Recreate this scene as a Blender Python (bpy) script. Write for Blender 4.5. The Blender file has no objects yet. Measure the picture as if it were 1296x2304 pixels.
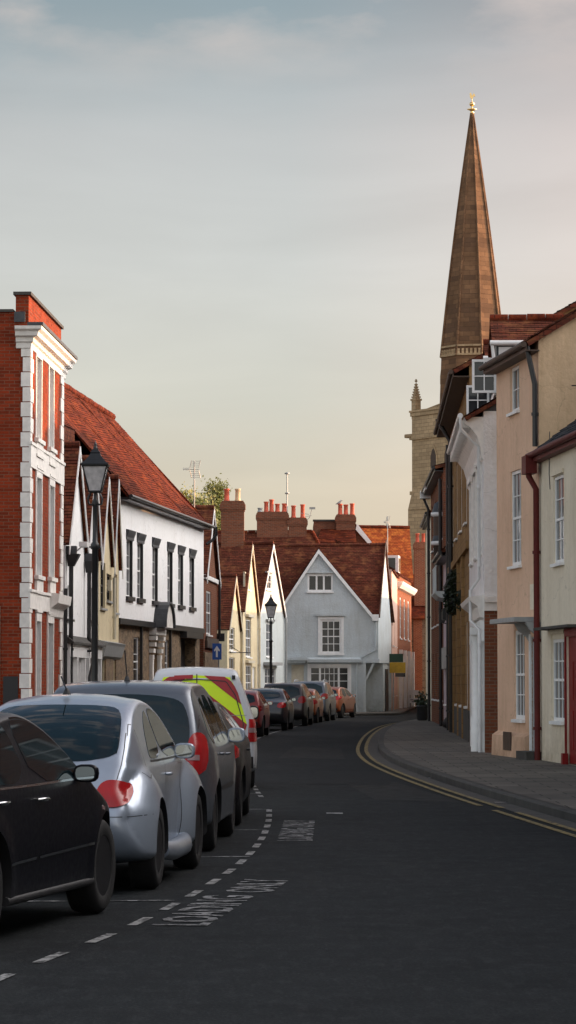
import bpy, bmesh, math, random
from mathutils import Vector, Matrix, geometry
from mathutils.bvhtree import BVHTree
random.seed(7)
S = bpy.context.scene
COL = S.collection
R = math.radians

# ------------------------------------------------------------------ camera
CAM = Vector((0, 0, 1.62)); FPX = 6500.0; PITCH = math.atan(383 / 6500)
cd = bpy.data.cameras.new("camera"); cam = bpy.data.objects.new("camera", cd); COL.objects.link(cam)
cam.location = CAM; cam.rotation_euler = (math.pi / 2 + PITCH, 0, 0)
cd.sensor_fit = 'HORIZONTAL'; cd.sensor_width = 36; cd.lens = 36 * FPX / 1296
cd.clip_start = 0.5; cd.clip_end = 3000
S.camera = cam

# ------------------------------------------------------------------ light
SUN_AZ = Vector((0.978, 0.208, 0)).normalized()      # from the right, slightly ahead
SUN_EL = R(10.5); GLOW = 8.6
sund = Vector((SUN_AZ.x * math.cos(SUN_EL), SUN_AZ.y * math.cos(SUN_EL), math.sin(SUN_EL)))
ld = bpy.data.lights.new("sun", 'SUN'); ld.energy = 5.0; ld.angle = R(0.6); ld.color = (1.0, 0.54, 0.26)
lo = bpy.data.objects.new("sun", ld); COL.objects.link(lo)
lo.rotation_euler = sund.to_track_quat('Z', 'Y').to_euler(); lo.location = (60, 20, 60)

W = bpy.data.worlds.new("World"); S.world = W; W.use_nodes = True
wt = W.node_tree; wt.nodes.clear()
def N(t, kind, **kw):
    n = t.nodes.new(kind)
    for k, v in kw.items():
        if k in n.inputs.keys(): n.inputs[k].default_value = v
        else: setattr(n, k, v)
    return n
sky = N(wt, 'ShaderNodeTexSky'); sky.sky_type = 'NISHITA'; sky.sun_disc = False
sky.sun_elevation = SUN_EL; sky.sun_rotation = math.atan2(SUN_AZ.x, SUN_AZ.y)
sky.air_density = 1.0; sky.dust_density = 1.2; sky.ozone_density = 1.2
tc = N(wt, 'ShaderNodeTexCoord')
sep = N(wt, 'ShaderNodeSeparateXYZ'); wt.links.new(tc.outputs['Generated'], sep.inputs[0])
# thin high cloud: stretched noise over a warm-to-grey veil
mp = N(wt, 'ShaderNodeMapping'); mp.inputs['Scale'].default_value = (5, 5, 26); mp.inputs['Rotation'].default_value = (R(2), R(7), 0)
wt.links.new(tc.outputs['Generated'], mp.inputs[0])
nz = N(wt, 'ShaderNodeTexNoise'); nz.inputs['Scale'].default_value = 1.6; nz.inputs['Detail'].default_value = 6; nz.inputs['Roughness'].default_value = 0.5
nz.inputs['Distortion'].default_value = 0.4
wt.links.new(mp.outputs[0], nz.inputs[0])
ramp = N(wt, 'ShaderNodeValToRGB'); wt.links.new(sep.outputs['Z'], ramp.inputs[0])
SKYVEIL = [(0.0, (4.7, 4.0, 2.9)), (0.067, (4.8, 4.25, 3.4)), (0.097, (4.75, 4.6, 4.05)), (0.143, (4.5, 4.5, 4.3)), (0.187, (3.85, 3.9, 3.85)), (0.23, (2.05, 2.5, 2.7)), (0.3, (1.5, 2.0, 2.6)), (0.45, (0.95, 1.4, 2.1)), (1.0, (0.6, 0.95, 1.5))]
els = ramp.color_ramp.elements
while len(els) > 1: els.remove(els[-1])
els[0].position = SKYVEIL[0][0]; els[0].color = (*[c / 8 for c in SKYVEIL[0][1]], 1)
for p, c in SKYVEIL[1:]:
    e = els.new(p); e.color = (*[k / 8 for k in c], 1)
up = N(wt, 'ShaderNodeVectorMath', operation='SCALE'); up.inputs['Scale'].default_value = 8.0
wt.links.new(ramp.outputs[0], up.inputs[0])
mr = N(wt, 'ShaderNodeMapRange'); mr.inputs['From Min'].default_value = 0.35; mr.inputs['From Max'].default_value = 0.7
mr.inputs['To Min'].default_value = 0.955; mr.inputs['To Max'].default_value = 1.05
wt.links.new(nz.outputs[0], mr.inputs[0])
vs = N(wt, 'ShaderNodeVectorMath', operation='SCALE'); wt.links.new(up.outputs[0], vs.inputs[0]); wt.links.new(mr.outputs[0], vs.inputs['Scale'])
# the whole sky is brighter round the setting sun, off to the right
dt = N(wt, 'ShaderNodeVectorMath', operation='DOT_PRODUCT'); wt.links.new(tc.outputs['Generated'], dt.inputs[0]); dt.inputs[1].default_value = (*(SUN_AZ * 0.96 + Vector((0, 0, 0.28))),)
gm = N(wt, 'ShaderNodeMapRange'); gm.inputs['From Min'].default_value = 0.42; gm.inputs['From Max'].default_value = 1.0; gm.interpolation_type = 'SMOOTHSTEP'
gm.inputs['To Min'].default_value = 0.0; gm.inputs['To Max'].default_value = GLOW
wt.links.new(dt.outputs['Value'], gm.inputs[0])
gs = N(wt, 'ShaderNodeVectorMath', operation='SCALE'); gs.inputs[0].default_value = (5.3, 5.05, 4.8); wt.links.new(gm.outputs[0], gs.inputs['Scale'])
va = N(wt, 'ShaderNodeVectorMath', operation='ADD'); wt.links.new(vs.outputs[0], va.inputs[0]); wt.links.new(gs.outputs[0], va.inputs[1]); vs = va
# the side towards the sunset is a little pinker
px_ = N(wt, 'ShaderNodeMapRange'); px_.inputs['From Min'].default_value = 0.0; px_.inputs['From Max'].default_value = 0.11; wt.links.new(sep.outputs['X'], px_.inputs[0])
pk = N(wt, 'ShaderNodeVectorMath', operation='SCALE'); pk.inputs[0].default_value = (0.95, 0.30, 0.12); wt.links.new(px_.outputs[0], pk.inputs['Scale'])
v3 = N(wt, 'ShaderNodeVectorMath', operation='ADD'); wt.links.new(vs.outputs[0], v3.inputs[0]); wt.links.new(pk.outputs[0], v3.inputs[1]); vs = v3
# pale fill added to the sky behind the viewpoint, to brighten facades facing it
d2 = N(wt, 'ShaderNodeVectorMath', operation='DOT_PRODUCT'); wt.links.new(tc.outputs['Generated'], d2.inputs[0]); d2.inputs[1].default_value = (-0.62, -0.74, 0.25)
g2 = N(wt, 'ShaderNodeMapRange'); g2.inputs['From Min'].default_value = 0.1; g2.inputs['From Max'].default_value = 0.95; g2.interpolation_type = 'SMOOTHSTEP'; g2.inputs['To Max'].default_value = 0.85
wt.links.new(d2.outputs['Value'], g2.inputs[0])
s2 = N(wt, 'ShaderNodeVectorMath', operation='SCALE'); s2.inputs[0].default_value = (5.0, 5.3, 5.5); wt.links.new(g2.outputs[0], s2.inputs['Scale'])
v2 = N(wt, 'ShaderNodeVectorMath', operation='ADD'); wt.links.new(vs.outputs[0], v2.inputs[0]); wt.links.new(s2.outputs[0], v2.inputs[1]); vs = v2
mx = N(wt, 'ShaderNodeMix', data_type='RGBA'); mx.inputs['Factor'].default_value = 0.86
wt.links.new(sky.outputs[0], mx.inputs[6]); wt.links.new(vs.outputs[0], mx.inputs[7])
# a few small puffs, pink with the low sun
mp2 = N(wt, 'ShaderNodeMapping'); mp2.inputs['Scale'].default_value = (6, 6, 15); mp2.inputs['Location'].default_value = (0.9, 0.0, 0.35)
wt.links.new(tc.outputs['Generated'], mp2.inputs[0])
nz2 = N(wt, 'ShaderNodeTexNoise'); nz2.inputs['Scale'].default_value = 1.5; nz2.inputs['Detail'].default_value = 7; nz2.inputs['Roughness'].default_value = 0.55
wt.links.new(mp2.outputs[0], nz2.inputs[0])
mr2 = N(wt, 'ShaderNodeMapRange'); mr2.inputs['From Min'].default_value = 0.5; mr2.inputs['From Max'].default_value = 0.68
wt.links.new(nz2.outputs[0], mr2.inputs[0])
mz = N(wt, 'ShaderNodeMapRange'); mz.inputs['From Min'].default_value = 0.2; mz.inputs['From Max'].default_value = 0.235; mz.inputs['To Max'].default_value = 0.75
wt.links.new(sep.outputs['Z'], mz.inputs[0])
mm = N(wt, 'ShaderNodeMath', operation='MULTIPLY'); wt.links.new(mr2.outputs[0], mm.inputs[0]); wt.links.new(mz.outputs[0], mm.inputs[1])
mx2 = N(wt, 'ShaderNodeMix', data_type='RGBA'); wt.links.new(mm.outputs[0], mx2.inputs['Factor'])
wt.links.new(mx.outputs[2], mx2.inputs[6]); mx2.inputs[7].default_value = (5.2, 4.4, 4.0, 1)
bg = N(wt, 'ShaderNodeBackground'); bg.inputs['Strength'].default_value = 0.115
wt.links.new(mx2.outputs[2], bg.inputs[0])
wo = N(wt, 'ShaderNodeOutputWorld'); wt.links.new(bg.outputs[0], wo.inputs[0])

S.view_settings.view_transform = 'Standard'; S.view_settings.look = 'None'
S.view_settings.exposure = 0.4; S.view_settings.gamma = 1.0; S.view_settings.use_curve_mapping = False

# ------------------------------------------------------------------ pixel -> world (survey helper)
def ray(px, py):
    c, s = math.cos(PITCH), math.sin(PITCH)
    a, b = (px - 648) / FPX, -(py - 1152) / FPX
    return Vector((a, c - s * b, s + c * b))
def at(px, py, Y):
    d = ray(px, py); return CAM + d * (Y / d.y)
def ground_at(px, py):
    d = ray(px, py); return CAM + d * (-CAM.z / d.z)

# ------------------------------------------------------------------ materials
M = {}
def newmat(name):
    m = bpy.data.materials.new(name); m.use_nodes = True
    t = m.node_tree; b = t.nodes['Principled BSDF']; M[name] = m
    return m, t, b
def coords(t, kind='Object', scale=(1, 1, 1)):
    c = t.nodes.new('ShaderNodeTexCoord'); mpn = t.nodes.new('ShaderNodeMapping')
    mpn.inputs['Scale'].default_value = scale
    t.links.new(c.outputs[kind], mpn.inputs[0]); return mpn.outputs[0]
def noise(t, vec, scale, detail=5, rough=0.55):
    n = t.nodes.new('ShaderNodeTexNoise'); n.inputs['Scale'].default_value = scale
    n.inputs['Detail'].default_value = detail; n.inputs['Roughness'].default_value = rough
    t.links.new(vec, n.inputs[0]); return n.outputs[0]
def rng(t, v, a, b, c, d):
    n = t.nodes.new('ShaderNodeMapRange')
    for k, x in zip(('From Min', 'From Max', 'To Min', 'To Max'), (a, b, c, d)): n.inputs[k].default_value = x
    t.links.new(v, n.inputs[0]); return n.outputs[0]
def mixc(t, f, a, b, mode='MIX'):
    n = t.nodes.new('ShaderNodeMix'); n.data_type = 'RGBA'; n.blend_type = mode
    if hasattr(f, 'is_linked'): t.links.new(f, n.inputs[0])
    else: n.inputs[0].default_value = f
    for s, i in ((a, 6), (b, 7)):
        if hasattr(s, 'is_linked'): t.links.new(s, n.inputs[i])
        else: n.inputs[i].default_value = (*s, 1)
    return n.outputs[2]
def bump(t, b, h, strength, dist):
    n = t.nodes.new('ShaderNodeBump'); n.inputs['Strength'].default_value = strength; n.inputs['Distance'].default_value = dist
    t.links.new(h, n.inputs['Height']); t.links.new(n.outputs[0], b.inputs['Normal'])

def plain(name, col, rough=0.6, metal=0.0, var=0.12, scale=6.0, coat=0.0, spec=0.5, bmp=0.0):
    m, t, b = newmat(name)
    v = coords(t); n = noise(t, v, scale)
    f = rng(t, n, 0.3, 0.7, 0, 1)
    c = mixc(t, f, [x * (1 - var) for x in col], [min(1, x * (1 + var)) for x in col])
    t.links.new(c, b.inputs['Base Color'])
    b.inputs['Roughness'].default_value = rough; b.inputs['Metallic'].default_value = metal
    b.inputs['Coat Weight'].default_value = coat; b.inputs['Coat Roughness'].default_value = 0.04
    b.inputs['Specular IOR Level'].default_value = spec
    if bmp: bump(t, b, noise(t, v, scale * 6), 0.5, bmp)
    return m
def render_wall(name, col, grime=(0.25, 0.22, 0.18), g=0.35, bscale=30, bd=0.006, streak=True):
    """painted or rendered wall: stains, streaks below, rough skin"""
    m, t, b = newmat(name)
    v = coords(t); vst = coords(t, 'Object', (1.6, 1.6, 0.22))
    n1 = noise(t, v, 0.55, 6, 0.62); n2 = noise(t, vst, 2.4, 5, 0.6); n3 = noise(t, v, 9, 4)
    f1 = rng(t, n1, 0.42, 0.72, 0, g); f2 = rng(t, n2, 0.5, 0.75, 0, g * 0.8)
    ad = t.nodes.new('ShaderNodeMath'); ad.operation = 'ADD'; t.links.new(f1, ad.inputs[0]); t.links.new(f2, ad.inputs[1])
    c0 = mixc(t, rng(t, n3, 0.3, 0.7, 0, 1), [x * 0.94 for x in col], [min(1, x * 1.04) for x in col])
    c = mixc(t, ad.outputs[0], c0, [col[i] * grime[i] * 2.2 for i in range(3)])
    sz = t.nodes.new('ShaderNodeSeparateXYZ'); t.links.new(v, sz.inputs[0])
    lo_ = rng(t, sz.outputs['Z'], 0.1, 1.1, 0.55, 0.0); n4 = rng(t, noise(t, v, 2.6, 6, 0.7), 0.35, 0.65, 0.2, 1.3)
    dm_ = t.nodes.new('ShaderNodeMath'); dm_.operation = 'MULTIPLY'; dm_.use_clamp = True; t.links.new(lo_, dm_.inputs[0]); t.links.new(n4, dm_.inputs[1])
    c = mixc(t, dm_.outputs[0], c, [col[i] * grime[i] * 1.6 for i in range(3)])
    ck = t.nodes.new('ShaderNodeTexVoronoi'); ck.feature = 'DISTANCE_TO_EDGE'; ck.inputs['Scale'].default_value = 0.6
    cv = t.nodes.new('ShaderNodeVectorMath'); cv.operation = 'ADD'; nc = t.nodes.new('ShaderNodeTexNoise'); nc.inputs['Scale'].default_value = 1.1; nc.inputs['Detail'].default_value = 5; t.links.new(v, nc.inputs[0])
    t.links.new(v, cv.inputs[0]); t.links.new(nc.outputs['Color'], cv.inputs[1]); t.links.new(cv.outputs[0], ck.inputs['Vector'])
    c = mixc(t, rng(t, ck.outputs['Distance'], 0.0, 0.006, 0.4, 0.0), c, [x * 0.4 for x in col])
    t.links.new(c, b.inputs['Base Color']); b.inputs['Roughness'].default_value = 0.85
    b.inputs['Specular IOR Level'].default_value = 0.25
    h = noise(t, v, bscale, 4, 0.6); h2 = noise(t, v, 1.3, 3)
    hh = t.nodes.new('ShaderNodeMath'); hh.operation = 'MULTIPLY_ADD'; t.links.new(h2, hh.inputs[0]); hh.inputs[1].default_value = 2.2; t.links.new(h, hh.inputs[2])
    bump(t, b, hh.outputs[0], 0.7, bd)
    return m
def brick(name, c1, c2, mortar, bw=0.225, rh=0.075, ms=0.011, bd=0.006, stain=0.3, off=0.5):
    m, t, b = newmat(name)
    uv = coords(t, 'UV'); ob = coords(t)
    n = t.nodes.new('ShaderNodeTexBrick'); t.links.new(uv, n.inputs['Vector'])
    n.inputs['Scale'].default_value = 1.0; n.inputs['Brick Width'].default_value = bw; n.inputs['Row Height'].default_value = rh
    n.inputs['Mortar Size'].default_value = ms; n.inputs['Mortar Smooth'].default_value = 0.3; n.inputs['Bias'].default_value = -0.1
    n.offset = off
    n.inputs['Color1'].default_value = (*c1, 1); n.inputs['Color2'].default_value = (*c2, 1); n.inputs['Mortar'].default_value = (*mortar, 1)
    big = noise(t, ob, 0.8, 6, 0.6); sm = noise(t, ob, 14, 3)
    c = mixc(t, rng(t, big, 0.38, 0.72, 0, stain), n.outputs['Color'], [x * 0.35 for x in c1])
    c = mixc(t, rng(t, sm, 0.3, 0.7, 0, 0.3), c, [min(1, x * 1.2) for x in c2])
    if 'tile' in name:
        pt = noise(t, coords(t, 'Object', (1, 1, 1.4)), 2.3, 5, 0.7)
        c = mixc(t, rng(t, pt, 0.5, 0.64, 0, 0.75), c, (c1[0] * 1.25, c1[1] * 1.8, c1[2] * 1.4))
        c = mixc(t, rng(t, noise(t, ob, 3.7, 4, 0.7), 0.56, 0.7, 0, 0.5), c, (0.05, 0.03, 0.018))
    t.links.new(c, b.inputs['Base Color']); b.inputs['Roughness'].default_value = 0.92; b.inputs['Specular IOR Level'].default_value = 0.06
    inv = t.nodes.new('ShaderNodeMath'); inv.operation = 'SUBTRACT'; inv.inputs[0].default_value = 1; t.links.new(n.outputs['Fac'], inv.inputs[1])
    hh = t.nodes.new('ShaderNodeMath'); hh.operation = 'MULTIPLY_ADD'; t.links.new(sm, hh.inputs[0]); hh.inputs[1].default_value = 0.6; t.links.new(inv.outputs[0], hh.inputs[2])
    bump(t, b, hh.outputs[0], 0.8, bd)
    return m
def flint(name, c1, c2, mortar):
    m, t, b = newmat(name); uv = coords(t, 'UV', (1, 1.5, 1))
    vo = t.nodes.new('ShaderNodeTexVoronoi'); vo.inputs['Scale'].default_value = 6; t.links.new(uv, vo.inputs['Vector'])
    ve = t.nodes.new('ShaderNodeTexVoronoi'); ve.feature = 'DISTANCE_TO_EDGE'; ve.inputs['Scale'].default_value = 6; t.links.new(uv, ve.inputs['Vector'])
    bw = t.nodes.new('ShaderNodeSeparateColor'); t.links.new(vo.outputs['Color'], bw.inputs[0])
    c = mixc(t, bw.outputs[0], c1, c2)
    e = rng(t, ve.outputs['Distance'], 0.0, 0.09, 0, 1)
    c = mixc(t, e, mortar, c)
    t.links.new(c, b.inputs['Base Color']); b.inputs['Roughness'].default_value = 0.85
    bump(t, b, e, 0.8, 0.012); return m
def paint(name, col, metal=0.0, rough=0.3, flake=0.0):
    m, t, b = newmat(name); v = coords(t)
    n = noise(t, v, 1.7, 5); d = noise(t, v, 25, 4)
    c = mixc(t, rng(t, n, 0.35, 0.75, 0, 0.25), col, [x * 0.75 + 0.002 for x in col])
    t.links.new(c, b.inputs['Base Color']); b.inputs['Metallic'].default_value = metal
    t.links.new(rng(t, d, 0.3, 0.75, rough, rough + 0.14), b.inputs['Roughness'])
    b.inputs['Coat Weight'].default_value = 0.1 if 'black' in name else 0.7; b.inputs['Specular IOR Level'].default_value = 0.18 if 'black' in name else 0.5; t.links.new(rng(t, d, 0.35, 0.8, 0.04, 0.16), b.inputs['Coat Roughness'])
    return m

brick('brick_red', (0.32, 0.048, 0.018), (0.15, 0.027, 0.013), (0.22, 0.11, 0.07), ms=0.009, stain=0.5)
brick('brick_brown', (0.25, 0.085, 0.045), (0.14, 0.055, 0.035), (0.20, 0.14, 0.10))
brick('brick_orange', (0.30, 0.09, 0.04), (0.2, 0.055, 0.03), (0.33, 0.24, 0.17))
brick('tile_red', (0.18, 0.03, 0.013), (0.065, 0.016, 0.010), (0.035, 0.018, 0.014), bw=0.17, rh=0.11, ms=0.013, bd=0.006, stain=0.9)
brick('tile_orange', (0.36, 0.085, 0.025), (0.20, 0.045, 0.018), (0.05, 0.02, 0.012), bw=0.17, rh=0.11, ms=0.009, bd=0.004, stain=0.6)
brick('tile_dark', (0.17, 0.046, 0.027), (0.075, 0.026, 0.018), (0.02, 0.013, 0.011), bw=0.17, rh=0.11, ms=0.009, bd=0.004, stain=0.8)
brick('slate', (0.055, 0.06, 0.07), (0.035, 0.038, 0.045), (0.015, 0.016, 0.018), bw=0.28, rh=0.18, ms=0.008, bd=0.004, stain=0.5)
brick('church_stone', (0.56, 0.40, 0.24), (0.40, 0.285, 0.17), (0.13, 0.105, 0.065), bw=0.6, rh=0.28, ms=0.012, bd=0.01, stain=0.6)
brick('spire_stone', (0.26, 0.145, 0.078), (0.12, 0.07, 0.045), (0.085, 0.06, 0.042), bw=0.85, rh=0.36, ms=0.012, bd=0.01, stain=0.7)
brick('ochre_stone', (0.33, 0.21, 0.095), (0.25, 0.15, 0.07), (0.17, 0.11, 0.06), bw=0.5, rh=0.26, ms=0.01, stain=0.55)
flint('flint', (0.26, 0.17, 0.095), (0.10, 0.07, 0.045), (0.28, 0.20, 0.12))
flint('rubble', (0.24, 0.17, 0.11), (0.10, 0.065, 0.045), (0.25, 0.18, 0.12))
render_wall('white_render', (0.86, 0.86, 0.86), g=0.14)
render_wall('white_roughcast', (0.78, 0.77, 0.77), g=0.3, bscale=16, bd=0.03)
render_wall('cream_render', (0.70, 0.60, 0.40), g=0.3)
render_wall('cream_pale', (0.76, 0.68, 0.54), g=0.32)
render_wall('blue_render', (0.53, 0.585, 0.61), g=0.35, bscale=14, bd=0.02)
render_wall('pale_blue_render', (0.58, 0.63, 0.63), g=0.25)
render_wall('peach_render', (0.74, 0.50, 0.35), g=0.32)
render_wall('peach_rough', (0.68, 0.49, 0.31), g=0.45, bscale=12, bd=0.02)
render_wall('dark_render', (0.14, 0.135, 0.13), g=0.3)
render_wall('pink_render', (0.62, 0.52, 0.56), g=0.25)
render_wall('pink_warm', (0.66, 0.46, 0.38), g=0.25)
render_wall('yellow_cream', (0.64, 0.56, 0.36), g=0.3)
plain('white_paint', (0.78, 0.78, 0.77), 0.5, var=0.06)
plain('white_stone', (0.74, 0.71, 0.67), 0.75, var=0.12, bmp=0.003)
plain('white_metal', (0.7, 0.7, 0.7), 0.35, var=0.06)
plain('grey_paint', (0.32, 0.33, 0.33), 0.55)
plain('cream_paint', (0.6, 0.55, 0.43), 0.5)
plain('lead', (0.038, 0.041, 0.047), 0.5, var=0.3, bmp=0.004)
plain('black_paint', (0.014, 0.014, 0.016), 0.38, var=0.25)
plain('black_iron', (0.01, 0.011, 0.013), 0.35, var=0.25)
plain('soffit_brown', (0.06, 0.035, 0.022), 0.6, var=0.3)
plain('maroon_paint', (0.10, 0.013, 0.011), 0.55, var=0.2, spec=0.25)
plain('red_door', (0.20, 0.010, 0.009), 0.5, var=0.2, spec=0.25)
plain('grey_door', (0.42, 0.46, 0.47), 0.45)
plain('dark_door', (0.012, 0.012, 0.014), 0.5)
plain('gold', (0.95, 0.62, 0.25), 0.3, metal=1.0)
plain('terracotta', (0.55, 0.10, 0.05), 0.75, var=0.25)
plain('buff_pot', (0.62, 0.42, 0.24), 0.75, var=0.15)
plain('galvanised', (0.35, 0.35, 0.34), 0.45, metal=0.6)
plain('lamp_glass', (0.52, 0.50, 0.50), 0.25, var=0.25, scale=9)
plain('kerb_stone', (0.05, 0.047, 0.042), 0.85, var=0.3, scale=2, bmp=0.004)
plain('rubber', (0.011, 0.011, 0.012), 0.75, var=0.3, scale=12)
plain('black_plastic', (0.016, 0.016, 0.018), 0.5, var=0.2)
plain('alloy', (0.05, 0.05, 0.055), 0.4, metal=0.8)
plain('tail_red', (0.40, 0.008, 0.01), 0.25, var=0.2, coat=0.25)
plain('tail_clear', (0.32, 0.2, 0.2), 0.12, coat=0.8)
plain('plate_yellow', (0.75, 0.5, 0.05), 0.4)
plain('chrome', (0.65, 0.65, 0.66), 0.15, metal=1.0)
plain('bark', (0.07, 0.05, 0.035), 0.9)
plain('hi_vis_yellow', (0.72, 0.98, 0.01), 0.45, var=0.04)
plain('hi_vis_red', (0.36, 0.016, 0.02), 0.35, var=0.1)
plain('sign_blue', (0.01, 0.09, 0.42), 0.4)
plain('sign_green', (0.012, 0.045, 0.025), 0.5)
plain('sign_yellow', (0.55, 0.32, 0.02), 0.5)
plain('sign_white', (0.75, 0.75, 0.75), 0.4)
plain('foliage_dark', (0.018, 0.03, 0.012), 0.6, var=0.5, scale=3)
plain('leaf_yellow', (0.24, 0.22, 0.035), 0.6, var=0.35, scale=0.6)
plain('leaf_green', (0.15, 0.16, 0.035), 0.6, var=0.35, scale=0.6)
paint('paint_silver', (0.40, 0.46, 0.55), 0.55, 0.30)
paint('paint_silver_dark', (0.24, 0.26, 0.30), 0.7, 0.28)
paint('paint_black', (0.0025, 0.0025, 0.006), 0.0, 0.3)
paint('paint_white', (0.62, 0.64, 0.67), 0.0, 0.3)
paint('paint_darkgrey', (0.035, 0.035, 0.042), 0.5, 0.3)
paint('paint_bluegrey', (0.135, 0.155, 0.185), 0.6, 0.3)
paint('paint_bronze', (0.07, 0.055, 0.055), 0.6, 0.3)
paint('paint_orange', (0.38, 0.09, 0.025), 0.5, 0.28)
paint('paint_red', (0.26, 0.018, 0.014), 0.2, 0.3)

def glass(name, a, b_, rough=0.04):
    m, t, b = newmat(name); v = coords(t)
    n = noise(t, v, 1.1, 3)
    oi = t.nodes.new('ShaderNodeObjectInfo'); c0 = mixc(t, rng(t, n, 0.4, 0.65, 0, 1), a, b_)
    t.links.new(mixc(t, rng(t, oi.outputs['Random'], 0.35, 0.9, 0, 0.8), c0, a), b.inputs['Base Color'])
    b.inputs['Roughness'].default_value = rough; b.inputs['IOR'].default_value = 1.5; b.inputs['Specular IOR Level'].default_value = 0.5
    return m
glass('pane_dark', (0.012, 0.013, 0.015), (0.035, 0.037, 0.04), 0.06)
glass('pane_curtain', (0.05, 0.055, 0.065), (0.17, 0.18, 0.20), 0.06)
glass('car_glass', (0.006, 0.014, 0.018), (0.010, 0.030, 0.038), 0.03)

# asphalt
m, t, b = newmat('asphalt'); v = coords(t)
n1 = noise(t, v, 0.18, 6, 0.6); n2 = noise(t, v, 45, 3, 0.7); n3 = noise(t, coords(t, 'Object', (1.2, 0.1, 1)), 1.2, 5, 0.6)
c = mixc(t, rng(t, n1, 0.3, 0.7, 0, 1), (0.008, 0.0105, 0.012), (0.016, 0.019, 0.0205))
c = mixc(t, rng(t, n3, 0.55, 0.72, 0, 0.55), c, (0.024, 0.026, 0.025))
c = mixc(t, rng(t, n2, 0.5, 0.7, 0, 0.75), c, (0.05, 0.054, 0.057))
c = mixc(t, rng(t, noise(t, v, 1.7, 6, 0.7), 0.42, 0.66, 0, 0.6), c, (0.006, 0.0075, 0.0085)); c = mixc(t, rng(t, noise(t, coords(t, 'Object', (1, 0.35, 1)), 9, 4, 0.75), 0.5, 0.68, 0, 0.6), c, (0.033, 0.036, 0.038))
vo = t.nodes.new('ShaderNodeTexVoronoi'); vo.inputs['Scale'].default_value = 0.55; vo.feature = 'DISTANCE_TO_EDGE'
dn = t.nodes.new('ShaderNodeMix'); dn.data_type = 'VECTOR'; dn.inputs[0].default_value = 0.12
nn = t.nodes.new('ShaderNodeTexNoise'); nn.inputs['Scale'].default_value = 1.6; t.links.new(v, nn.inputs[0])
t.links.new(v, dn.inputs[4]); t.links.new(nn.outputs['Color'], dn.inputs[5]); t.links.new(dn.outputs[1], vo.inputs['Vector'])
c = mixc(t, rng(t, vo.outputs['Distance'], 0.0, 0.012, 0.4, 0), c, (0.012, 0.012, 0.013))
t.links.new(c, b.inputs['Base Color']); t.links.new(rng(t, n1, 0.3, 0.7, 0.78, 0.92), b.inputs['Roughness']); b.inputs['Specular IOR Level'].default_value = 0.12
bump(t, b, n2, 0.6, 0.006)
# old strip by the kerb, bay asphalt
plain('asphalt_old', (0.062, 0.056, 0.05), 0.9, var=0.3, scale=3, bmp=0.004)
# paving
m, t, b = newmat('paving'); v = coords(t)
bk = t.nodes.new('ShaderNodeTexBrick'); t.links.new(coords(t, 'Object'), bk.inputs['Vector']); bk.inputs['Scale'].default_value = 1
bk.inputs['Brick Width'].default_value = 0.75; bk.inputs['Row Height'].default_value = 0.6; bk.inputs['Mortar Size'].default_value = 0.012
bk.inputs['Color1'].default_value = (0.17, 0.15, 0.125, 1); bk.inputs['Color2'].default_value = (0.115, 0.103, 0.087, 1); bk.inputs['Mortar'].default_value = (0.025, 0.023, 0.02, 1)
c = mixc(t, rng(t, noise(t, v, 0.7, 6, 0.65), 0.4, 0.7, 0, 0.6), bk.outputs['Color'], (0.04, 0.038, 0.036))
t.links.new(c, b.inputs['Base Color']); b.inputs['Roughness'].default_value = 0.85; b.inputs['Specular IOR Level'].default_value = 0.3
bump(t, b, noise(t, v, 20, 3), 0.4, 0.004)
def worn(name, col, keep):
    m, t, b = newmat(name); v = coords(t)
    n = noise(t, v, 9, 6, 0.75)
    c = mixc(t, rng(t, n, keep, keep + 0.08, 0, 1), (0.024, 0.026, 0.027), col)
    t.links.new(c, b.inputs['Base Color']); b.inputs['Roughness'].default_value = 0.8
worn('line_white', (0.30, 0.30, 0.295), 0.44)
worn('letter_white', (0.27, 0.27, 0.27), 0.46)
worn('line_yellow', (0.26, 0.19, 0.06), 0.42)
m, t, b = newmat('ground_mat'); v = coords(t)
t.links.new(mixc(t, noise(t, v, 0.2), (0.05, 0.05, 0.045), (0.08, 0.075, 0.06)), b.inputs['Base Color']); b.inputs['Roughness'].default_value = 0.95

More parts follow.
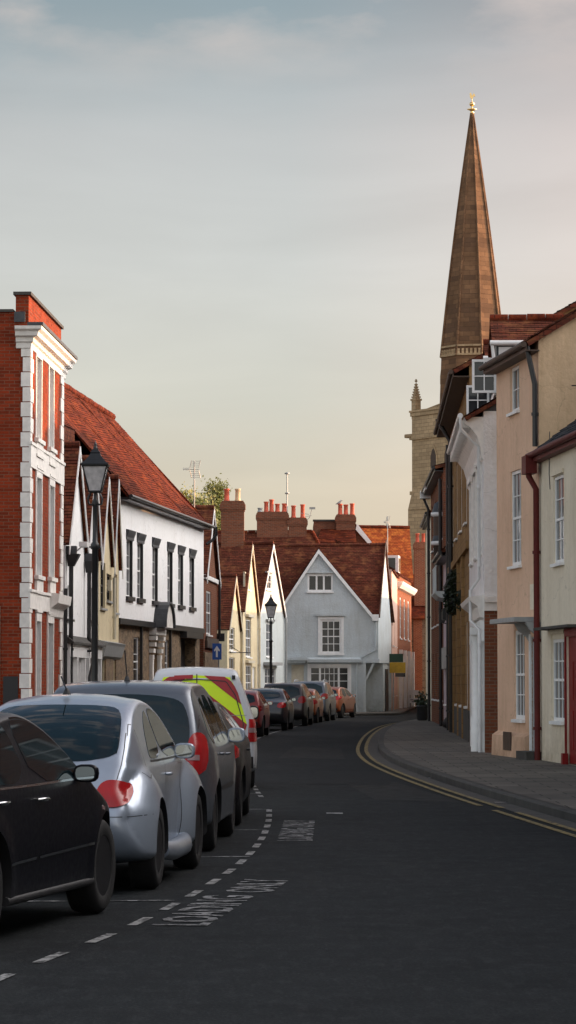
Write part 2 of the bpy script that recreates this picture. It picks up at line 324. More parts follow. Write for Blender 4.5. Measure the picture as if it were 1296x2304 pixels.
# ------------------------------------------------------------------ mesh builder
class MB:
    def __init__(s): s.v = []; s.f = []; s.m = []; s.sm = []; s.uv = []
    def add(s, vs, fs, mi=0, smooth=False, uv=None):
        o = len(s.v); s.v += [Vector(p) for p in vs]
        for k, f in enumerate(fs): s.f.append([o + i for i in f]); s.m.append(mi); s.sm.append(smooth); s.uv.append(uv[k] if uv else None)
    def box(s, x0, x1, y0, y1, z0, z1, mi=0):
        s.hexa([(x0, y0, z0), (x1, y0, z0), (x1, y1, z0), (x0, y1, z0), (x0, y0, z1), (x1, y0, z1), (x1, y1, z1), (x0, y1, z1)], mi)
    def hexa(s, p, mi=0):
        s.add(p, [(0, 3, 2, 1), (4, 5, 6, 7), (0, 1, 5, 4), (1, 2, 6, 5), (2, 3, 7, 6), (3, 0, 4, 7)], mi)
    def quad(s, a, b, c, d, mi=0): s.add([a, b, c, d], [(0, 1, 2, 3)], mi)
    def prism(s, poly, axis, a, b, mi=0):
        """poly of 2-tuples extruded along axis 'x','y' or 'z' from a to b"""
        def P(p, h):
            return {'x': (h, p[0], p[1]), 'y': (p[0], h, p[1]), 'z': (p[0], p[1], h)}[axis]
        n = len(poly); vs = [P(p, a) for p in poly] + [P(p, b) for p in poly]
        s.add(vs, [tuple(range(n))[::-1], tuple(range(n, 2 * n))] + [(i, (i + 1) % n, n + (i + 1) % n, n + i) for i in range(n)], mi)
    def tube(s, pts, r, n=8, mi=0, cap=True):
        pts = [Vector(p) for p in pts]; rs = r if isinstance(r, (list, tuple)) else [r] * len(pts)
        vs = []; prev = None
        for i, p in enumerate(pts):
            d = (pts[min(i + 1, len(pts) - 1)] - pts[max(i - 1, 0)]).normalized()
            ref = Vector((0, 0, 1)) if abs(d.z) < 0.9 else Vector((1, 0, 0))
            a = d.cross(ref).normalized()
            if prev is not None: a = (prev - d * prev.dot(d)).normalized()
            prev = a; b = d.cross(a)
            vs += [p + (a * math.cos(2 * math.pi * k / n) + b * math.sin(2 * math.pi * k / n)) * rs[i] for k in range(n)]
        fs = [(i * n + k, i * n + (k + 1) % n, (i + 1) * n + (k + 1) % n, (i + 1) * n + k) for i in range(len(pts) - 1) for k in range(n)]
        s.add(vs, fs, mi, True)
        if cap:
            s.add(vs[:n], [tuple(range(n))[::-1]], mi); s.add(vs[-n:], [tuple(range(n))], mi)
    def lathe(s, prof, c=(0, 0, 0), n=16, axis='z', mi=0, smooth=True, a0=0):
        c = Vector(c); vs = []
        for (r, h) in prof:
            for k in range(n):
                a = a0 + 2 * math.pi * k / n; u, w = r * math.cos(a), r * math.sin(a)
                vs.append(c + Vector({'z': (u, w, h), 'y': (u, h, w), 'x': (h, u, w)}[axis]))
        m_ = len(prof)
        fs = [(i * n + k, i * n + (k + 1) % n, (i + 1) * n + (k + 1) % n, (i + 1) * n + k) for i in range(m_ - 1) for k in range(n)]
        s.add(vs, fs, mi, smooth)
        if prof[0][0] > 1e-4: s.add(vs[:n], [tuple(range(n))[::-1]], mi)
        if prof[-1][0] > 1e-4: s.add(vs[-n:], [tuple(range(n))], mi)
    def build(s, name, mats, parent=None, fix=True, loc=None, kind=None, label=None):
        me = bpy.data.meshes.new(name)
        vs = s.v
        if loc is not None: vs = [p - Vector(loc) for p in vs]
        me.from_pydata([tuple(p) for p in vs], [], s.f)
        if not isinstance(mats, (list, tuple)): mats = [mats]
        for k in mats: me.materials.append(M[k])
        for p, mi, sm in zip(me.polygons, s.m, s.sm): p.material_index = mi; p.use_smooth = sm
        has = any(u is not None for u in s.uv)
        if has: fix = False
        if fix:
            bm = bmesh.new(); bm.from_mesh(me)
            if fix == 'weld': bmesh.ops.remove_doubles(bm, verts=bm.verts, dist=1e-4)
            bmesh.ops.recalc_face_normals(bm, faces=bm.faces); bm.to_mesh(me); bm.free()
        autouv(me, s.uv if has else None)
        o = bpy.data.objects.new(name, me); COL.objects.link(o)
        if parent is not None: o.parent = parent
        if loc is not None: o.location = loc
        if kind: o['kind'] = kind
        if label: o['label'] = label
        return o
def autouv(me, given=None):
    uvl = me.uv_layers.new(name='UVMap')
    for p in me.polygons:
        if given and given[p.index] is not None:
            for li, q in zip(p.loop_indices, given[p.index]): uvl.data[li].uv = q
            continue
        n = p.normal
        if abs(n.z) > 0.985: tx, bx = Vector((1, 0, 0)), Vector((0, 1, 0))
        else:
            tx = Vector((-n.y, n.x, 0)).normalized(); bx = n.cross(tx)
            # keep the tangent in one quantised direction so neighbouring rows line up
        for li in p.loop_indices:
            co = me.vertices[me.loops[li].vertex_index].co
            uvl.data[li].uv = (co.dot(tx), co.dot(bx))
def empty(name, loc, rz=0.0, label=None, cat=None, group=None):
    o = bpy.data.objects.new(name, None); COL.objects.link(o); o.location = loc; o.rotation_euler = (0, 0, rz)
    o.empty_display_size = 0.3
    tag(o, label, cat, group); return o
def tag(o, label=None, cat=None, group=None, kind=None):
    if label: o['label'] = label
    if cat: o['category'] = cat
    if group: o['group'] = group
    if kind: o['kind'] = kind
    return o

# ------------------------------------------------------------------ roofs
ROWH = 0.11
def slope(mb, e0, e1, r0, r1, mi=0, course=0.11, thick=0.07, jit=0.01, sag=0.035, seg=0.35, lip=0.012):
    """coursed slope between eave line e0-e1 and ridge line r0-r1, with thickness"""
    e0, e1, r0, r1 = map(Vector, (e0, e1, r0, r1))
    n = (e1 - e0).cross(r0 - e0).normalized()
    if n.z < 0: n = -n
    L = ((r0 - e0).length + (r1 - e1).length) / 2; rows = max(3, int(L / course))
    cols = max(2, int(max((e1 - e0).length, (r1 - r0).length) / seg))
    ph = random.uniform(0, 9)
    def P(u, v):
        a = e0.lerp(e1, u); b_ = r0.lerp(r1, u); p = a.lerp(b_, v)
        s_ = math.sin(p.x * 1.3 + p.y * 0.9 + ph) * 0.5 + math.sin(p.x * 0.47 - p.y * 0.6 + p.z * 0.8 + ph * 2) * 0.5
        return p + n * (s_ * sag * math.sin(math.pi * min(1, max(0, v)) * 0.9 + 0.2))
    vs = []; fs = []; uvs = []; U = (e1 - e0).length; u00 = random.random() * 5
    for i in range(rows):
        v0, v1 = i / rows, (i + 1) / rows
        base = len(vs)
        jl = [random.uniform(-jit, jit) for _ in range(cols + 1)]
        for k in range(cols + 1):
            u = k / cols
            lo_ = P(u, v0) + n * (lip + jl[k]); hi = P(u, v1); bt = P(u, v0) - n * 0.003
            vs += [bt, lo_, hi]
        for k in range(cols):
            a = base + k * 3; b_ = a + 3
            fs.append((a, b_, b_ + 1, a + 1)); fs.append((a + 1, b_ + 1, b_ + 2, a + 2))
            ua, ub = u00 + U * k / cols, u00 + U * (k + 1) / cols; w0, w1 = i * ROWH, (i + 1) * ROWH
            uvs.append([(ua, w0), (ub, w0), (ub, w0 + .01), (ua, w0 + .01)]); uvs.append([(ua, w0 + .005), (ub, w0 + .005), (ub, w1), (ua, w1)])
    mb.add(vs, fs, mi, uv=uvs)
    d = -n * thick
    c = [e0, e1, r1, r0]; c2 = [p + d for p in c]
    off = -n * 0.02
    cc = [p + off for p in c]
    mb.add(cc + c2, [(4, 5, 6, 7), (0, 1, 5, 4), (1, 2, 6, 5), (2, 3, 7, 6), (3, 0, 4, 7)], mi)
def ridge(mb, a, b, r=0.11, mi=0):
    a, b = Vector(a), Vector(b); L = (b - a).length; n = max(1, int(L / 0.42))
    for i in range(n):
        p, q = a.lerp(b, i / n), a.lerp(b, (i + 1) / n - 0.012 / max(L, .1))
        rr = r * random.uniform(0.94, 1.06); dz = Vector((0, 0, random.uniform(-.008, .008)))
        mb.tube([p + dz, q + dz], rr, 8, mi)

# ------------------------------------------------------------------ houses
def inpoly(p, poly):
    x, y = p; r = False; j = len(poly) - 1
    for i in range(len(poly)):
        xi, yi = poly[i]; xj, yj = poly[j]
        if (yi > y) != (yj > y) and x < (xj - xi) * (y - yi) / (yj - yi) + xi: r = not r
        j = i
    return r
class House:
    def __init__(s, name, label, cat, A, B, group=None):
        s.A = Vector((A[0], A[1], 0)); s.B = Vector((B[0], B[1], 0)); d = s.B - s.A; s.w = d.length
        s.xh = d.normalized(); s.yh = Vector((-s.xh.y, s.xh.x, 0)); s.rz = math.atan2(d.y, d.x)
        s.root = empty(name, s.A, s.rz, label, cat, group)
        s.holes = []
    def px(s, px, py, depth=0.0):
        d = ray(px, py); O = s.A + s.yh * depth
        P = CAM + d * ((O - CAM).dot(s.yh) / d.dot(s.yh))
        return (P - s.A).dot(s.xh), P.z
    def loc(s, P): q = Vector(P) - s.A; return Vector((q.dot(s.xh), q.dot(s.yh), q.z))
    def rect(s, x0, x1, yt, yb):
        """pixel box -> u0,u1,z0,z1 on the front plane, heights read at the middle"""
        xm = (x0 + x1) / 2
        return (s.px(x0, yt)[0], s.px(x1, yt)[0], s.px(xm, yb)[1], s.px(xm, yt)[1])
    def front(s, mb, poly, y=0.0, mi=0, reveal=0.12, rmi=None, holes=None):
        holes = s.holes if holes is None else holes
        vs = [Vector(p) for p in poly]; fa = [list(range(len(poly)))]; hl = []
        edges = [(i, (i + 1) % len(poly)) for i in range(len(poly))]
        for (a, b, c, d) in holes:
            o = len(vs); vs += [Vector(q) for q in ((a, c), (b, c), (b, d), (a, d))]
            edges += [(o, o + 1), (o + 1, o + 2), (o + 2, o + 3), (o + 3, o)]
        r = geometry.delaunay_2d_cdt(vs, edges, [], 0, 1e-5)
        ov, of = r[0], r[2]; tri = []
        for f in of:
            cx = sum(ov[i].x for i in f) / len(f); cz = sum(ov[i].y for i in f) / len(f)
            if not inpoly((cx, cz), poly): continue
            if any(a < cx < b and c < cz < d for (a, b, c, d) in holes): continue
            tri.append(f)
        mb.add([(p.x, y, p.y) for p in ov], tri, mi)
        for (a, b, c, d) in holes:
            q = [(a, c), (b, c), (b, d), (a, d)]
            for i in range(4):
                p0, p1 = q[i], q[(i + 1) % 4]
                mb.quad((p0[0], y, p0[1]), (p1[0], y, p1[1]), (p1[0], y + reveal, p1[1]), (p0[0], y + reveal, p0[1]), mi if rmi is None else rmi)
    def shell(s, poly, depth, mat, y=0.0, reveal=0.12, side_mat=None, name='wall', holes=None, rmi=None, mats=None):
        """front with openings, plus the sides and back of a prism of the same outline"""
        mb = MB(); s.front(mb, poly, y, 0, reveal, rmi, holes)
        n = len(poly)
        si = 1 if side_mat else 0
        for i in range(n):
            p0, p1 = poly[i], poly[(i + 1) % n]
            if abs(p0[1] - p1[1]) < 1e-6 and p0[1] < 0.2: continue
            mb.quad((p0[0], y, p0[1]), (p1[0], y, p1[1]), (p1[0], y + depth, p1[1]), (p0[0], y + depth, p0[1]), si)
        mb.add([(p[0], y + depth, p[1]) for p in poly], [tuple(range(n))], si)
        ml = mats or ([mat, side_mat] if side_mat else [mat])
        return mb.build(name, ml, s.root, fix='weld')
    def window(s, r, nx=2, nz=4, y=0.0, rec=0.09, fw=0.055, bar=0.022, frame='white_paint', pane='pane_dark', sill='white_paint', sash=True, sd=0.07, sillw=0.05, meet=0.5):
        a, b, c, d = r; mb = MB(); yy = y + rec
        mb.box(a, b, yy, yy + 0.05, c, c + fw); mb.box(a, b, yy, yy + 0.05, d - fw, d)
        mb.box(a, a + fw, yy + .001, yy + 0.05, c + fw, d - fw); mb.box(b - fw, b, yy + .001, yy + 0.05, c + fw, d - fw)
        zm = c + (d - c) * meet
        if sash: mb.box(a + fw, b - fw, yy + 0.004, yy + 0.055, zm - 0.025, zm + 0.025)
        for i in range(1, nx):
            x = a + fw + (b - a - 2 * fw) * i / nx; mb.box(x - bar / 2, x + bar / 2, yy + 0.012, yy + 0.045, c + fw, d - fw)
        for k in range(1, nz):
            z = c + fw + (d - c - 2 * fw) * k / nz
            if sash and abs(z - zm) < 0.08: continue
            mb.box(a + fw, b - fw, yy + 0.0135, yy + 0.044, z - bar / 2, z + bar / 2)
        w = mb.build('window', frame, s.root)
        pb = MB(); pb.quad((a + .01, yy + 0.03, c + .01), (b - .01, yy + 0.03, c + .01), (b - .01, yy + 0.03, d - .01), (a + .01, yy + 0.03, d - .01)); pb.build('pane', pane, w, fix=False)
        if sill:
            sb = MB(); sb.hexa([(a - sillw, y - sd, c - 0.07), (b + sillw, y - sd, c - 0.07), (b + sillw, yy + .02, c - 0.06), (a - sillw, yy + .02, c - 0.06),
                                (a - sillw, y - sd, c - 0.012), (b + sillw, y - sd, c - 0.012), (b + sillw, yy + .02, c + 0.004), (a - sillw, yy + .02, c + 0.004)])
            sb.build('sill', sill, w)
        return w
    def part(s, name, mat, fn, label=None):
        mb = MB(); fn(mb); return mb.build(name, mat, s.root, label=label)
    def each(s, name, mat, boxes):
        return [s.part(name, mat, lambda mb, b=b: mb.box(*b)) for b in boxes]
    def cornice(s, name, mat, prof, u0, u1, y=0.0, ret0=False, ret1=False):
        """profile [(out,z)...] swept along the front; ret: wrap a short return at the end"""
        mb = MB(); n = len(prof)
        vs = [(u0 - (p[0] if ret0 else 0), y - p[0], p[1]) for p in prof] + [(u1 + (p[0] if ret1 else 0), y - p[0], p[1]) for p in prof]
        mb.add(vs, [(i, (i + 1) % n, n + (i + 1) % n, n + i) for i in range(n)] + [tuple(range(n)), tuple(range(n, 2 * n))[::-1]])
        if ret0:
            vs = [(u0 - p[0], y - p[0], p[1]) for p in prof] + [(u0 - p[0], y + 0.3, p[1]) for p in prof]
            mb.add(vs, [(i, (i + 1) % n, n + (i + 1) % n, n + i) for i in range(n)] + [tuple(range(n, 2 * n))])
        return mb.build(name, mat, s.root)
    def pipe(s, pts, r=0.045, mat='black_paint', name='downpipe', brackets=True):
        mb = MB(); mb.tube(pts, r, 10)
        if brackets:
            z0, z1 = min(p[2] for p in pts), max(p[2] for p in pts); p = pts[-1]
            z = z0 + 0.6
            while z < z1 - 0.5:
                mb.tube([(p[0], p[1], z), (p[0], p[1], z + 0.06)], r * 1.35, 10); z += 1.7
        return mb.build(name, mat, s.root)
def chimney(parent, x0, x1, y0, y1, z0, z1, pots, mat='brick_brown', potr=0.13, corbel=True):
    mb = MB(); mb.box(x0, x1, y0, y1, z0, z1)
    if corbel:
        for i, (e, a, b_) in enumerate(((0.03, .42, .34), (0.06, .34, .12), (0.03, .12, .045))): mb.box(x0 - e, x1 + e, y0 - e, y1 + e, z1 - a, z1 - b_)
    mb.box(x0 + .03, x1 - .03, y0 + .03, y1 - .03, z1, z1 + 0.05)
    c = mb.build('chimney', mat, parent)
    for (px_, h, kind) in pots:
        x = x0 + (x1 - x0) * px_; y = (y0 + y1) / 2
        pb = MB(); pb.lathe([(potr * 1.1, z1 + .03), (potr * 1.1, z1 + .1), (potr * .92, z1 + .13), (potr * .85, z1 + h - .08), (potr * 1.08, z1 + h - .05), (potr * 1.08, z1 + h), (potr * .75, z1 + h), (potr * .7, z1 + h - .2)], (x, y, 0), 14)
        pb.build('chimney_pot', kind, c)
    return c
# ------------------------------------------------------------------ the ground
def sheet(name, poly, z, mat, kind='structure'):
    me = bpy.data.meshes.new(name)
    tris = geometry.tessellate_polygon([[Vector((p[0], p[1], 0)) for p in poly]])
    me.from_pydata([(p[0], p[1], z) for p in poly], [], [t[::-1] for t in tris]); me.materials.append(M[mat])
    bm = bmesh.new(); bm.from_mesh(me)
    for f in bm.faces:
        f.normal_update()
        if f.normal.z < 0: f.normal_flip()
    bm.to_mesh(me); bm.free(); autouv(me)
    o = bpy.data.objects.new(name, me); COL.objects.link(o); o['kind'] = kind; return o
def smooth(pts, n=3):
    for _ in range(n):
        q = [pts[0]]
        for a, b in zip(pts, pts[1:]):
            q += [(a[0] * .75 + b[0] * .25, a[1] * .75 + b[1] * .25), (a[0] * .25 + b[0] * .75, a[1] * .25 + b[1] * .75)]
        pts = q + [pts[-1]]
    return pts
def offset(pts, d):
    r = []
    for i, p in enumerate(pts):
        a, b = Vector(pts[max(i - 1, 0)]), Vector(pts[min(i + 1, len(pts) - 1)]); t = (b - a).normalized()
        r.append((p[0] + t.y * d, p[1] - t.x * d))
    return r
RK = smooth([(6.2, -20), (5.2, 6), (4.25, 20), (3.32, 33.3), (2.67, 43.3), (2.12, 55.4), (2.05, 64.6), (2.29, 74.2), (2.9, 90), (3.94, 108), (5.2, 118), (6.5, 130), (7.3, 146), (8.2, 165), (10.5, 195)])
LK = smooth([(-6.5, -20), (-5.2, 5), (-3.75, 16), (-2.9, 22), (-2.55, 28), (-2.45, 36), (-2.75, 46), (-3.1, 60), (-3.0, 81), (-2.1, 102), (-1.1, 121), (0.6, 135), (3.2, 140), (5.3, 141.5), (5.95, 148), (6.9, 165), (9.2, 195)])
sheet('ground', [(-900, -60), (900, -60), (900, 1500), (-900, 1500)], -0.03, 'ground_mat')
sheet('road', RK + LK[::-1], 0.0, 'asphalt')
def pavement(name, inner, outer, side):
    mb = MB(); n = len(inner)
    k0 = inner; k1 = offset(inner, 0.14 * side)
    H_ = 0.115
    mb.add([(*p, 0) for p in k0] + [(*p, H_ - .02) for p in k0] + [(*q, H_) for q in offset(k0, .02 * side)] + [(*p, H_) for p in k1],
           [(j * n + i, j * n + i + 1, (j + 1) * n + i + 1, (j + 1) * n + i) for j in range(3) for i in range(n - 1)], 0)
    o1 = mb.build(name.replace('pavement', 'kerb'), 'kerb_stone', None, fix=False, kind='structure')
    for p in o1.data.polygons: pass
    o2 = sheet(name, k1 + outer[::-1], H_ + 0.004, 'paving'); return o1, o2
pavement('pavement_right', RK, [(14, -20), (14, 60), (14, 120), (16, 195)], 1)
pavement('pavement_left', LK, [(-14, -20), (-14, 60), (-12, 130), (2.0, 196)], -1)
# darker gutter strip between the yellow lines and the kerb
gut = [p for p in RK if p[1] > 20 and p[1] < 119]
sheet('gutter_strip', offset(gut, -0.005) + offset(gut, -0.30)[::-1], 0.004, 'asphalt_old')
def line_strip(name, pts, w, z, mat, gaps=None):
    mb = MB(); a = offset(pts, -w / 2); b = offset(pts, w / 2)
    for i in range(len(pts) - 1):
        ym = (pts[i][1] + pts[i + 1][1]) / 2
        if gaps and any(g0 < ym < g1 for g0, g1 in gaps): continue
        mb.add([(*a[i], z), (*a[i + 1], z), (*b[i + 1], z), (*b[i], z)], [(0, 1, 2, 3)])
    return mb.build(name, mat, None, kind='structure')
yl = smooth([p for p in offset(RK, -0.30) if 5 < p[1] < 117], 1)
line_strip('yellow_line', yl, 0.085, 0.009, 'line_yellow', [(36.3, 37.6)])
yl2 = smooth([p for p in offset(RK, -0.50) if 5 < p[1] < 117], 1)
line_strip('yellow_line', yl2, 0.085, 0.009, 'line_yellow', [(36.9, 38.0)])
# parking bay marks
DP = smooth([(-2.3, 10), (-1.56, 16.2), (-1.1, 18.8), (-.8, 21.4), (-.65, 23), (-.42, 25.9), (-.27, 29.7), (-.22, 33.4), (-.24, 37.0)], 2)
DP2 = smooth([(-.36, 40.5), (-.46, 43), (-.56, 46), (-.85, 56), (-1.02, 68), (-.97, 81), (-.55, 92), (.1, 102), (.97, 121)], 2)
def walk(pts, step):
    out = []; acc = 0
    for a, b in zip(pts, pts[1:]):
        a, b = Vector(a), Vector(b); L = (b - a).length; t = -acc
        while t + step <= L + 1e-9: t += step; out.append(tuple(a.lerp(b, t / L)))
        acc = L - t if L - t < step else 0
    return out
mb = MB()
for P in (DP, DP2):
    fine = walk(P, 0.05); k = 6
    while k + 14 < len(fine):
        if fine[k][1] > 50: dash, gap = 30, 4
        else: dash, gap = 13, 13
        seg = fine[k:k + dash + 1]
        if len(seg) < 3: break
        a = offset(seg, -0.035); b = offset(seg, 0.035); n = len(seg)
        mb.add([(*p, .006) for p in a] + [(*p, .006) for p in b], [(i, i + 1, n + i + 1, n + i) for i in range(n - 1)])
        k += dash + gap
mb.build('parking_bay_dashes', 'line_white', None, kind='structure')
mb = MB()
for (px0, px1, py) in ((250, 392, 2028), (455, 562, 1929), (535, 600, 1868), (560, 606, 1821.5), (560, 588, 1786)):
    a, b = ground_at(px0, py), ground_at(px1, py - (1 if py > 1900 else 0)); t = (b - a).normalized(); n = Vector((-t.y, t.x, 0)) * .035
    a = b - t * 1.95
    mb.quad(a - n + Vector((0, 0, .0055 - a.z)), b - n + Vector((0, 0, .0055 - b.z)), b + n + Vector((0, 0, .0055 - b.z)), a + n + Vector((0, 0, .0055 - a.z)))
mb.build('parking_bay_dividers', 'letter_white', None, kind='structure')
mb = MB()
a = ground_at(560, 1664); 
for (p0, p1) in (((735, 1832), (772, 1832)), ((700, 1622), (745, 1622))):
    a, b = ground_at(*p0), ground_at(*p1); mb.quad((a.x, a.y, .0052), (b.x, b.y, .0052), (b.x, b.y + .35, .0052), (a.x, a.y + .35, .0052))
mb.build('worn_road_patch', 'line_white', None, kind='structure')
def patch(name, pts, mat, z=.0035):
    o = sheet(name, pts, z, mat); return o
plain('asphalt_patch', (0.010, 0.012, 0.0135), 0.85, var=0.35, scale=5, bmp=0.004, spec=0.15)
plain('asphalt_pale', (0.030, 0.031, 0.031), 0.9, var=0.35, scale=4, bmp=0.004, spec=0.1)
patch('road_repair', [(.3, 46), (1.6, 45.6), (1.9, 52.5), (.5, 53)], 'asphalt_patch'); patch('road_repair', [(1.2, 40), (2.35, 39.2), (1.75, 47.0), (.9, 47.2)], 'asphalt_pale', .0028)
patch('road_repair', [(-.2, 62), (1.2, 61), (1.3, 71), (.1, 72)], 'asphalt_pale')
patch('road_repair', [(.2, 84), (1.9, 83), (2.3, 98), (.9, 99)], 'asphalt_patch')
def text_mesh(name, body, size, mat, mw, xs=1.0, extrude=0.0, parent=None, kind=None):
    cu = bpy.data.curves.new(name, 'FONT'); cu.body = body; cu.size = size; cu.extrude = extrude; cu.resolution_u = 3; cu.offset = size * 0.02
    o = bpy.data.objects.new(name, cu); COL.objects.link(o); dg = bpy.context.evaluated_depsgraph_get()
    me = bpy.data.meshes.new_from_object(o.evaluated_get(dg)); bpy.data.objects.remove(o)
    me.transform(Matrix.Diagonal((xs, 1, 1, 1))); me.materials.clear(); me.materials.append(M[mat]); me.name = name
    o = bpy.data.objects.new(name, me); COL.objects.link(o)
    if parent: o.parent = parent
    o.matrix_local = mw
    if kind: o['kind'] = kind
    return o
def road_text(body, size, x, y, ang, L):
    o = text_mesh('road_lettering', body, size, 'letter_white', Matrix(), kind='structure')
    w = max(v.co.x for v in o.data.vertices)
    o.data.transform(Matrix.Diagonal((L / w, 1, 1, 1)))
    o.matrix_world = Matrix.Translation((x, y, 0.006)) @ Matrix.Rotation(math.pi / 2 + ang, 4, 'Z')
road_text('LOADING', 0.52, -.55, 19.3, -0.105, 2.75)
road_text('ONLY', 0.52, -.14, 22.35, -0.10, 1.5)
road_text('LOADING ONLY', 0.50, .24, 29.6, -0.015, 4.4)
mb = MB()
for (x, y) in ((2.6, 49.0), (3.0, 39.0)):
    mb.box(x - .22, x + .22, y - .2, y + .2, .0, .008)
mb.build('drain_cover', 'black_iron', None, kind='structure')

# ------------------------------------------------------------------ LEFT: tall brick house
H = House('brick_house', 'tall red brick house with white corner blocks and cornice, tallest on the left', 'house', (-5.75, 64.0), (-5.51, 70.4))
w = H.w
wins = []
for rows in (((76, 96, 806, 990), (105, 123, 828, 1010)), ((76, 96, 1076, 1296), (106, 124, 1094, 1300)), ((76, 94, 1398, 1600), (102, 122, 1402, 1640))):
    for (a, b, c, d) in rows: wins.append(H.rect(a, b, c, d))
wins[4] = wins[4][:2] + (0.7, wins[4][3]); wins[5] = wins[5][:2] + (0.15, wins[5][3])
H.holes = [(a + .36, b - .36, c, d) for a, b, c, d in wins]
zt = H.px(64, 735)[1]; zp = H.px(50, 645)[1]
H.shell([(0, 0), (w, 0), (w, zt), (0, zt)], 9.0, 'brick_red', reveal=.16, rmi=2, side_mat='brick_red', mats=['brick_red', 'brick_red', 'white_paint'])
for i, r in enumerate(H.holes):
    H.window(r, 2, 4, rec=.16, sill=None, fw=.06)
for (a, b, c, d) in H.holes:
    e = .1
    H.part('window_surround', 'white_stone', lambda mb: (mb.box(a - e, a, -.03, .0, c, d), mb.box(b, b + e, -.03, .0, c, d), mb.box(a - e, b + e, -.035, .0, d, d + .2), mb.box(a - e - .04, b + e + .04, -.06, .0, d + .2, d + .26)))
for (a, b, c, d) in H.holes[:4]:
    H.part('window_sill', 'white_stone', lambda mb: (mb.box(a - .2, b + .2, -.1, .02, c - .09, c), mb.box(a - .12, b + .12, -.06, .02, c - .36, c - .09), mb.box(a - .18, b + .18, -.075, .02, c - .42, c - .36)))
def quo(mb, far):
    z = 0.15; i = 0
    while z < zt - .35:
        L = .5 if i % 2 else .3; L2 = .4 if i % 2 else .62
        if far: mb.box(w - L2, w + .02, -.03, .0, z, z + .315)
        else: mb.box(-.03, L, -.03, .0, z, z + .315); mb.box(-.03, .0, .0, .15 if i % 2 else .19, z, z + .315)
        z += .335; i += 1
H.part('corner_stones', 'white_stone', lambda mb: quo(mb, False)); H.part('corner_stones', 'white_stone', lambda mb: quo(mb, True))
zs1 = H.px(66, 1050)[1]; zs0 = H.px(66, 1005)[1]
H.part('string_course', 'white_stone', lambda mb: (mb.box(-.035, w + .03, -.045, .0, zs1, zs0 + .05), mb.box(-.05, w + .05, -.07, .0, zs0 + .05, zs0 + .12)))
zg1 = H.px(60, 1368)[1]; zg0 = H.px(60, 1330)[1]
H.part('string_course', 'white_stone', lambda mb: (mb.box(-.035, w + .03, -.045, .0, zg1, zg0), mb.box(-.05, w + .05, -.08, .0, zg0, zg0 + .06)))
ud = H.px(108, 1340)[0]
H.cornice('door_hood', 'white_stone', [(0, zg1 - .12), (.05, zg1 - .08), (.07, zg1 + .1), (.24, zg1 + .22), (.27, zg0 + .06), (0, zg0 + .1)], ud, w - .25)
cp = [(0, zt - .46), (.035, zt - .45), (.05, zt - .34), (.09, zt - .31), (.10, zt - .22), (.2, zt - .19), (.22, zt - .1), (.29, zt - .05), (.30, zt + .02), (0, zt + .03)]
H.cornice('cornice', 'white_stone', cp, -.02, w + .25, ret0=True)
H.part('lead_flashing', 'lead', lambda mb: (mb.box(-.3, w + .3, -.33, .02, zt + .032, zt + .1), mb.box(-.1, -.02, .1, .34, zt + .13, zt + .36)))
zc = zp
H.part('parapet', 'brick_red', lambda mb: (mb.box(0, w - .15, 0.03, .32, zt, zc), mb.box(.003, .3, .32, 9, zt, zc - .38)))
H.part('coping', 'kerb_stone', lambda mb: (mb.box(-.06, w - .1, -.03, .37, zc, zc + .07), mb.box(-.05, .36, .37, 9, zc - .38, zc - .32)))
H.part('cellar_opening', 'dark_door', lambda mb: mb.box(-.02, 0.01, .22, .55, .5, 1.75))
H.part('side_doorway', 'rubble', lambda mb: mb.box(-.06, 0.01, .62, 1.3, 0.1, 3.3))
H.pipe([(w + .02, -.09, 3.9), (w + .02, -.09, .1)])

# ------------------------------------------------------------------ LEFT: gabled houses
def gable_roof(H, u0, u1, ze, za, depth, ov=.1, ovs=.06, mat='tile_dark', um=None, sides=(1, 1), name='roof', y0=0.0, barge='white_paint'):
    um = (u0 + u1) / 2 if um is None else um
    mb = MB(); sl0 = (za - ze) / (um - u0); sl1 = (za - ze) / (u1 - um)
    a = (u0 - ovs, ze - ovs * sl0 + .05); b = (u1 + ovs, ze - ovs * sl1 + .05); t = (um, za + .05)
    if sides[0]: slope(mb, (a[0], y0 + depth, a[1]), (a[0], y0 - ov, a[1]), (t[0], y0 + depth, t[1]), (t[0], y0 - ov, t[1]))
    if sides[1]: slope(mb, (b[0], y0 - ov, b[1]), (b[0], y0 + depth, b[1]), (t[0], y0 - ov, t[1]), (t[0], y0 + depth, t[1]))
    r = mb.build(name, mat, H.root)
    mr_ = MB(); ridge(mr_, (um, y0 - ov, za + .05), (um, y0 + depth, za + .05), .1); mr_.build('ridge_tiles', mat, r)
    if barge:
        bb = MB(); y1, y2 = y0 - ov - .03, y0 - ov - .001; h = .2
        for (p, q) in ((a, t), (b, t)):
            bb.prism([(p[0], p[1] - h - .08), (q[0], q[1] - h), (q[0], q[1] - .04), (p[0], p[1] - .08)], 'y', y1, y2)
        bb.build('bargeboard', barge, r)
    return r
def two_gables(H, uA, uB, uC, ze, za1, za2, wall, depth=7, barge='white_paint', tile='tile_dark'):
    m1, m2 = (uA + uB) / 2, (uB + uC) / 2
    H.shell([(uA, 0), (uC, 0), (uC, ze), (m2, za2), (uB, ze), (m1, za1), (uA, ze)], depth, wall, reveal=.1)
    gable_roof(H, uA, uB, ze, za1, depth, mat=tile, barge=barge); gable_roof(H, uB, uC, ze, za2, depth, mat=tile, barge=barge)
def hopper(H, u, z):
    return H.part('rain_hopper', 'black_paint', lambda mb: mb.hexa([(u - .07, -.2, z - .3), (u + .07, -.2, z - .3), (u + .07, -.04, z - .3), (u - .07, -.04, z - .3),
                                                                  (u - .2, -.34, z), (u + .2, -.34, z), (u + .2, -.02, z), (u - .2, -.02, z)]))
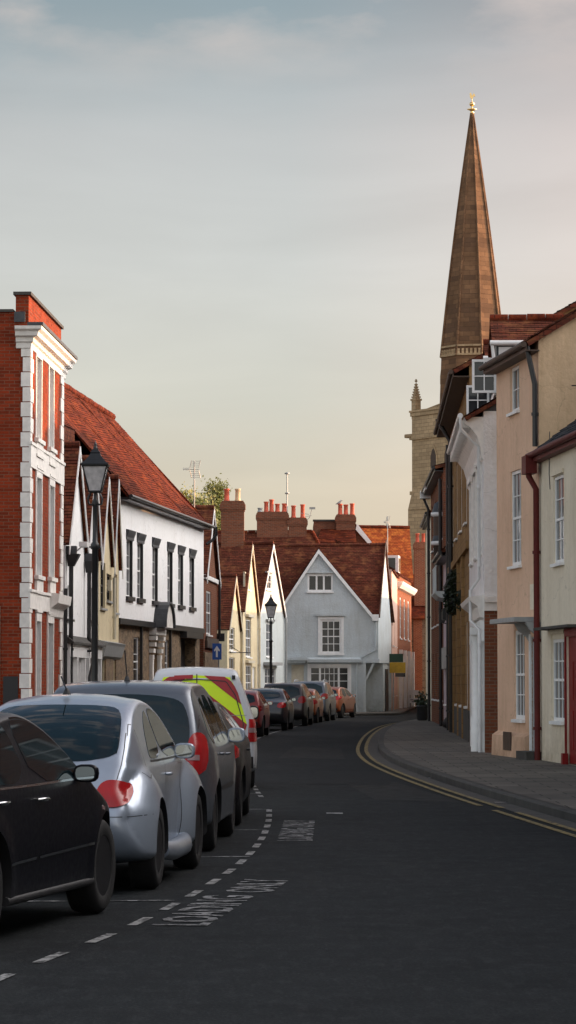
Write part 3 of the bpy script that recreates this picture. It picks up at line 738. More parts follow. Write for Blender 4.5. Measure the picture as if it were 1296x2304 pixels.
H = House('gabled_house', 'white double gabled house with black drainpipes, next to the tall brick house', 'house', (-5.48, 71.0), (-5.19, 79.0))
uB = H.px(191, 1200)[0]; w = H.w
r1 = H.rect(152, 162, 1318, 1392); r2 = H.rect(199, 207, 1322, 1395)
H.holes = [r1, r2]
gd = [(.6, 1.5, .1, 2.3), (2.2, 3.4, .7, 2.3), (4.9, 5.9, .1, 2.3), (6.5, 7.6, .7, 2.3)]
H.holes += gd
two_gables(H, 0, uB, w, 5.05, 7.6, 7.55, 'white_render')
H.window(r1, 2, 4, sill='black_paint'); H.window(r2, 2, 4, sill='black_paint')
for i, g in enumerate(gd): H.window(g, 2 if i % 2 else 1, 2, rec=.14, sash=False, pane='pane_dark')
zf = H.px(180, 1480)[1]; zf2 = H.px(180, 1452)[1]
H.part('shop_fascia', 'white_paint', lambda mb: (mb.box(.1, uB - .15, -.13, -.001, zf, zf2), mb.box(uB + .15, w - .1, -.13, -.001, zf, zf2)))
H.part('canopy_roof', 'kerb_stone', lambda mb: mb.hexa([(0, -.22, zf2 + .002), (w, -.22, zf2 + .002), (w, 0, zf2 + .002), (0, 0, zf2 + .002), (0, -.22, zf2 + .05), (w, -.22, zf2 + .05), (w, -.002, zf2 + .22), (0, -.002, zf2 + .22)]))
H.each('door_post', 'white_paint', [(u - .09, u + .09, -.12, -.001, 0.1, zf) for u in (.2, 1.9, 3.7, 4.7, 6.2, 7.8)])
zh = H.px(188, 1262)[1]
hopper(H, .25, zh); hopper(H, uB - .02, zh)
H.pipe([(.25, -.12, zh - .25), (.25, -.12, .1)], .055); H.pipe([(uB - .02, -.12, zh - .25), (uB - .02, -.12, zf2 + .2), (uB - .02, -.24, zf2), (uB + .02, -.24, zf - .1), (uB - .5, -.2, zf - .5), (uB - .5, -.2, .1)], .055)
H.part('valley_gutter', 'lead', lambda mb: (mb.box(uB - .15, uB + .12, -.25, .1, zh, zh + .2), mb.box(.12, .4, -.25, .1, zh, zh + .2)))
def bbox_lamp(mb):
    z = H.px(163, 1235)[1]
    mb.box(.3, .9, -.5, -.3, z, z + .12); mb.tube([(.5, 0, z - .3), (.5, -.35, z), (.5, -.38, z + .1)], .02, 6)
H.part('wall_light', 'white_metal', bbox_lamp)

H = House('gabled_house', 'cream double gabled house between the white gables and the long white building', 'house', (-5.18, 79.05), (-4.975, 84.9))
uB = H.px(250, 1200)[0]; w = H.w
rs = [H.rect(226, 237, 1265, 1368), H.rect(240, 251, 1292, 1352), H.rect(256, 264, 1292, 1378)]
H.holes = list(rs) + [(.4, 1.5, .1, 2.3), (3.9, 4.5, .9, 2.2)]
two_gables(H, 0, uB, w, 5.0, 7.35, 7.5, 'cream_render')
for r in rs: H.window(r, 2, 3, frame='black_paint' if r is not rs[2] else 'cream_paint', sill='grey_paint', pane='pane_dark', rec=.06)
H.window(H.holes[3], 1, 2, rec=.12, frame='black_paint', sill=None); H.window(H.holes[4], 1, 3, rec=.08)
zc = H.px(245, 1462)[1]
H.part('stone_base', 'flint', lambda mb: (mb.box(1.6, 3.8, -.05, -.002, .1, zc), mb.box(4.6, w, -.05, -.002, .1, zc)))
H.part('shop_hood', 'grey_paint', lambda mb: mb.prism([(0, zc - .3), (-.12, zc - .2), (-.2, zc + .1), (-.24, zc + .18), (0, zc + .24)], 'x', .2, w - .2))
H.pipe([(uB, -.1, H.px(250, 1300)[1]), (uB, -.1, zc + .3)], .05, 'cream_paint')
H.part('burglar_alarm', 'cream_paint', lambda mb: mb.box(2.4, 2.65, -.1, -.002, 4.2, 4.5))

# ------------------------------------------------------------------ LEFT: long white building
H = House('long_white_building', 'long white rendered building with six black hooded windows over a flint ground floor', 'building', (-4.97, 85.0), (-2.98, 102.0))
w = H.w
zj = H.px(300, 1396)[1]; ze = H.px(300, 1128)[1]
rs = [H.rect(284, 299, 1216, 1344), H.rect(308, 323, 1224, 1350), H.rect(342, 356, 1232, 1350), H.rect(375, 390, 1240, 1358), H.rect(400, 413, 1246, 1361), H.rect(425, 438, 1254, 1366)]
zlo = sum(r[2] for r in rs) / 6; zhi = sum(r[3] for r in rs) / 6
rs = [((r[0] + r[1]) / 2 - .55, (r[0] + r[1]) / 2 + .55, zlo, zhi) for r in rs]
H.holes = rs
H.shell([(0, zj), (w, zj), (w, ze), (0, ze)], 6.4, 'white_render', y=-.0, reveal=.16)
for r in rs:
    wd = H.window(r, 3, 4, rec=.09, sill=None, pane='pane_dark', fw=.05)
    a, b, c, d = r
    mb = MB(); mb.prism([(0, d), (-.03, d), (-.03, d + .07), (-.08, d + .2), (-.1, d + .28), (0, d + .3)], 'x', a - .08, b + .08)
    mb.box(a - .02, b + .02, -.015, -.001, d - .02, d + .02)
    mb.build('window_hood', 'lead', wd)
    mb = MB(); mb.box(a - .08, b + .08, -.08, .06, c - .13, c - .003); mb.build('sill', 'black_paint', wd)
    mb = MB(); mb.box(b - .02, b - .003, .0, .16, c, d); mb.build('frame_side', 'black_paint', wd)
gh = [(H.px(312, 1450)[0] - .1, H.px(320, 1450)[0] + .35, 1.5, 3.0), (H.px(383, 1450)[0] - .2, H.px(385, 1450)[0] + .4, 1.5, 3.0)]
dpass = (H.px(416, 1450)[0], H.px(448, 1450)[0])
door = (H.px(352, 1450)[0] - .2, H.px(352, 1450)[0] + .9)
mb = MB()
H.front(mb, [(0, 0), (w, 0), (w, zj - .1), (0, zj - .1)], .14, 0, .3, None, gh + [(dpass[0], dpass[1], .05, zj - .35), (door[0], door[1], .1, 2.9)])
mb.quad((w, .14, 0), (w, 6.4, 0), (w, 6.4, zj), (w, .14, zj)); mb.quad((0, .14, 0), (0, 6.4, 0), (0, 6.4, zj), (0, .14, zj))
mb.build('ground_floor_wall', 'flint', H.root, fix='weld')
for g in gh: H.window(g, 1, 3, y=.14, rec=.05, pane='pane_dark')
H.part('carriage_door', 'dark_door', lambda mb: mb.box(dpass[0], dpass[1], .5, .55, 0.05, zj - .35))
H.part('front_door', 'white_paint', lambda mb: mb.box(door[0], door[1], .4, .45, .1, 2.9))
H.part('jetty_beam', 'black_paint', lambda mb: (mb.box(-.02, w + .02, -.05, .16, zj - .15, zj + .02), mb.box(dpass[0] - .2, dpass[1] + .35, -.1, .14, zj - .36, zj - .16)))
H.part('black_board', 'black_paint', lambda mb: (mb.box(gh[0][1] + .02, gh[0][1] + .14, .06, .138, .15, zj - .16), mb.box(gh[1][1] + .02, gh[1][1] + .14, .06, .138, .15, zj - .16)))
for u in (door[0] - .22, door[1] + .22):
    H.part('door_pillar', 'white_stone', lambda mb: (mb.box(u - .18, u + .18, .0, .138, .12, .5), mb.box(u - .13, u + .13, .03, .138, .5, 2.35),
        [mb.box(u - .15 - .04 * (k % 2), u + .15 + .04 * (k % 2), .02 - .035 * k, .138, z, z + .13) for k, z in enumerate((2.35, 2.55, 2.75, 2.95))]))
H.part('door_entablature', 'white_stone', lambda mb: mb.box(door[0] - .42, door[1] + .42, -.1, .138, 3.12, zj - .16))
def hood(mb, mi=0, inner=False):
    uc = (door[0] + door[1]) / 2; rr = .95; n = 12; z0 = zj - .13
    o = [(uc + rr * math.cos(math.pi * k / n), z0 + .82 * math.sin(math.pi * k / n)) for k in range(n + 1)]
    if inner:
        mb.prism([(x * .93 + uc * .07, z0 + (z - z0) * .93) for x, z in o], 'y', -.34, -.3); return
    i_ = [(uc + (x - uc) * .93, z0 + (z - z0) * .93) for x, z in o]
    for k in range(n):
        mb.hexa([(o[k][0], -.42, o[k][1]), (o[k + 1][0], -.42, o[k + 1][1]), (o[k + 1][0], .0, o[k + 1][1]), (o[k][0], .0, o[k][1]),
                 (i_[k][0], -.42, i_[k][1]), (i_[k + 1][0], -.42, i_[k + 1][1]), (i_[k + 1][0], .0, i_[k + 1][1]), (i_[k][0], .0, i_[k][1])])
H.part('door_hood', 'lead', hood); H.part('hood_tympanum', 'white_stone', lambda mb: hood(mb, inner=True))
# roof with a sagging ridge and a hipped far end
zr = 10.95
mb = MB(); RD = 3.15; ue = w - .75
slope(mb, (-.1, -.3, ze + .02), (w + .05, -.3, ze + .02), (-.1, RD, zr + .35), (ue, RD, zr), sag=.12)
slope(mb, (w + .05, 6.6, ze), (-.1, 6.6, ze), (ue, RD, zr), (-.1, RD, zr + .35), sag=.05)
slope(mb, (w + .05, -.29, ze + .02), (w + .05, 6.6, ze + .02), (ue, RD, zr), (ue, RD + .1, zr), sag=.02)
kz = (zr + .35 - ze - .02) / (RD + .3)
slope(mb, (-12.5, 1.3, ze + .02 + 1.6 * kz), (-.12, 1.3, ze + .02 + 1.6 * kz), (-12.5, RD, zr + .1), (-.12, RD, zr + .35), sag=.12)
rf = mb.build('roof', 'tile_red', H.root)
H.part('tile_hung_wall', 'tile_dark', lambda mb: mb.box(-12.5, -.12, 1.32, 1.4, 4.0, ze + 1.6 * kz))
H.part('end_wall', 'brick_brown', lambda mb: mb.add([(w, 0, ze), (w, 6.4, ze), (w - .7, RD, zr - .1), (-12.4, 1.4, 0), (-12.4, 5, 0), (-12.4, 5, 8.5), (-12.4, RD, zr), (-12.4, 1.4, 9.0)], [(0, 1, 2), (3, 4, 5, 6, 7)]))
mb = MB(); ridge(mb, (-12.5, RD, zr + .12), (-.1, RD, zr + .37), .12); ridge(mb, (-.1, RD, zr + .37), (ue, RD, zr + .02), .12); mb.build('ridge_tiles', 'tile_red', rf)
H.part('gutter', 'black_paint', lambda mb: (mb.tube([(-.1, -.36, ze + .0), (w + .05, -.36, ze + .0)], .06, 8), mb.box(0, w, -.28, -.002, ze - .1, ze - .02)))
H.pipe([(w + .05, -.42, ze), (w + .18, -.42, ze - .25), (w + .16, -.3, ze - .45), (w + .0, -.1, ze - .6)], .055, brackets=False)
# aerial on the far end
def aerial(px, ytop, ybot, Y, label, w_=.5, dishes=False, mast=.022):
    p = at(px, ybot, Y); q = at(px, ytop, Y); h = q.z - p.z + .4
    e = empty('tv_aerial', (p.x, p.y, p.z - .4), 0, label, 'aerial')
    m_ = MB(); m_.tube([(0, 0, 0), (0, 0, h)], mast, 8); m_.build('mast', 'galvanised', e)
    a = MB(); L = w_
    a.tube([(-L * .9, -.1, h - .3), (L * .35, .1, h - .3)], .014, 6)
    for s_ in (1, -1):
        for k in range(4):
            zz = h - .3 + s_ * (.08 + .07 * k); a.tube([(-L * .35 + .02 * k, 0, zz), (L * .3 + .02 * k, .02, zz)], .006, 4)
        for x in (-L * .35, L * .35): a.tube([(x, 0, h - .3 + s_ * .05), (x + .06, .02, h - .3 + s_ * .32)], .014, 5)
    for k in range(6): x = -L * .85 + k * L * .1; a.tube([(x, -.08, h - .36), (x, -.08, h - .24)], .006, 4)
    a.build('antenna', 'galvanised', e); return e
aerial(437, 1037, 1150, 103.5, 'tall thin television aerial above the far end of the long red roof', .45)

# ------------------------------------------------------------------ LEFT: brick house behind it
H = House('brick_house', 'narrow brown brick house with one tall white window, right of the long white building', 'house', (-2.985, 102.3), (-2.66, 108.4))
w = H.w; r = H.rect(464, 475, 1330, 1428); r = (r[0], r[1], r[2], r[3])
ra = (w - 4.2, w - 3.4, 5.4, 6.6)
zb = H.px(480, 1305)[1]
H.holes = [r, ra]
gl = [(0, 0), (w, 0), (w, zb), (w * .5, zb + 2.55), (0, zb)]
H.shell(gl, 6, 'brick_brown', reveal=.08)
H.window(r, 2, 4, rec=.03, fw=.07); H.window(ra, 2, 4, rec=.03)
gable_roof(H, 0, w, zb, zb + 2.55, 6, ov=.12, mat='tile_dark')
H.part('string_course', 'white_paint', lambda mb: mb.box(-.02, w + .05, -.08, -.001, zb - .1, zb + .05))
H.part('bay_shopfront', 'soffit_brown', lambda mb: (mb.box(.5, w + .05, -.1, -.002, 2.85, 3.1), mb.box(.7, w, -.07, -.003, 3.1, 3.22)))
H.part('flint_panel', 'flint', lambda mb: mb.box(0, w, -.05, -.001, 0, 2.68))
H.part('shop_signboard', 'black_paint', lambda mb: mb.box(w + .0, w + .05, -.28, .35, 3.15, 3.45))
H.pipe([(w - .15, -.1, zb), (w - .15, -.1, 3.3)], .05)

# ------------------------------------------------------------------ LEFT: three gables
def small_gable(label, A, B, ze, za, wall, wins, depth, barge='white_paint', tile='tile_dark', door=None, ovs=.05, base=None):
    H = House('gabled_house', label, 'house', A, B); w = H.w; H.holes = [r for r in wins]
    if door: H.holes.append(door)
    H.shell([(0, 0), (w, 0), (w, ze), (w / 2, za), (0, ze)], depth, wall, reveal=.1)
    gable_roof(H, 0, w, ze, za, depth, mat=tile, barge=barge, ovs=ovs)
    return H
A5a = ((-2.62, 124.5), (-2.12, 129.0)); t = House('x', 'x', 'x', *A5a); ra = t.rect(516, 528, 1412, 1464); rb = (ra[0], ra[1], .9, 2.7); bpy.data.objects.remove(t.root)
H = small_gable('small low cream gabled house left of the bigger cream gable', *A5a, 3.9, 6.25, 'cream_render', [ra, rb], 8, 'cream_paint')
H.window(ra, 2, 4, rec=.05); H.window(rb, 2, 4, rec=.05)
H.pipe([(H.w - .05, -.1, 3.9), (H.w - .05, -.1, .1)], .05, 'cream_paint')
H.part('hanging_bracket', 'black_iron', lambda mb: (mb.tube([(.9, 0, 2.9), (.9, -.9, 2.9)], .02, 6), mb.tube([(.9, 0, 3.2), (.9, -.45, 2.92)], .015, 6)))
t = House('x', 'x', 'x', (-2.03, 129.4), (-1.43, 136.0)); q = [t.rect(552, 562, 1288, 1326), t.rect(553, 565, 1394, 1478), t.rect(553, 566, 1497, 1570), t.rect(568, 575, 1500, 1600)]; bpy.data.objects.remove(t.root)
q[2] = q[2][:2] + (.8, q[2][3]); q[3] = q[3][:2] + (.1, q[3][3])
H = small_gable('cream gabled house with a brick chimney, middle of the three far gables', (-2.03, 129.4), (-1.43, 136.0), 4.8, 7.95, 'cream_render', q[:3], 9, 'cream_paint', door=q[3])
for i, r in enumerate(q[:3]): H.window(r, 2, 4, rec=.04, pane='pane_curtain')
H.window(q[3], 1, 2, rec=.04, sash=False, frame='cream_paint', pane='white_paint', sill=None)
H.part('window_head', 'cream_paint', lambda mb: [mb.box(r[0] - .15, r[1] + .15, -.15, -.001, r[3] + .1, r[3] + .22) for r in q[1:3]])
H.pipe([(H.w - .1, -.1, 4.9), (H.w - .1, -.1, .1)], .06, 'cream_paint')
c0 = H.loc(at(498, 1200, 133)); c1 = H.loc(at(549, 1200, 133))
zt_ = at(520, 1130, 133).z
cm = chimney(H.root, -.53, .53, -.4, .4, 6.0, zt_, [(.24, .62, 'terracotta'), (.72, .62, 'buff_pot')], 'brick_brown')
ctr = H.loc(at(523.5, 1200, 133)); cm.location = (ctr.x, ctr.y, 0); cm.rotation_euler = (0, 0, -H.rz)
H5 = House('gabled_house', 'pale blue-white gabled house behind the far street lamp', 'house', (-1.42, 136.2), (-.17, 141.3)); H = H5
q = [H.rect(598, 611, 1292, 1326), H.rect(599, 613, 1402, 1478), H.rect(596, 620, 1502, 1570)]; q[2] = q[2][:2] + (.8, q[2][3])
H.holes = list(q); w = H.w
H.shell([(0, 0), (w, 0), (w, 4.8), (w / 2, 8.25), (0, 4.8)], 9, 'pale_blue_render', reveal=.1)
gable_roof(H, 0, w, 4.8, 8.25, 9, mat='tile_dark', ovs=.05)
H.window(q[0], 3, 2, rec=.03, sash=False); H.window(q[1], 2, 4, rec=.04, pane='pane_curtain'); H.window(q[2], 3, 4, rec=.04, pane='pane_curtain')
H.part('window_hood', 'grey_paint', lambda mb: (mb.box(q[2][0] - .3, q[2][1] + .25, -.3, -.001, q[2][3] + .1, q[2][3] + .25), mb.box(q[1][0] - .12, q[1][1] + .12, -.12, -.001, q[1][3] + .08, q[1][3] + .18), mb.box(q[0][0] - .1, q[0][1] + .1, -.1, -.001, q[0][3] + .06, q[0][3] + .12)))
H.pipe([(w - .08, -.1, 4.8), (w - .08, -.1, .1)], .05, 'grey_paint')
# ------------------------------------------------------------------ the blue corner house
YB = 146.0
xl = at(640, 1400, YB).x; xr = at(851, 1400, YB).x
H = House('blue_corner_house', 'pale blue gabled corner house facing down the street', 'house', (xl, YB), (xr, YB)); w = H.w
ga = H.px(717, 1240); gl = H.px(640, 1362); gr = H.px(838, 1388)
att = H.rect(692, 749, 1292, 1331); mid = H.rect(721, 768, 1394, 1470); bay = H.rect(697, 785, 1500, 1572); dr = (.12, .38, .12, 2.3)
cor = (H.px(819, 1400)[0], w - .02, 0.12, H.px(819, 1490)[1])
H.holes = [att, mid, bay, (.35, .98, .12, 2.5)]
zr_ = gr[1]
fx = gr[0]
H.front
mb = MB()
H.front(mb, [(0, 0), (cor[0], 0), (cor[0], cor[3]), (w, cor[3]), (w, zr_ + .05), (fx, zr_), (ga[0], ga[1]), (0, gl[1])], 0, 0, .1)
# side towards the lane, skewed, with its own gable
sb = H.loc((5.46, 153.0, 0)); sa = (w, 0, 0)
zgb = at(868, 1228, 149.5).z
def SP(t, z): return (w + (sb.x - w) * t, sb.y * t, z)
zj2 = cor[3] - .03
mb.add([SP(0, zj2), SP(1, zj2), SP(1, zr_ - .2), SP(.5, zgb), SP(0, zr_)], [(0, 1, 2, 3, 4)])
mb.add([SP(0.35, 0), SP(1, 0), SP(1, zj2), SP(0.35, zj2)], [(0, 1, 2, 3)])
mb.quad((cor[0], 0, 0), (cor[0], 2.2, 0), (cor[0], 2.2, zj2), (cor[0], 0, zj2)); mb.quad((cor[0], 2.2, 0), SP(.35, 0), SP(.35, zj2), (cor[0], 2.2, zj2))
mb.quad((0, 0, 0), (0, 7, 0), (0, 7, 5), (0, 0, gl[1])); mb.quad((0, 7, 0), (sb.x, 7, 0), (sb.x, 7, 5.2), (0, 7, 5))
mb.quad((cor[0], 0, zj2 + .02), (w, 0, zj2 + .02), SP(1, zj2 + .02), (cor[0], 3, zj2 + .02))
mb.build('wall', 'blue_render', H.root, fix='weld')
H.window(att, 3, 1, rec=.04, sash=False, fw=.09, bar=.09); H.window(mid, 3, 4, rec=.03, fw=.1, bar=.035, sill=None)
wb = H.window(bay, 1, 1, rec=.03, sash=False, fw=.07, pane='pane_dark')
H.part('bay_mullion', 'white_paint', lambda mb: ([mb.box(bay[0] + (bay[1] - bay[0]) * f - .05, bay[0] + (bay[1] - bay[0]) * f + .05, -.03, .1, bay[2], bay[3]) for f in (.26, .74)],
    [mb.box(bay[0] + (bay[1] - bay[0]) * f - .015, bay[0] + (bay[1] - bay[0]) * f + .015, .005, .05, bay[2], bay[3]) for f in (.38, .5, .62)],
    [mb.box(bay[0], bay[1], .008, .045, bay[2] + (bay[3] - bay[2]) * f - .015, bay[2] + (bay[3] - bay[2]) * f + .015) for f in (.3, .55, .78)]))
H.part('window_head', 'blue_render', lambda mb: (mb.box(mid[0] - .2, mid[1] + .2, -.14, -.001, mid[3] + .18, mid[3] + .3), mb.box(att[0] - .08, att[1] + .08, -.1, -.001, att[3] + .06, att[3] + .12)))
H.part('window_surround', 'white_paint', lambda mb: [(mb.box(a - .12, a, -.03, 0, c, d), mb.box(b, b + .12, -.03, 0, c, d), mb.box(a - .12, b + .12, -.031, 0, d, d + .14), mb.box(a - .15, b + .15, -.08, 0, c - .1, c)) for (a, b, c, d) in (mid, bay)])
zl = H.px(740, 1488)[1]
H.part('ledge', 'blue_render', lambda mb: mb.prism([(0, zl - .15), (-.28, zl - .05), (-.3, zl + .1), (0, zl + .2)], 'x', bay[0] - .15, cor[0] - .15))
H.part('door_canopy', 'blue_render', lambda mb: (mb.box(.05, 1.15, -.6, -.002, zl + .05, zl + .2), mb.box(.1, 1.05, -.5, -.002, zl - .08, zl + .05)))
H.part('front_door', 'cream_paint', lambda mb: mb.box(.35, .98, .06, .1, .12, 2.5))
H.part('bargeboard', 'white_paint', lambda mb: (mb.prism([(gl[0] - .05, gl[1] - .12), (ga[0], ga[1] - .14), (ga[0], ga[1] + .1), (gl[0] - .05, gl[1] + .1)], 'y', -.16, -.11),
                                              mb.prism([(ga[0], ga[1] - .14), (fx, gr[1] - .1), (fx, gr[1] + .12), (ga[0], ga[1] + .1)], 'y', -.161, -.111)))
H.part('gutter_box', 'white_paint', lambda mb: mb.box(fx - .02, w + .02, -.2, .3, zr_ - .2, zr_ + .12))
tl = MB()
D2 = 3.5; zR = at(800, 1228, YB + D2).z
slope(tl, (gl[0] - .05, 2.9, gl[1] + .1), (gl[0] - .05, -.12, gl[1] + .1), (ga[0], 2.9, ga[1] + .12), (ga[0], -.12, ga[1] + .12))
slope(tl, (fx + .02, -.12, gr[1] + .1), (fx + .02, 2.9, gr[1] + .1), (ga[0], -.12, ga[1] + .12), (ga[0], 2.9, ga[1] + .12))
slope(tl, (ga[0] - 2.2, .12, zr_ + .0), (w + .1, .0, zr_ + .0), (ga[0] - 2.2, D2, zR), (w + .5, D2, zR + .05), sag=.05)
slope(tl, (w + 1.1, 7.1, zr_ - .1), (ga[0] - 2.2, 7.1, zr_ - .1), (w + .5, D2, zR + .05), (ga[0] - 2.2, D2, zR))
rf = tl.build('roof', 'tile_dark', H.root)
rr = MB(); ridge(rr, (ga[0], -.12, ga[1] + .12), (ga[0], 2.9, ga[1] + .12), .1); ridge(rr, (ga[0] - 2, D2, zR), (w + .5, D2, zR + .05), .1); rr.build('ridge_tiles', 'tile_dark', rf)
bb = MB()
for (t0, z0, t1, z1) in ((-.02, zr_ - .05, .5, zgb + .12), (.5, zgb + .12, 1.02, zr_ - .3)):
    a, b = Vector(SP(t0, z0)), Vector(SP(t1, z1)); o_ = Vector((.06, -.02, 0))
    bb.hexa([a + o_, b + o_, b + o_ + Vector((.03, 0, 0)), a + o_ + Vector((.03, 0, 0)), a + o_ + Vector((0, 0, .22)), b + o_ + Vector((0, 0, .22)), b + o_ + Vector((.03, 0, .22)), a + o_ + Vector((.03, 0, .22))])
bb.build('bargeboard', 'soffit_brown', rf)
px_ = H.px(846, 1400)[0]; p2 = H.px(803, 1480)
H.pipe([(px_, -.1, zr_ - .2), (px_, -.1, H.px(846, 1462)[1]), (p2[0], -.1, H.px(803, 1484)[1]), (p2[0], -.1, .12)], .045, 'blue_render', brackets=False)
def cposts(mb):
    mb.box(cor[0] - .09, cor[0] + .09, -.03, .15, .12, zj2)
H.part('timber_post', 'blue_render', cposts)
def cposts(mb):
    q_ = H.loc(at(875, 1550, 152)); mb.box(q_.x - .1, q_.x + .1, q_.y - .1, q_.y + .1, .0, zj2)
H.part('timber_post', 'blue_render', cposts)
def cposts(mb):
    mb.hexa([(cor[0] + .05, .03, zj2 - .85), (cor[0] + .15, .03, zj2 - .85), (cor[0] + .15, .1, zj2 - .85), (cor[0] + .05, .1, zj2 - .85),
             (cor[0] + .42, .03, zj2), (cor[0] + .56, .03, zj2), (cor[0] + .56, .1, zj2), (cor[0] + .42, .1, zj2)])
H.part('timber_brace', 'blue_render', cposts)
def jb(mb):
    a, b = Vector(SP(0, zj2)), Vector(SP(1, zj2)); o_ = Vector((.05, 0, 0))
    mb.hexa([a, b, b + o_, a + o_, a + Vector((0, 0, .2)), b + Vector((0, 0, .2)), b + o_ + Vector((0, 0, .2)), a + o_ + Vector((0, 0, .2))])
    mb.box(cor[0] - .3, w + .05, -.06, -.002, zj2, zj2 + .18)
H.part('jetty_beam', 'blue_render', jb)
H.part('lane_door', 'dark_door', lambda mb: mb.add([SP(.5, .1), SP(.72, .1), SP(.72, 2.3), SP(.5, 2.3), tuple(Vector(SP(.5, .1)) + Vector((.04, 0, 0))), tuple(Vector(SP(.72, .1)) + Vector((.04, 0, 0))), tuple(Vector(SP(.72, 2.3)) + Vector((.04, 0, 0))), tuple(Vector(SP(.5, 2.3)) + Vector((.04, 0, 0)))], [(0, 1, 2, 3), (4, 5, 6, 7), (0, 1, 5, 4), (2, 3, 7, 6), (0, 3, 7, 4), (1, 2, 6, 5)]))

# roofs and stacks behind the blue house
zh = at(600, 1198, 157).z
H = House('tiled_house', 'dark tiled house with a long brick chimney stack, behind the blue corner house', 'house', (-4.6, 153.2), (1.3, 153.2)); w = H.w
H.shell([(0, 0), (w, 0), (w, 5.6), (0, 5.6)], 8, 'brick_brown')
mb = MB(); r1_ = at(702, 1194, 157.2)
slope(mb, (-1.5, -.3, 5.4), (w + 2.2, -.3, 5.4), (-1.5, 4, zh), (r1_.x + 4.6, 4, zh + .05), sag=.07, course=.13)
slope(mb, (w + 2.2, -.3, 5.4), (w + 2.2, 8.4, 5.4), (r1_.x + 4.6, 4, zh + .05), (r1_.x + 4.65, 4.1, zh + .05), sag=.04, course=.13)
slope(mb, (w + 2.2, 8.4, 5.4), (-1.5, 8.4, 5.4), (r1_.x + 4.6, 4.1, zh + .05), (-1.5, 4.1, zh), sag=.04, course=.13)
rf = mb.build('roof', 'tile_dark', H.root)
rr = MB(); ridge(rr, (-1.5, 4, zh), (r1_.x + 4.6, 4, zh + .05), .11); ridge(rr, (r1_.x + 4.6, 4, zh + .05), (w + 2.2, -.3, 5.45), .11); rr.build('ridge_tiles', 'tile_red', rf)
def wx(px, Y): return at(px, 1200, Y).x
Yc = 157.2
xa, xb = H.loc((wx(578, Yc), Yc, 0)).x, H.loc((wx(648, Yc), Yc, 0)).x
c_ = chimney(H.root, xa, xb, 3.7, 4.5, 8.6, at(600, 1154, Yc).z, [(.1, .28, 'galvanised'), (.30, .62, 'terracotta'), (.47, .74, 'terracotta'), (.66, .50, 'terracotta'), (.88, .52, 'terracotta')], 'brick_brown')
xa, xb = xb + .02, H.loc((wx(690, Yc), Yc, 0)).x
chimney(H.root, xa, xb, 3.7, 4.4, 8.6, at(600, 1167, Yc).z, [(.28, .72, 'terracotta'), (.78, .78, 'terracotta')], 'brick_brown')
e = at(646, 1155, 157); m_ = empty('radio_mast', (e.x, e.y + .2, e.z - 2.0), 0, 'thin tall radio mast rising beside the long chimney stack', 'mast')
mb = MB(); hh = at(646, 1066, 157).z - e.z + 2.0; mb.tube([(0, 0, 0), (0, 0, hh)], .035, 8); mb.build('pole', 'galvanised', m_)
mb = MB(); mb.lathe([(.02, hh - .02), (.14, hh), (.14, hh + .06), (.02, hh + .1)], n=10); mb.lathe([(.02, hh - 1.12), (.12, hh - 1.08), (.12, hh - 1.02), (.02, hh - 1.0)], n=10); mb.build('mast_collar', 'galvanised', m_)
e = at(697, 1150, 157); m_ = empty('television_aerial', (e.x, e.y, e.z - .6), 0, 'small curved bracket aerial beside the right hand pots of the long stack', 'aerial')
mb = MB(); mb.tube([(-.25, 0, 0), (-.02, 0, .25), (.06, 0, .5), (.12, 0, .72)], .02, 6); mb.box(-.02, .3, -.03, .03, .7, .82); mb.tube([(-.35, 0, .3), (.1, 0, .35)], .012, 5); mb.tube([(-.5, 0, .5), (-.05, 0, .42)], .012, 5); mb.build('bracket', 'galvanised', m_)

YI = 161.0
pa, pb_ = wx(706, YI), wx(836, YI)
H = House('brick_gable_house', 'brick gable with white sloping edge and three chimney pots, above the blue house roof', 'house', (pa, YI), (pb_, YI)); w = H.w
def zz(y): return at(760, y, YI).z
ux = lambda px: H.px(px, 1200)[0]
H.shell([(0, 0), (w, 0), (w, zz(1225)), (ux(803), zz(1182)), (ux(797), zz(1173)), (0, zz(1173))], 6, 'brick_brown')
chimney(H.root, ux(756), ux(799), -.3, .45, 6.5, zz(1160), [(.22, .66, 'terracotta'), (.52, .62, 'terracotta'), (.85, .68, 'terracotta')], 'brick_brown')
H.part('coping', 'kerb_stone', lambda mb: mb.box(-.05, ux(756), -.06, .4, zz(1173), zz(1173) + .1))
H.part('bargeboard', 'white_paint', lambda mb: mb.prism([(ux(800), zz(1192)), (ux(830), zz(1226)), (ux(836), zz(1220)), (ux(803), zz(1178))], 'y', -.2, -.05))
mb = MB(); slope(mb, (ux(836), -.1, zz(1226)), (ux(836), 6, zz(1226)), (ux(800), -.1, zz(1180)), (ux(800), 6, zz(1180))); slope(mb, (ux(712), -2.6, zz(1226)), (ux(800), -2.6, zz(1226)), (ux(722), -.05, zz(1190)), (ux(798), -.05, zz(1190))); mb.build('roof', 'tile_red', H.root)
c_ = at(748, 1137, YI)
# pigeon on a pot
pg = empty('pigeon', (at(763, 1135, YI).x, YI + .1, at(760, 1136, YI).z - .02), 0, 'small grey bird perched on the left pot of the right chimney', 'bird')
mb = MB(); mb.tube([(-.2, 0, .06), (-.1, 0, .1), (0, 0, .14), (.08, 0, .2), (.12, 0, .27), (.17, 0, .27), (.2, 0, .255)], [.01, .045, .075, .07, .04, .035, .005], 10); mb.build('body', 'grey_paint', pg)

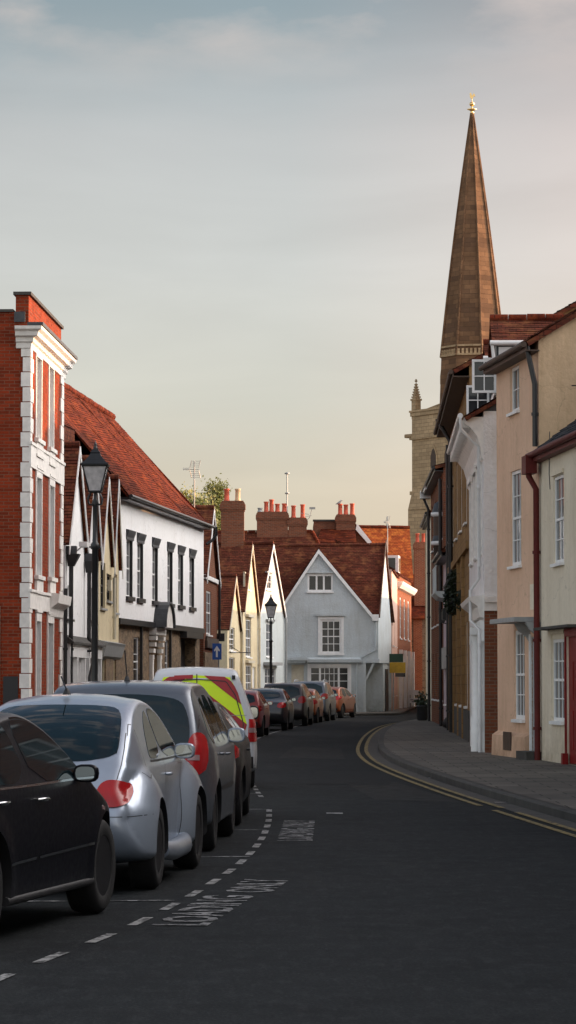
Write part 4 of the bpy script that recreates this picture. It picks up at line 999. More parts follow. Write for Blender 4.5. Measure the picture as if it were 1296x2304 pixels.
# far orange roof
H = House('far_tiled_house', 'far house with a broad sunlit orange tiled roof left of the church tower', 'house', (4.6, 184.5), (9.15, 185.72)); w = H.w
zr1 = at(850, 1187, 190).z
H.shell([(0, 0), (w - 1.25, 0), (w - 1.25, 6.6), (0, 6.6)], 8.5, 'brick_orange')
mb = MB(); slope(mb, (-.9, -.3, 6.4), (w - 1.1, -.3, 6.4), (-.9, 4.4, zr1), (w + .0, 4.4, zr1), course=.14, sag=.06); slope(mb, (w - 1.1, 8.8, 6.4), (-.9, 8.8, 6.4), (w + .0, 4.4, zr1), (-.9, 4.4, zr1), course=.14)
rf = mb.build('roof', 'tile_orange', H.root)
rr = MB(); ridge(rr, (-.9, 4.4, zr1), (w + .0, 4.4, zr1), .12); rr.build('ridge_tiles', 'tile_red', rf)
aerial(872, 1162, 1226, 151, 'small white television aerial above the right end of the blue house roof', .22)

# ------------------------------------------------------------------ lane houses
H = House('lane_house', 'plain warm pink house just past the blue corner house', 'house', (5.5, 153.2), (6.28, 166.0)); w = H.w
zt_ = 7.6
q = [(1.5, 2.5, 3.6, 5.2), (5, 6, 3.6, 5.2), (9, 10, 3.6, 5.2), (1.5, 2.5, .9, 2.5), (9, 10, .9, 2.5)]
H.holes = q; H.shell([(0, 0), (w, 0), (w, zt_), (0, zt_)], 6, 'pink_warm'); [H.window(r, 2, 4, rec=.05) for r in q]
mb = MB(); slope(mb, (0, -.15, zt_), (w, -.15, zt_), (0, 3, zt_ + 1.6), (w, 3, zt_ + 1.6)); mb.build('roof', 'tile_dark', H.root)
H = House('lane_house', 'orange brick lane house with white cornice and sunlit white windows', 'house', (6.25, 166.3), (7.72, 181.0)); w = H.w
zt_ = 7.9
q = [(3 + i * 4, 4.4 + i * 4, 4.2, 6.6) for i in range(3)] + [(3 + i * 4, 4.4 + i * 4, .9, 2.9) for i in range(3)]
H.holes = q; H.shell([(0, 0), (w, 0), (w, zt_), (0, zt_)], 7, 'brick_orange'); [H.window(r, 2, 4, rec=.03, fw=.12, bar=.05, pane='pane_curtain') for r in q]
H.cornice('cornice', 'white_paint', [(0, 7.0), (.2, 7.05), (.35, 7.25), (.4, 7.4), (0, 7.42)], -.05, w, ret0=True)
H.each('rendered_base', 'cream_pale', [(a, b, -.06, -.001, 0, 3.2) for a, b in ((0, 2.9), (4.5, 6.9), (8.5, 10.9), (12.5, w))])
H.each('door_pillar', 'white_paint', [(a, a + .35, -.25, -.06, 0, 3.5) for a in (1.2, 5.5, 9.6, 13.6)])
mb = MB(); slope(mb, (0, -.15, zt_), (w, -.15, zt_), (0, 3, zt_ + 1.4), (w, 3, zt_ + 1.4)); mb.build('roof', 'tile_red', H.root)
# dormer of that house
mb = MB(); dx = H.loc(at(891, 1290, 168.5)); mb.box(dx.x - .4, dx.x + 1.2, .0, 1.2, zt_ + .0, zt_ + 1.1); mb.build('dormer', 'white_paint', H.root)
mb = MB(); mb.box(dx.x - .44, dx.x - .4, .18, .85, zt_ + .15, zt_ + .95); mb.box(dx.x - .2, dx.x + 1.0, -.03, -.002, zt_ + .15, zt_ + .95); mb.build('dormer_window', 'pane_dark', H.root)
H = House('lane_house', 'stone and brick house closing the end of the lane', 'house', (at(917, 1500, 184).x, 184), (11.3, 184.0)); w = H.w
ze_ = at(940, 1392, 184).z; zr2 = at(940, 1292, 187).z
H.shell([(0, 0), (w, 0), (w, ze_), (0, ze_)], 8, 'rubble')
bx = H.px(930, 1400)[0], H.px(950, 1400)[0]
H.part('brick_panel', 'brick_orange', lambda mb: mb.box(bx[0], bx[1], -.05, -.001, 1.1, ze_ - .02))
mb = MB(); slope(mb, (-.2, -.25, ze_), (w, -.25, ze_), (-.2, 3.2, zr2), (w, 3.2, zr2), sag=.05); mb.build('roof', 'tile_red', H.root)
ca, cb = H.px(933, 1230)[0], H.px(964, 1230)[0]
chimney(H.root, ca, cb, .6, 1.4, 6.5, at(940, 1222, 185).z, [(.25, .62, 'terracotta'), (.7, .62, 'terracotta')], 'brick_orange', corbel=True)
def plates(mb): pass
for (y0, y1, x0, x1) in ((1553, 1564, 920.5, 942), (1571, 1582, 921, 944)):
    p, q_ = at(x0, y1, 175), at(x1, y0, 175)
    s_ = empty('street_sign', (p.x, 175, 0), 0, 'upper white plate on the low sign at the lane end' if y0 == 1553 else 'lower white nameplate under a dark gap at the lane end', 'sign')
    mb = MB(); mb.box(0, q_.x - p.x, -.02, .02, p.z, q_.z); mb.build('plate', 'sign_white', s_)
    mb = MB(); mb.box(.05, .08, .02, .06, .0, q_.z - .03); mb.box(q_.x - p.x - .08, q_.x - p.x - .05, .02, .06, .0, q_.z - .03); mb.build('post', 'black_iron', s_)
    if y0 != 1553:
        mb = MB(); zc = (p.z + q_.z) / 2; W_ = q_.x - p.x
        for (a, b, z) in ((.06, .24, zc + .05), (.28, .52, zc + .05), (.14, .48, zc - .06)): mb.box(a * W_ / .62, b * W_ / .62, -.028, -.021, z - .02, z + .02)
        mb.build('lettering', 'black_iron', s_)
# agent boards on the corner
e = at(885, 1500, 151.5); b_ = empty('sign_board', (e.x, 151.5, 0), 0, 'green and yellow board sticking out by the blue house corner', 'sign')
for (nm, x0, x1, y0, y1, mt) in (('green_panel', 876, 907, 1471, 1490, 'sign_green'), ('yellow_panel', 876.5, 912.5, 1490.3, 1514, 'sign_yellow'), ('blue_panel', 889, 912, 1514.2, 1523, 'paint_darkgrey')):
    p, q_ = at(x0, y1, 151.5), at(x1, y0, 151.5); mb = MB(); mb.box(p.x - e.x, q_.x - e.x, -.02, .02, p.z, q_.z); mb.build(nm, mt, b_)
mb = MB(); p = at(889, 1500, 151.5); mb.box(p.x - e.x - .12, p.x - e.x - .06, .021, .07, 0, at(880, 1471, 151.5).z); mb.build('post', 'grey_paint', b_)

# ------------------------------------------------------------------ church
YC = 219.0
cx = at(1065, 1000, YC).x; spx = YC / FPX
root = empty('church', (cx, YC, 0), 0, 'stone church tower with a tall pointed spire catching the low sun', 'church')
def zc_(py): return at(1065, py, YC).z
ang0 = R(-11.25)
def dirv(deg): a = R(deg); return Vector((math.sin(a), -math.cos(a), 0))     # 0 = towards the camera, + = right
Rt = 140 * spx; corners = [dirv(-11.25 + 90 * k) * Rt for k in range(4)]    # near, right, back, left
zt = zc_(935)
def prism_pts(mb, pts, z0, z1, mi=0):
    n = len(pts); mb.add([(p.x, p.y, z0) for p in pts] + [(p.x, p.y, z1) for p in pts], [(i, (i + 1) % n, n + (i + 1) % n, n + i) for i in range(n)] + [tuple(range(n)), tuple(range(n, 2 * n))], mi)
mb = MB(); prism_pts(mb, corners, 0, zt); tw = mb.build('tower', 'church_stone', root)
def ringof(k): return [c * k for c in corners]
mb = MB(); prism_pts(mb, ringof(1.045), zc_(988), zc_(976)); prism_pts(mb, ringof(1.03), zt, zt + .3); prism_pts(mb, ringof(1.05), zt + .3, zt + .45)
prism_pts(mb, ringof(1.04), zc_(1112), zc_(1104)); mb.build('string_course', 'church_stone', root)
# gargoyle
L_ = corners[3]; mb = MB(); mb.tube([L_ * .95 + Vector((0, 0, zc_(979))), L_ * 1.12 + Vector((0, 0, zc_(979)))], [.2, .14], 8); mb.build('gargoyle', 'church_stone', root)
# belfry openings: on the left face (between corners 3 and 0)
def face(i, t, out=0.0):
    a, b = corners[i], corners[(i + 1) % 4]; n = ((a + b) / 2).normalized(); return a.lerp(b, t) + n * out
def lancet(mb, i, t, z0, z1, wd, out, dep=.06, n=8):
    a, b = corners[i], corners[(i + 1) % 4]; tx = (b - a).normalized(); c = face(i, t, out); nn = ((a + b) / 2).normalized()
    pts = [(-wd / 2, z0), (wd / 2, z0)]
    zs = z1 - wd * .9
    for k in range(n + 1):
        f = k / n; x = wd / 2 - wd * f; pts.append((x, zs + (z1 - zs) * (1 - abs(2 * f - 1) ** 1.7)))
    front = [c + tx * x + Vector((0, 0, z)) for x, z in pts]; back = [p - nn * dep for p in front]; m = len(front)
    mb.add(front + back, [tuple(range(m))] + [(k, (k + 1) % m, m + (k + 1) % m, m + k) for k in range(m)])
for i in (3, 0):
    fr = MB(); dk = MB()
    for t_ in (.42, .68) if i == 3 else (.4, .6):
        lancet(fr, i, t_, zc_(1068), zc_(1004), 1.0, .06, .1); lancet(dk, i, t_, zc_(1064), zc_(1012), .66, .075, .05)
    f_ = fr.build('belfry_window', 'church_stone', root); dk.build('louvres', 'soffit_brown', f_)
# buttress at the left corner
mb = MB()
for (z0, z1, e0, e1) in ((0, zc_(1262), 1.14, 1.14), (zc_(1262), zc_(1205), 1.14, 1.06), (zc_(1205), zc_(1146), 1.05, 1.05), (zc_(1146), zc_(1098), 1.05, .97)):
    base = [L_ * e0 + dirv(-11.25) * .55, L_ * e0 - dirv(-11.25) * .55, L_ * .7 - dirv(-11.25) * .9, L_ * .7 + dirv(-11.25) * 1.4]
    top = [L_ * e1 + dirv(-11.25) * .5, L_ * e1 - dirv(-11.25) * .5, L_ * .7 - dirv(-11.25) * .9, L_ * .7 + dirv(-11.25) * 1.3]
    mb.add([(p.x, p.y, z0) for p in base] + [(p.x, p.y, z1) for p in top], [(0, 1, 5, 4), (1, 2, 6, 5), (2, 3, 7, 6), (3, 0, 4, 7), (4, 5, 6, 7)])
mb.build('buttress', 'church_stone', root)
# pinnacles
def pinnacle(c, zb, ztop, lab=None):
    s_ = .36; mb = MB(); h = ztop - zb
    prism_pts(mb, [c + dirv(-11.25 + 90 * k) * s_ for k in range(4)], zb - .2, zb + h * .42)
    prism_pts(mb, [c + dirv(-11.25 + 90 * k) * s_ * 1.25 for k in range(4)], zb + h * .42, zb + h * .47)
    b4 = [c + dirv(-11.25 + 90 * k) * s_ * .85 for k in range(4)]
    mb.add([(p.x, p.y, zb + h * .47) for p in b4] + [(c.x, c.y, ztop - .15)], [(0, 1, 4), (1, 2, 4), (2, 3, 4), (3, 0, 4)])
    for k in range(4):
        for j in range(6):
            f = j / 6.5; p = b4[k].lerp(c, f); z = zb + h * .5 + (ztop - .2 - zb - h * .5) * f
            mb.box(p.x - .06, p.x + .06, p.y - .06, p.y + .06, z, z + .1)
    mb.lathe([(.04, ztop - .25), (.14, ztop - .16), (.04, ztop - .08), (.09, ztop - .04), (0.0, ztop)], (c.x, c.y, 0), 8)
    mb.build('pinnacle', 'church_stone', root)
pinnacle(corners[3] * .93, zt, zc_(850)); pinnacle(corners[0] * .88, zt, zc_(826) - .0); pinnacle(corners[1] * .93, zt, zc_(850)); pinnacle(corners[2] * .93, zt, zc_(850))
# flying buttresses from the pinnacles to the spire
mb = MB()
for k in range(4):
    a = corners[k] * .9; b = corners[k] * .45; t_ = Vector((-a.y, a.x, 0)).normalized() * .14
    for (za, zb2, h) in ((zc_(925), zc_(902), .55),):
        P = [a - t_, a + t_, b + t_, b - t_]; zl_ = [za, za, zb2, zb2]
        mb.add([(p.x, p.y, z - h) for p, z in zip(P, zl_)] + [(p.x, p.y, z) for p, z in zip(P, zl_)], [(0, 3, 2, 1), (4, 5, 6, 7), (0, 1, 5, 4), (1, 2, 6, 5), (2, 3, 7, 6), (3, 0, 4, 7)])
    c1 = corners[k] * .78; mb.box(c1.x - .1, c1.x + .1, c1.y - .1, c1.y + .1, zt, za + .1)
mb.build('flying_buttress', 'church_stone', root)
# spire
def octo(r, z, da=11.4): return [(math.sin(R(da + 45 * k)) * r, -math.cos(R(da + 45 * k)) * r, z) for k in range(8)]
segs = [(76 * spx, zt), (71.5 * spx, zc_(806)), (2.0 * spx, zc_(255))]
mb = MB()
lv = [zt, zc_(860), zc_(806)] + [zc_(806) + (zc_(255) - zc_(806)) * k / 12 for k in range(1, 13)]
def rad(z):
    if z <= zc_(806): return (79 + (74 - 79) * (z - zt) / (zc_(806) - zt)) * spx
    f = (z - zc_(806)) / (zc_(255) - zc_(806)); return (74 * (1 - f) + 3.2 * f + 3.0 * math.sin(math.pi * f)) * spx
vs = []
for z in lv: vs += octo(rad(z), z)
mb.add(vs, [(i * 8 + k, i * 8 + (k + 1) % 8, (i + 1) * 8 + (k + 1) % 8, (i + 1) * 8 + k) for i in range(len(lv) - 1) for k in range(8)])
mb.build('spire', 'spire_stone', root)
mb = MB()
for k in range(8):
    pts = [Vector(octo(rad(z) * 1.005, z)[k]) for z in lv[2:]]; mb.tube(pts, [.11 * (1 - .7 * i / len(pts)) + .02 for i in range(len(pts))], 6)
mb.build('spire_ribs', 'spire_stone', root)
mb = MB()
for z in (zc_(806), zc_(786)):
    p0, p1 = octo(rad(z) * 1.05, z), octo(rad(z) * 1.05, z + .14); mb.add(p0 + p1, [(k, (k + 1) % 8, 8 + (k + 1) % 8, 8 + k) for k in range(8)] + [tuple(range(8)), tuple(range(8, 16))])
z = zc_(797)
for k in range(8):
    a, b = Vector(octo(rad(z) * 1.01, z)[k]), Vector(octo(rad(z) * 1.01, z)[(k + 1) % 8])
    for j in range(6): p = a.lerp(b, (j + .5) / 6); mb.box(p.x - .09, p.x + .09, p.y - .09, p.y + .09, z - .16, z + .2)
mb.build('spire_band', 'church_stone', root)
# gabled lights on the lower spire
for k in range(0, 8, 2):
    kk = (k + 7) % 8
    a, b = Vector(octo(rad(zc_(858)), 0)[kk]), Vector(octo(rad(zc_(858)), 0)[(kk + 1) % 8]); c = (a + b) / 2; nn = c.normalized(); tx = (b - a).normalized(); z0, z1 = zc_(864), zc_(832)
    out = c * 1.0 + nn * .12; h = z1 - z0
    pts = [(-.36, 0), (.36, 0), (.36, h * .55), (0, h), (-.36, h * .55)]
    mb = MB(); f = [out + tx * x + Vector((0, 0, z0 + z)) for x, z in pts]; bk = [p - nn * .9 for p in f]
    mb.add(f + bk, [tuple(range(5))] + [(i, (i + 1) % 5, 5 + (i + 1) % 5, 5 + i) for i in range(5)]); g_ = mb.build('spire_light', 'church_stone', root)
    mb = MB()
    for s_ in (-.16, .16):
        q_ = [(-.1, .1), (.1, .1), (.1, h * .4), (0, h * .52), (-.1, h * .4)]; mb.add([out + nn * .01 + tx * (x + s_) + Vector((0, 0, z0 + z)) for x, z in q_], [tuple(range(5))])
    mb.build('opening', 'soffit_brown', g_)
zf = zc_(257)
mb = MB(); mb.lathe([(.1, zf - .1), (.16, zf), (.1, zf + .06), (.18, zf + .1), (.09, zf + .18), (.18, zf + .28), (.4, zf + .38), (.16, zf + .43), (.05, zf + .5), (.04, zf + .6), (.16, zf + .66), (.21, zf + .78), (.16, zf + .9), (.035, zf + .96), (.03, zf + 1.25)], n=14)
mb.build('finial', 'gold', root)
mb = MB(); prof = [(-.3, -.1), (-.16, -.3), (.06, -.36), (.18, -.2), (.26, .05), (.5, .0), (.42, .35), (.22, .5), (.12, .22), (-.02, .16), (-.12, .5), (-.26, .62), (-.3, .48), (-.42, .42), (-.3, .36), (-.34, .1)]
mb.prism([(x * .5, z * .5 + zf + 1.36) for x, z in prof], 'y', -.04, .04); mb.build('weathercock', 'gold', root)

# ------------------------------------------------------------------ trees
def tree(label, px, ytop, ybot, Y, wd, mat, n=2600, seed=1):
    rnd = random.Random(seed); b = at(px, 1500, Y); zt_ = at(px, ytop, Y).z; z0 = at(px, ybot, Y).z
    root = empty('tree', (b.x, Y, 0), 0, label, 'tree', 'trees behind the far roofs')
    mb = MB(); mb.tube([(0, 0, 0), (.1, 0, z0), (0, .1, zt_ * .8), (0, 0, zt_ - .4)], [.35, .22, .08, .02], 8)
    limbs = []
    for k in range(22):
        a = rnd.uniform(0, 6.28); zs = rnd.uniform(z0 - 2, zt_ - 1.5); r_ = wd * rnd.uniform(.3, .85); L = Vector((math.cos(a) * r_, math.sin(a) * r_, min(zt_, zs + rnd.uniform(1.2, 3.2))))
        mb.tube([(0, 0, zs), (L.x * .5, L.y * .5, (zs + L.z) / 2 - .1), tuple(L)], [.07, .045, .012], 5); limbs.append((Vector((0, 0, zs)), L))
    mb.build('trunk', 'bark', root)
    mb = MB()
    for i in range(n):
        a, L = limbs[rnd.randrange(len(limbs))]; f = rnd.random() ** .6
        p = a.lerp(L, f) + Vector([rnd.gauss(0, .28) for _ in range(3)])
        if rnd.random() < .25: p = Vector((rnd.gauss(0, wd * .3), rnd.gauss(0, wd * .3), rnd.uniform(z0 - 2, zt_)))
        s_ = rnd.uniform(.05, .13); u = Vector([rnd.gauss(0, 1) for _ in range(3)]).normalized(); v_ = u.orthogonal().normalized()
        mb.add([p - u * s_, p + v_ * s_ * .6, p + u * s_, p - v_ * s_ * .6], [(0, 1, 2, 3)])
    mb.build('crown', mat, root, fix=False)
tree('tall narrow yellow-green tree just left of the brick chimney', 487, 1092, 1200, 215, 1.0, 'leaf_yellow', 5200, 3)
tree('small leafy tree rising behind the television aerial', 445, 1120, 1190, 200, 1.0, 'leaf_green', 1900, 5)
tree('small tree top at the edge of the long red roof', 417, 1104, 1160, 200, .8, 'leaf_yellow', 1300, 8)
tree('bare thin budding tree between the two leafier ones', 466, 1108, 1190, 210, .9, 'leaf_green', 1000, 11)
# ------------------------------------------------------------------ RIGHT side terrace
def block(H, ze, zr, depth, mat, reveal=.1, roofmat='tile_dark', ov=.2, ends=(.1, .1), endmat=None, rmi=None, mats=None, course=.11, eavebox='black_paint'):
    mb = MB(); w = H.w; yr = depth / 2
    H.front(mb, [(0, 0), (w, 0), (w, ze), (0, ze)], 0, 0, reveal, rmi)
    ei = 1 if endmat else 0
    for x in (0, w): mb.add([(x, 0, 0), (x, depth, 0), (x, depth, ze), (x, yr, zr), (x, 0, ze)], [(0, 1, 2, 3, 4)], ei)
    mb.quad((0, depth, 0), (w, depth, 0), (w, depth, ze), (0, depth, ze))
    mb.build('wall', mats or ([mat, endmat] if endmat else mat), H.root, fix='weld')
    sl = (zr - ze) / yr; t = .1
    mb = MB()
    slope(mb, (-ends[0], -ov, ze - ov * sl + t), (w + ends[1], -ov, ze - ov * sl + t), (-ends[0], yr, zr + t), (w + ends[1], yr, zr + t), course=course, thick=.12)
    slope(mb, (w + ends[1], depth + ov, ze - ov * sl + t), (-ends[0], depth + ov, ze - ov * sl + t), (w + ends[1], yr, zr + t), (-ends[0], yr, zr + t), course=course, thick=.12)
    r = mb.build('roof', roofmat, H.root)
    mb = MB(); ridge(mb, (-ends[0], yr, zr + t), (w + ends[1], yr, zr + t), .12); mb.build('ridge_tiles', roofmat, r)
    if eavebox:
        zg = ze - ov * sl
        mb = MB(); mb.tube([(-ends[0], -ov - .05, zg + .03), (w + ends[1], -ov - .05, zg + .03)], .06, 8); mb.box(-ends[0] + .02, w + ends[1] - .02, -ov, -.002, zg - .1, zg - .07); mb.box(-ends[0] + .02, w + ends[1] - .02, -ov, -ov + .02, zg - .07, zg + .05)
        mb.build('gutter', eavebox, H.root)
    return r

# cream house, nearest on the right
H = House('cream_house', 'cream rendered house with a red door and slate roof, nearest on the right', 'house', (4.88, 56.0), (5.74, 45.5)); w = H.w
f1 = H.rect(1245, 1268, 1070, 1266); f0 = H.rect(1243, 1269, 1438, 1622)
dr = (H.px(1275, 1500)[0], H.px(1275, 1500)[0] + 1.15, .12, H.px(1280, 1432)[1])
far = [(dr[1] + 1.2, dr[1] + 2.2, f1[2], f1[3]), (dr[1] + 1.2, dr[1] + 2.2, f0[2], f0[3])]
H.holes = [f1, f0, dr] + far
block(H, 6.1, 9.2, 8.4, 'cream_pale', reveal=.09, roofmat='slate', ov=.18, ends=(-.02, .1), eavebox='maroon_paint', course=.18)
H.window(f1, 2, 4, rec=.03, pane='pane_curtain', fw=.06); H.window(f0, 3, 4, rec=.02, pane='pane_curtain', fw=.06)
for r in far: H.window(r, 3, 4, rec=.03)
H.part('window_surround', 'cream_pale', lambda mb: (mb.box(f0[0] - .14, f0[0] - .02, -.03, -.001, f0[2], f0[3] + .1), mb.box(f0[0] - .14, f0[1] + .1, -.035, -.001, f0[3] + .1, f0[3] + .2)))
H.part('window_arch', 'cream_pale', lambda mb: mb.box(f1[0] - .05, f1[1] + .05, -.04, -.001, f1[3] + .02, f1[3] + .1))
H.part('front_door', 'red_door', lambda mb: (mb.box(dr[0] - .1, dr[0], -.03, -.001, .12, dr[3] + .2), mb.box(dr[1], dr[1] + .18, -.03, -.001, .12, dr[3] + .2), mb.box(dr[0] - .0, dr[1], -.031, -.001, dr[3], dr[3] + .2), mb.box(dr[0], dr[1], .04, .08, .14, dr[3]), mb.box(dr[0] - .08, dr[0] + .1, -.1, -.0, .1, .32), [mb.box(a, a + .36, .025, .04, c, c + .7) for a in (dr[0] + .12, dr[0] + .62) for c in (.4, 1.3)]))
H.part('door_ledge', 'kerb_stone', lambda mb: mb.box(f0[0] - .5, dr[1] + .5, -.28, -.001, H.px(1260, 1416)[1], H.px(1260, 1410)[1]))
zg = 5.95
H.pipe([(.12, -.25, zg), (.12, -.22, zg - .35), (.12, -.08, zg - .6), (.12, -.08, .1)], .06, 'maroon_paint')
H.part('rain_hopper', 'maroon_paint', lambda mb: mb.box(-.15, .35, -.32, -.1, zg - .3, zg + .05))
H.part('cable', 'lead', lambda mb: mb.tube([(f1[0] - .3, -.012, f1[3] + .9), (f1[0] - .4, -.012, f1[3] + .1), (f1[0] - .3, -.012, f1[3] - .2)], .008, 4))
# dormer
dm = H.px(1276, 860); du = dm[0] + .15; y0 = .32
def rel(py): return H.px(1285, py, y0)[1]
mb = MB(); zb = 6.3; zE = rel(815); zA = rel(742)
mb.add([(du, y0, zb), (du + 1.5, y0, zb), (du + 1.5, y0, zE), (du + .75, y0, zA), (du, y0, zE), (du, y0 + 3, zb), (du + 1.5, y0 + 3, zb), (du + 1.5, y0 + 3, zE), (du + .75, y0 + 3, zA), (du, y0 + 3, zE)],
       [(0, 1, 2, 3, 4), (0, 4, 9, 5), (1, 6, 7, 2)])
d_ = mb.build('dormer', 'cream_paint', H.root, fix=True)
mb = MB(); slope(mb, (du - .12, y0 + 3, zE - .1), (du - .12, y0 - .15, zE - .1), (du + .75, y0 + 3, zA + .06), (du + .75, y0 - .15, zA + .06), course=.18, thick=.1); slope(mb, (du + 1.62, y0 - .15, zE - .1), (du + 1.62, y0 + 3, zE - .1), (du + .75, y0 - .15, zA + .06), (du + .75, y0 + 3, zA + .06), course=.18, thick=.1); mb.build('dormer_roof', 'slate', d_)
rd = (du + .18, du + 1.32, rel(898), rel(822)); mb = MB()
a, b, c, d = rd
for x0, x1, z0, z1 in ((a, a + .08, c, d), (b - .08, b, c, d), (a, b, c, c + .08), (a, b, d - .08, d), ((a + b) / 2 - .03, (a + b) / 2 + .03, c, d), (a, b, (c + d) / 2 - .02, (c + d) / 2 + .02)): mb.box(x0, x1, y0 - .06 - .001 * random.random(), y0 - .01, z0, z1)
mb.build('dormer_window', 'white_paint', d_); mb = MB(); mb.quad((a, y0 - .02, c), (b, y0 - .02, c), (b, y0 - .02, d), (a, y0 - .02, d)); mb.build('pane', 'pane_curtain', d_, fix=False)
H.part('wall_bracket', 'black_iron', lambda mb: mb.tube([(du + .3, y0, rel(890)), (du + .3, .0, rel(890))], .012, 6))

# peach house
H = House('peach_house', 'tall peach rendered house with a white-hooded door, second on the right', 'house', (4.36, 60.2), (4.88, 56.02)); w = H.w
t0 = H.rect(1147, 1168, 824, 926); t1 = H.rect(1148, 1172, 1058, 1272); g0 = H.rect(1157, 1180, 1418, 1618)
dd = (H.px(1196, 1500)[0], H.px(1213, 1500)[0], .2, H.px(1205, 1432)[1])
H.holes = [t0, t1, g0, dd]
zE = H.px(1210, 752, -.25)[1] + .06
block(H, zE, zE + 2.6, 8.6, 'peach_render', reveal=.1, roofmat='tile_dark', ov=.27, ends=(.05, .12), endmat='peach_rough', eavebox='soffit_brown')
H.window(t0, 2, 2, rec=.05, sash=False, pane='pane_curtain', fw=.07); H.window(t1, 3, 4, rec=.04, pane='pane_curtain', fw=.07); H.window(g0, 3, 4, rec=.03, pane='pane_curtain', fw=.08)
H.part('front_door', 'grey_door', lambda mb: (mb.box(dd[0], dd[1], .03, .08, .2, dd[3]), mb.box((dd[0] + dd[1]) / 2 - .05, (dd[0] + dd[1]) / 2 + .05, .012, .03, .4, dd[3] - .2)))
H.part('door_frame', 'white_paint', lambda mb: (mb.box(dd[0] - .07, dd[0], -.04, .06, .12, dd[3] + .05), mb.box(dd[1], dd[1] + .07, -.04, .06, .12, dd[3] + .05)))
zh = H.px(1180, 1402)[1]
H.part('door_canopy', 'grey_paint', lambda mb: (mb.box(H.px(1150, 1400)[0] + .3, w - .05, -.5, -.001, zh, zh + .09), mb.prism([(0, dd[3] - .1), (-.06, dd[3]), (-.22, dd[3] + .12), (-.3, zh - .01), (0, zh - .01)], 'x', dd[0] - .25, dd[0] - .1), mb.prism([(0, dd[3] - .1), (-.06, dd[3]), (-.22, dd[3] + .12), (-.3, zh - .01), (0, zh - .01)], 'x', dd[1] + .08, dd[1] + .2)))
zp = H.px(1150, 1655)[1]
H.part('plinth', 'peach_render', lambda mb: mb.hexa([(0, -.14, .05), (dd[0] - .1, -.14, .05), (dd[0] - .1, -.001, .05), (0, -.001, .05), (0, -.12, zp), (dd[0] - .1, -.12, zp), (dd[0] - .1, -.001, zp + .08), (0, -.001, zp + .08)]))
H.part('cellar_grille', 'soffit_brown', lambda mb: mb.box(H.px(1148, 1680)[0], H.px(1165, 1680)[0], -.15, -.125, .25, .62))
H.part('doorstep', 'kerb_stone', lambda mb: mb.box(dd[0] - .1, dd[1] + .2, -.3, -.001, .05, .28))
H.part('pale_patch', 'cream_pale', lambda mb: mb.box(H.px(1193, 1380)[0], w - .12, -.004, -.001, zh + .25, zh + .75))
H.pipe([(w - .06, -.22, zE - .1), (w - .06, -.18, zE - .35), (w - .02, -.07, zE - .9), (w - .02, -.07, 6.2)], .055, 'black_paint')

# white roughcast house with the dormers
H = House('white_house', 'white roughcast house with curved cornice, open dormer windows and white columns', 'house', (4.52, 72.0), (4.21, 62.0)); w = H.w
zE = 7.45
ws = [(w - 2.4, w - 1.2, 4.5, 6.4), (w - 5, w - 3.8, 4.5, 6.4), (w - 8.2, w - 7, 4.5, 6.4), (w - 2.9, w - 1.9, .95, 3.0), (w - 5.4, w - 4.2, .95, 3.0), (w - 7.4, w - 6.4, .12, 2.5)]
H.holes = ws
mb = MB(); H.front(mb, [(0, 0), (w, 0), (w, zE), (0, zE)], 0, 0, .1)
mb.add([(w, 0, 3.45), (w, 8, 3.45), (w, 8, zE), (w, 0, zE)], [(0, 1, 2, 3)], 0); mb.add([(w, 0, 0), (w, 8, 0), (w, 8, 3.45), (w, 0, 3.45)], [(0, 1, 2, 3)], 1)
mb.add([(w, 0, zE), (w, 8, zE), (w, 4, zE + 2.3)], [(0, 1, 2)], 2); mb.quad((0, 0, 0), (0, 8, 0), (0, 8, zE), (0, 0, zE)); mb.quad((0, 8, 0), (w, 8, 0), (w, 8, zE), (0, 8, zE))
mb.build('wall', ['white_roughcast', 'brick_brown', 'lead'], H.root, fix='weld')
for r in ws[:5]: H.window(r, 2, 4, rec=.02, fw=.08, pane='pane_curtain')
for (a, b, c, d) in ws[:5]: H.part('window_surround', 'white_stone', lambda mb: (mb.box(a - .16, a, -.05, -.0005, c - .1, d), mb.box(b, b + .16, -.05, -.0005, c - .1, d), mb.box(a - .2, b + .2, -.09, -.0006, d, d + .16)))
H.part('front_door', 'white_paint', lambda mb: mb.box(ws[5][0], ws[5][1], .04, .08, .12, 2.5))
H.part('brick_panel', 'brick_brown', lambda mb: (mb.box(w - 3.1, w - 1.7, -.04, -.001, .1, .9), mb.box(w - 5.6, w - 4.0, -.04, -.001, .1, .9)))
mb = MB(); slope(mb, (-.1, -.42, zE - .12), (w + .1, -.42, zE - .12), (-.1, 4, zE + 2.4), (w + .1, 4, zE + 2.4), thick=.1); slope(mb, (w + .1, 8.3, zE - .12), (-.1, 8.3, zE - .12), (w + .1, 4, zE + 2.4), (-.1, 4, zE + 2.4), thick=.1)
rf = mb.build('roof', 'tile_dark', H.root)
cov = [(0, zE - 1.05), (.04, zE - 1.0), (.06, zE - .8), (.13, zE - .55), (.27, zE - .36), (.42, zE - .25), (.42, zE - .13), (0, zE - .12)]
H.cornice('cornice', 'white_stone', cov, -.0, w - .02)
H.part('dentils', 'white_stone', lambda mb: [mb.box(.1 + i * .24, .22 + i * .24, -.47, -.30, zE - .34, zE - .18) for i in range(int(w / .24))])
H.part('gutter', 'white_metal', lambda mb: mb.tube([(0, -.5, zE - .1), (w + .05, -.5, zE - .1)], .06, 8))
H.pipe([(w + .02, -.5, zE - .12), (w + .02, -.48, zE - .4), (w - .25, -.1, zE - .75), (w - .25, -.1, 3.85), (w - .45, -.28, 3.6), (w - .45, -.28, 2.95), (w - .15, -.1, 2.75), (w - .15, -.1, .1)], .036, 'white_metal')
zc = 3.45
prof = [(0, zc - .45), (.1, zc - .43), (.14, zc - .2), (.3, zc - .08), (.34, zc), (0, zc + .04)]
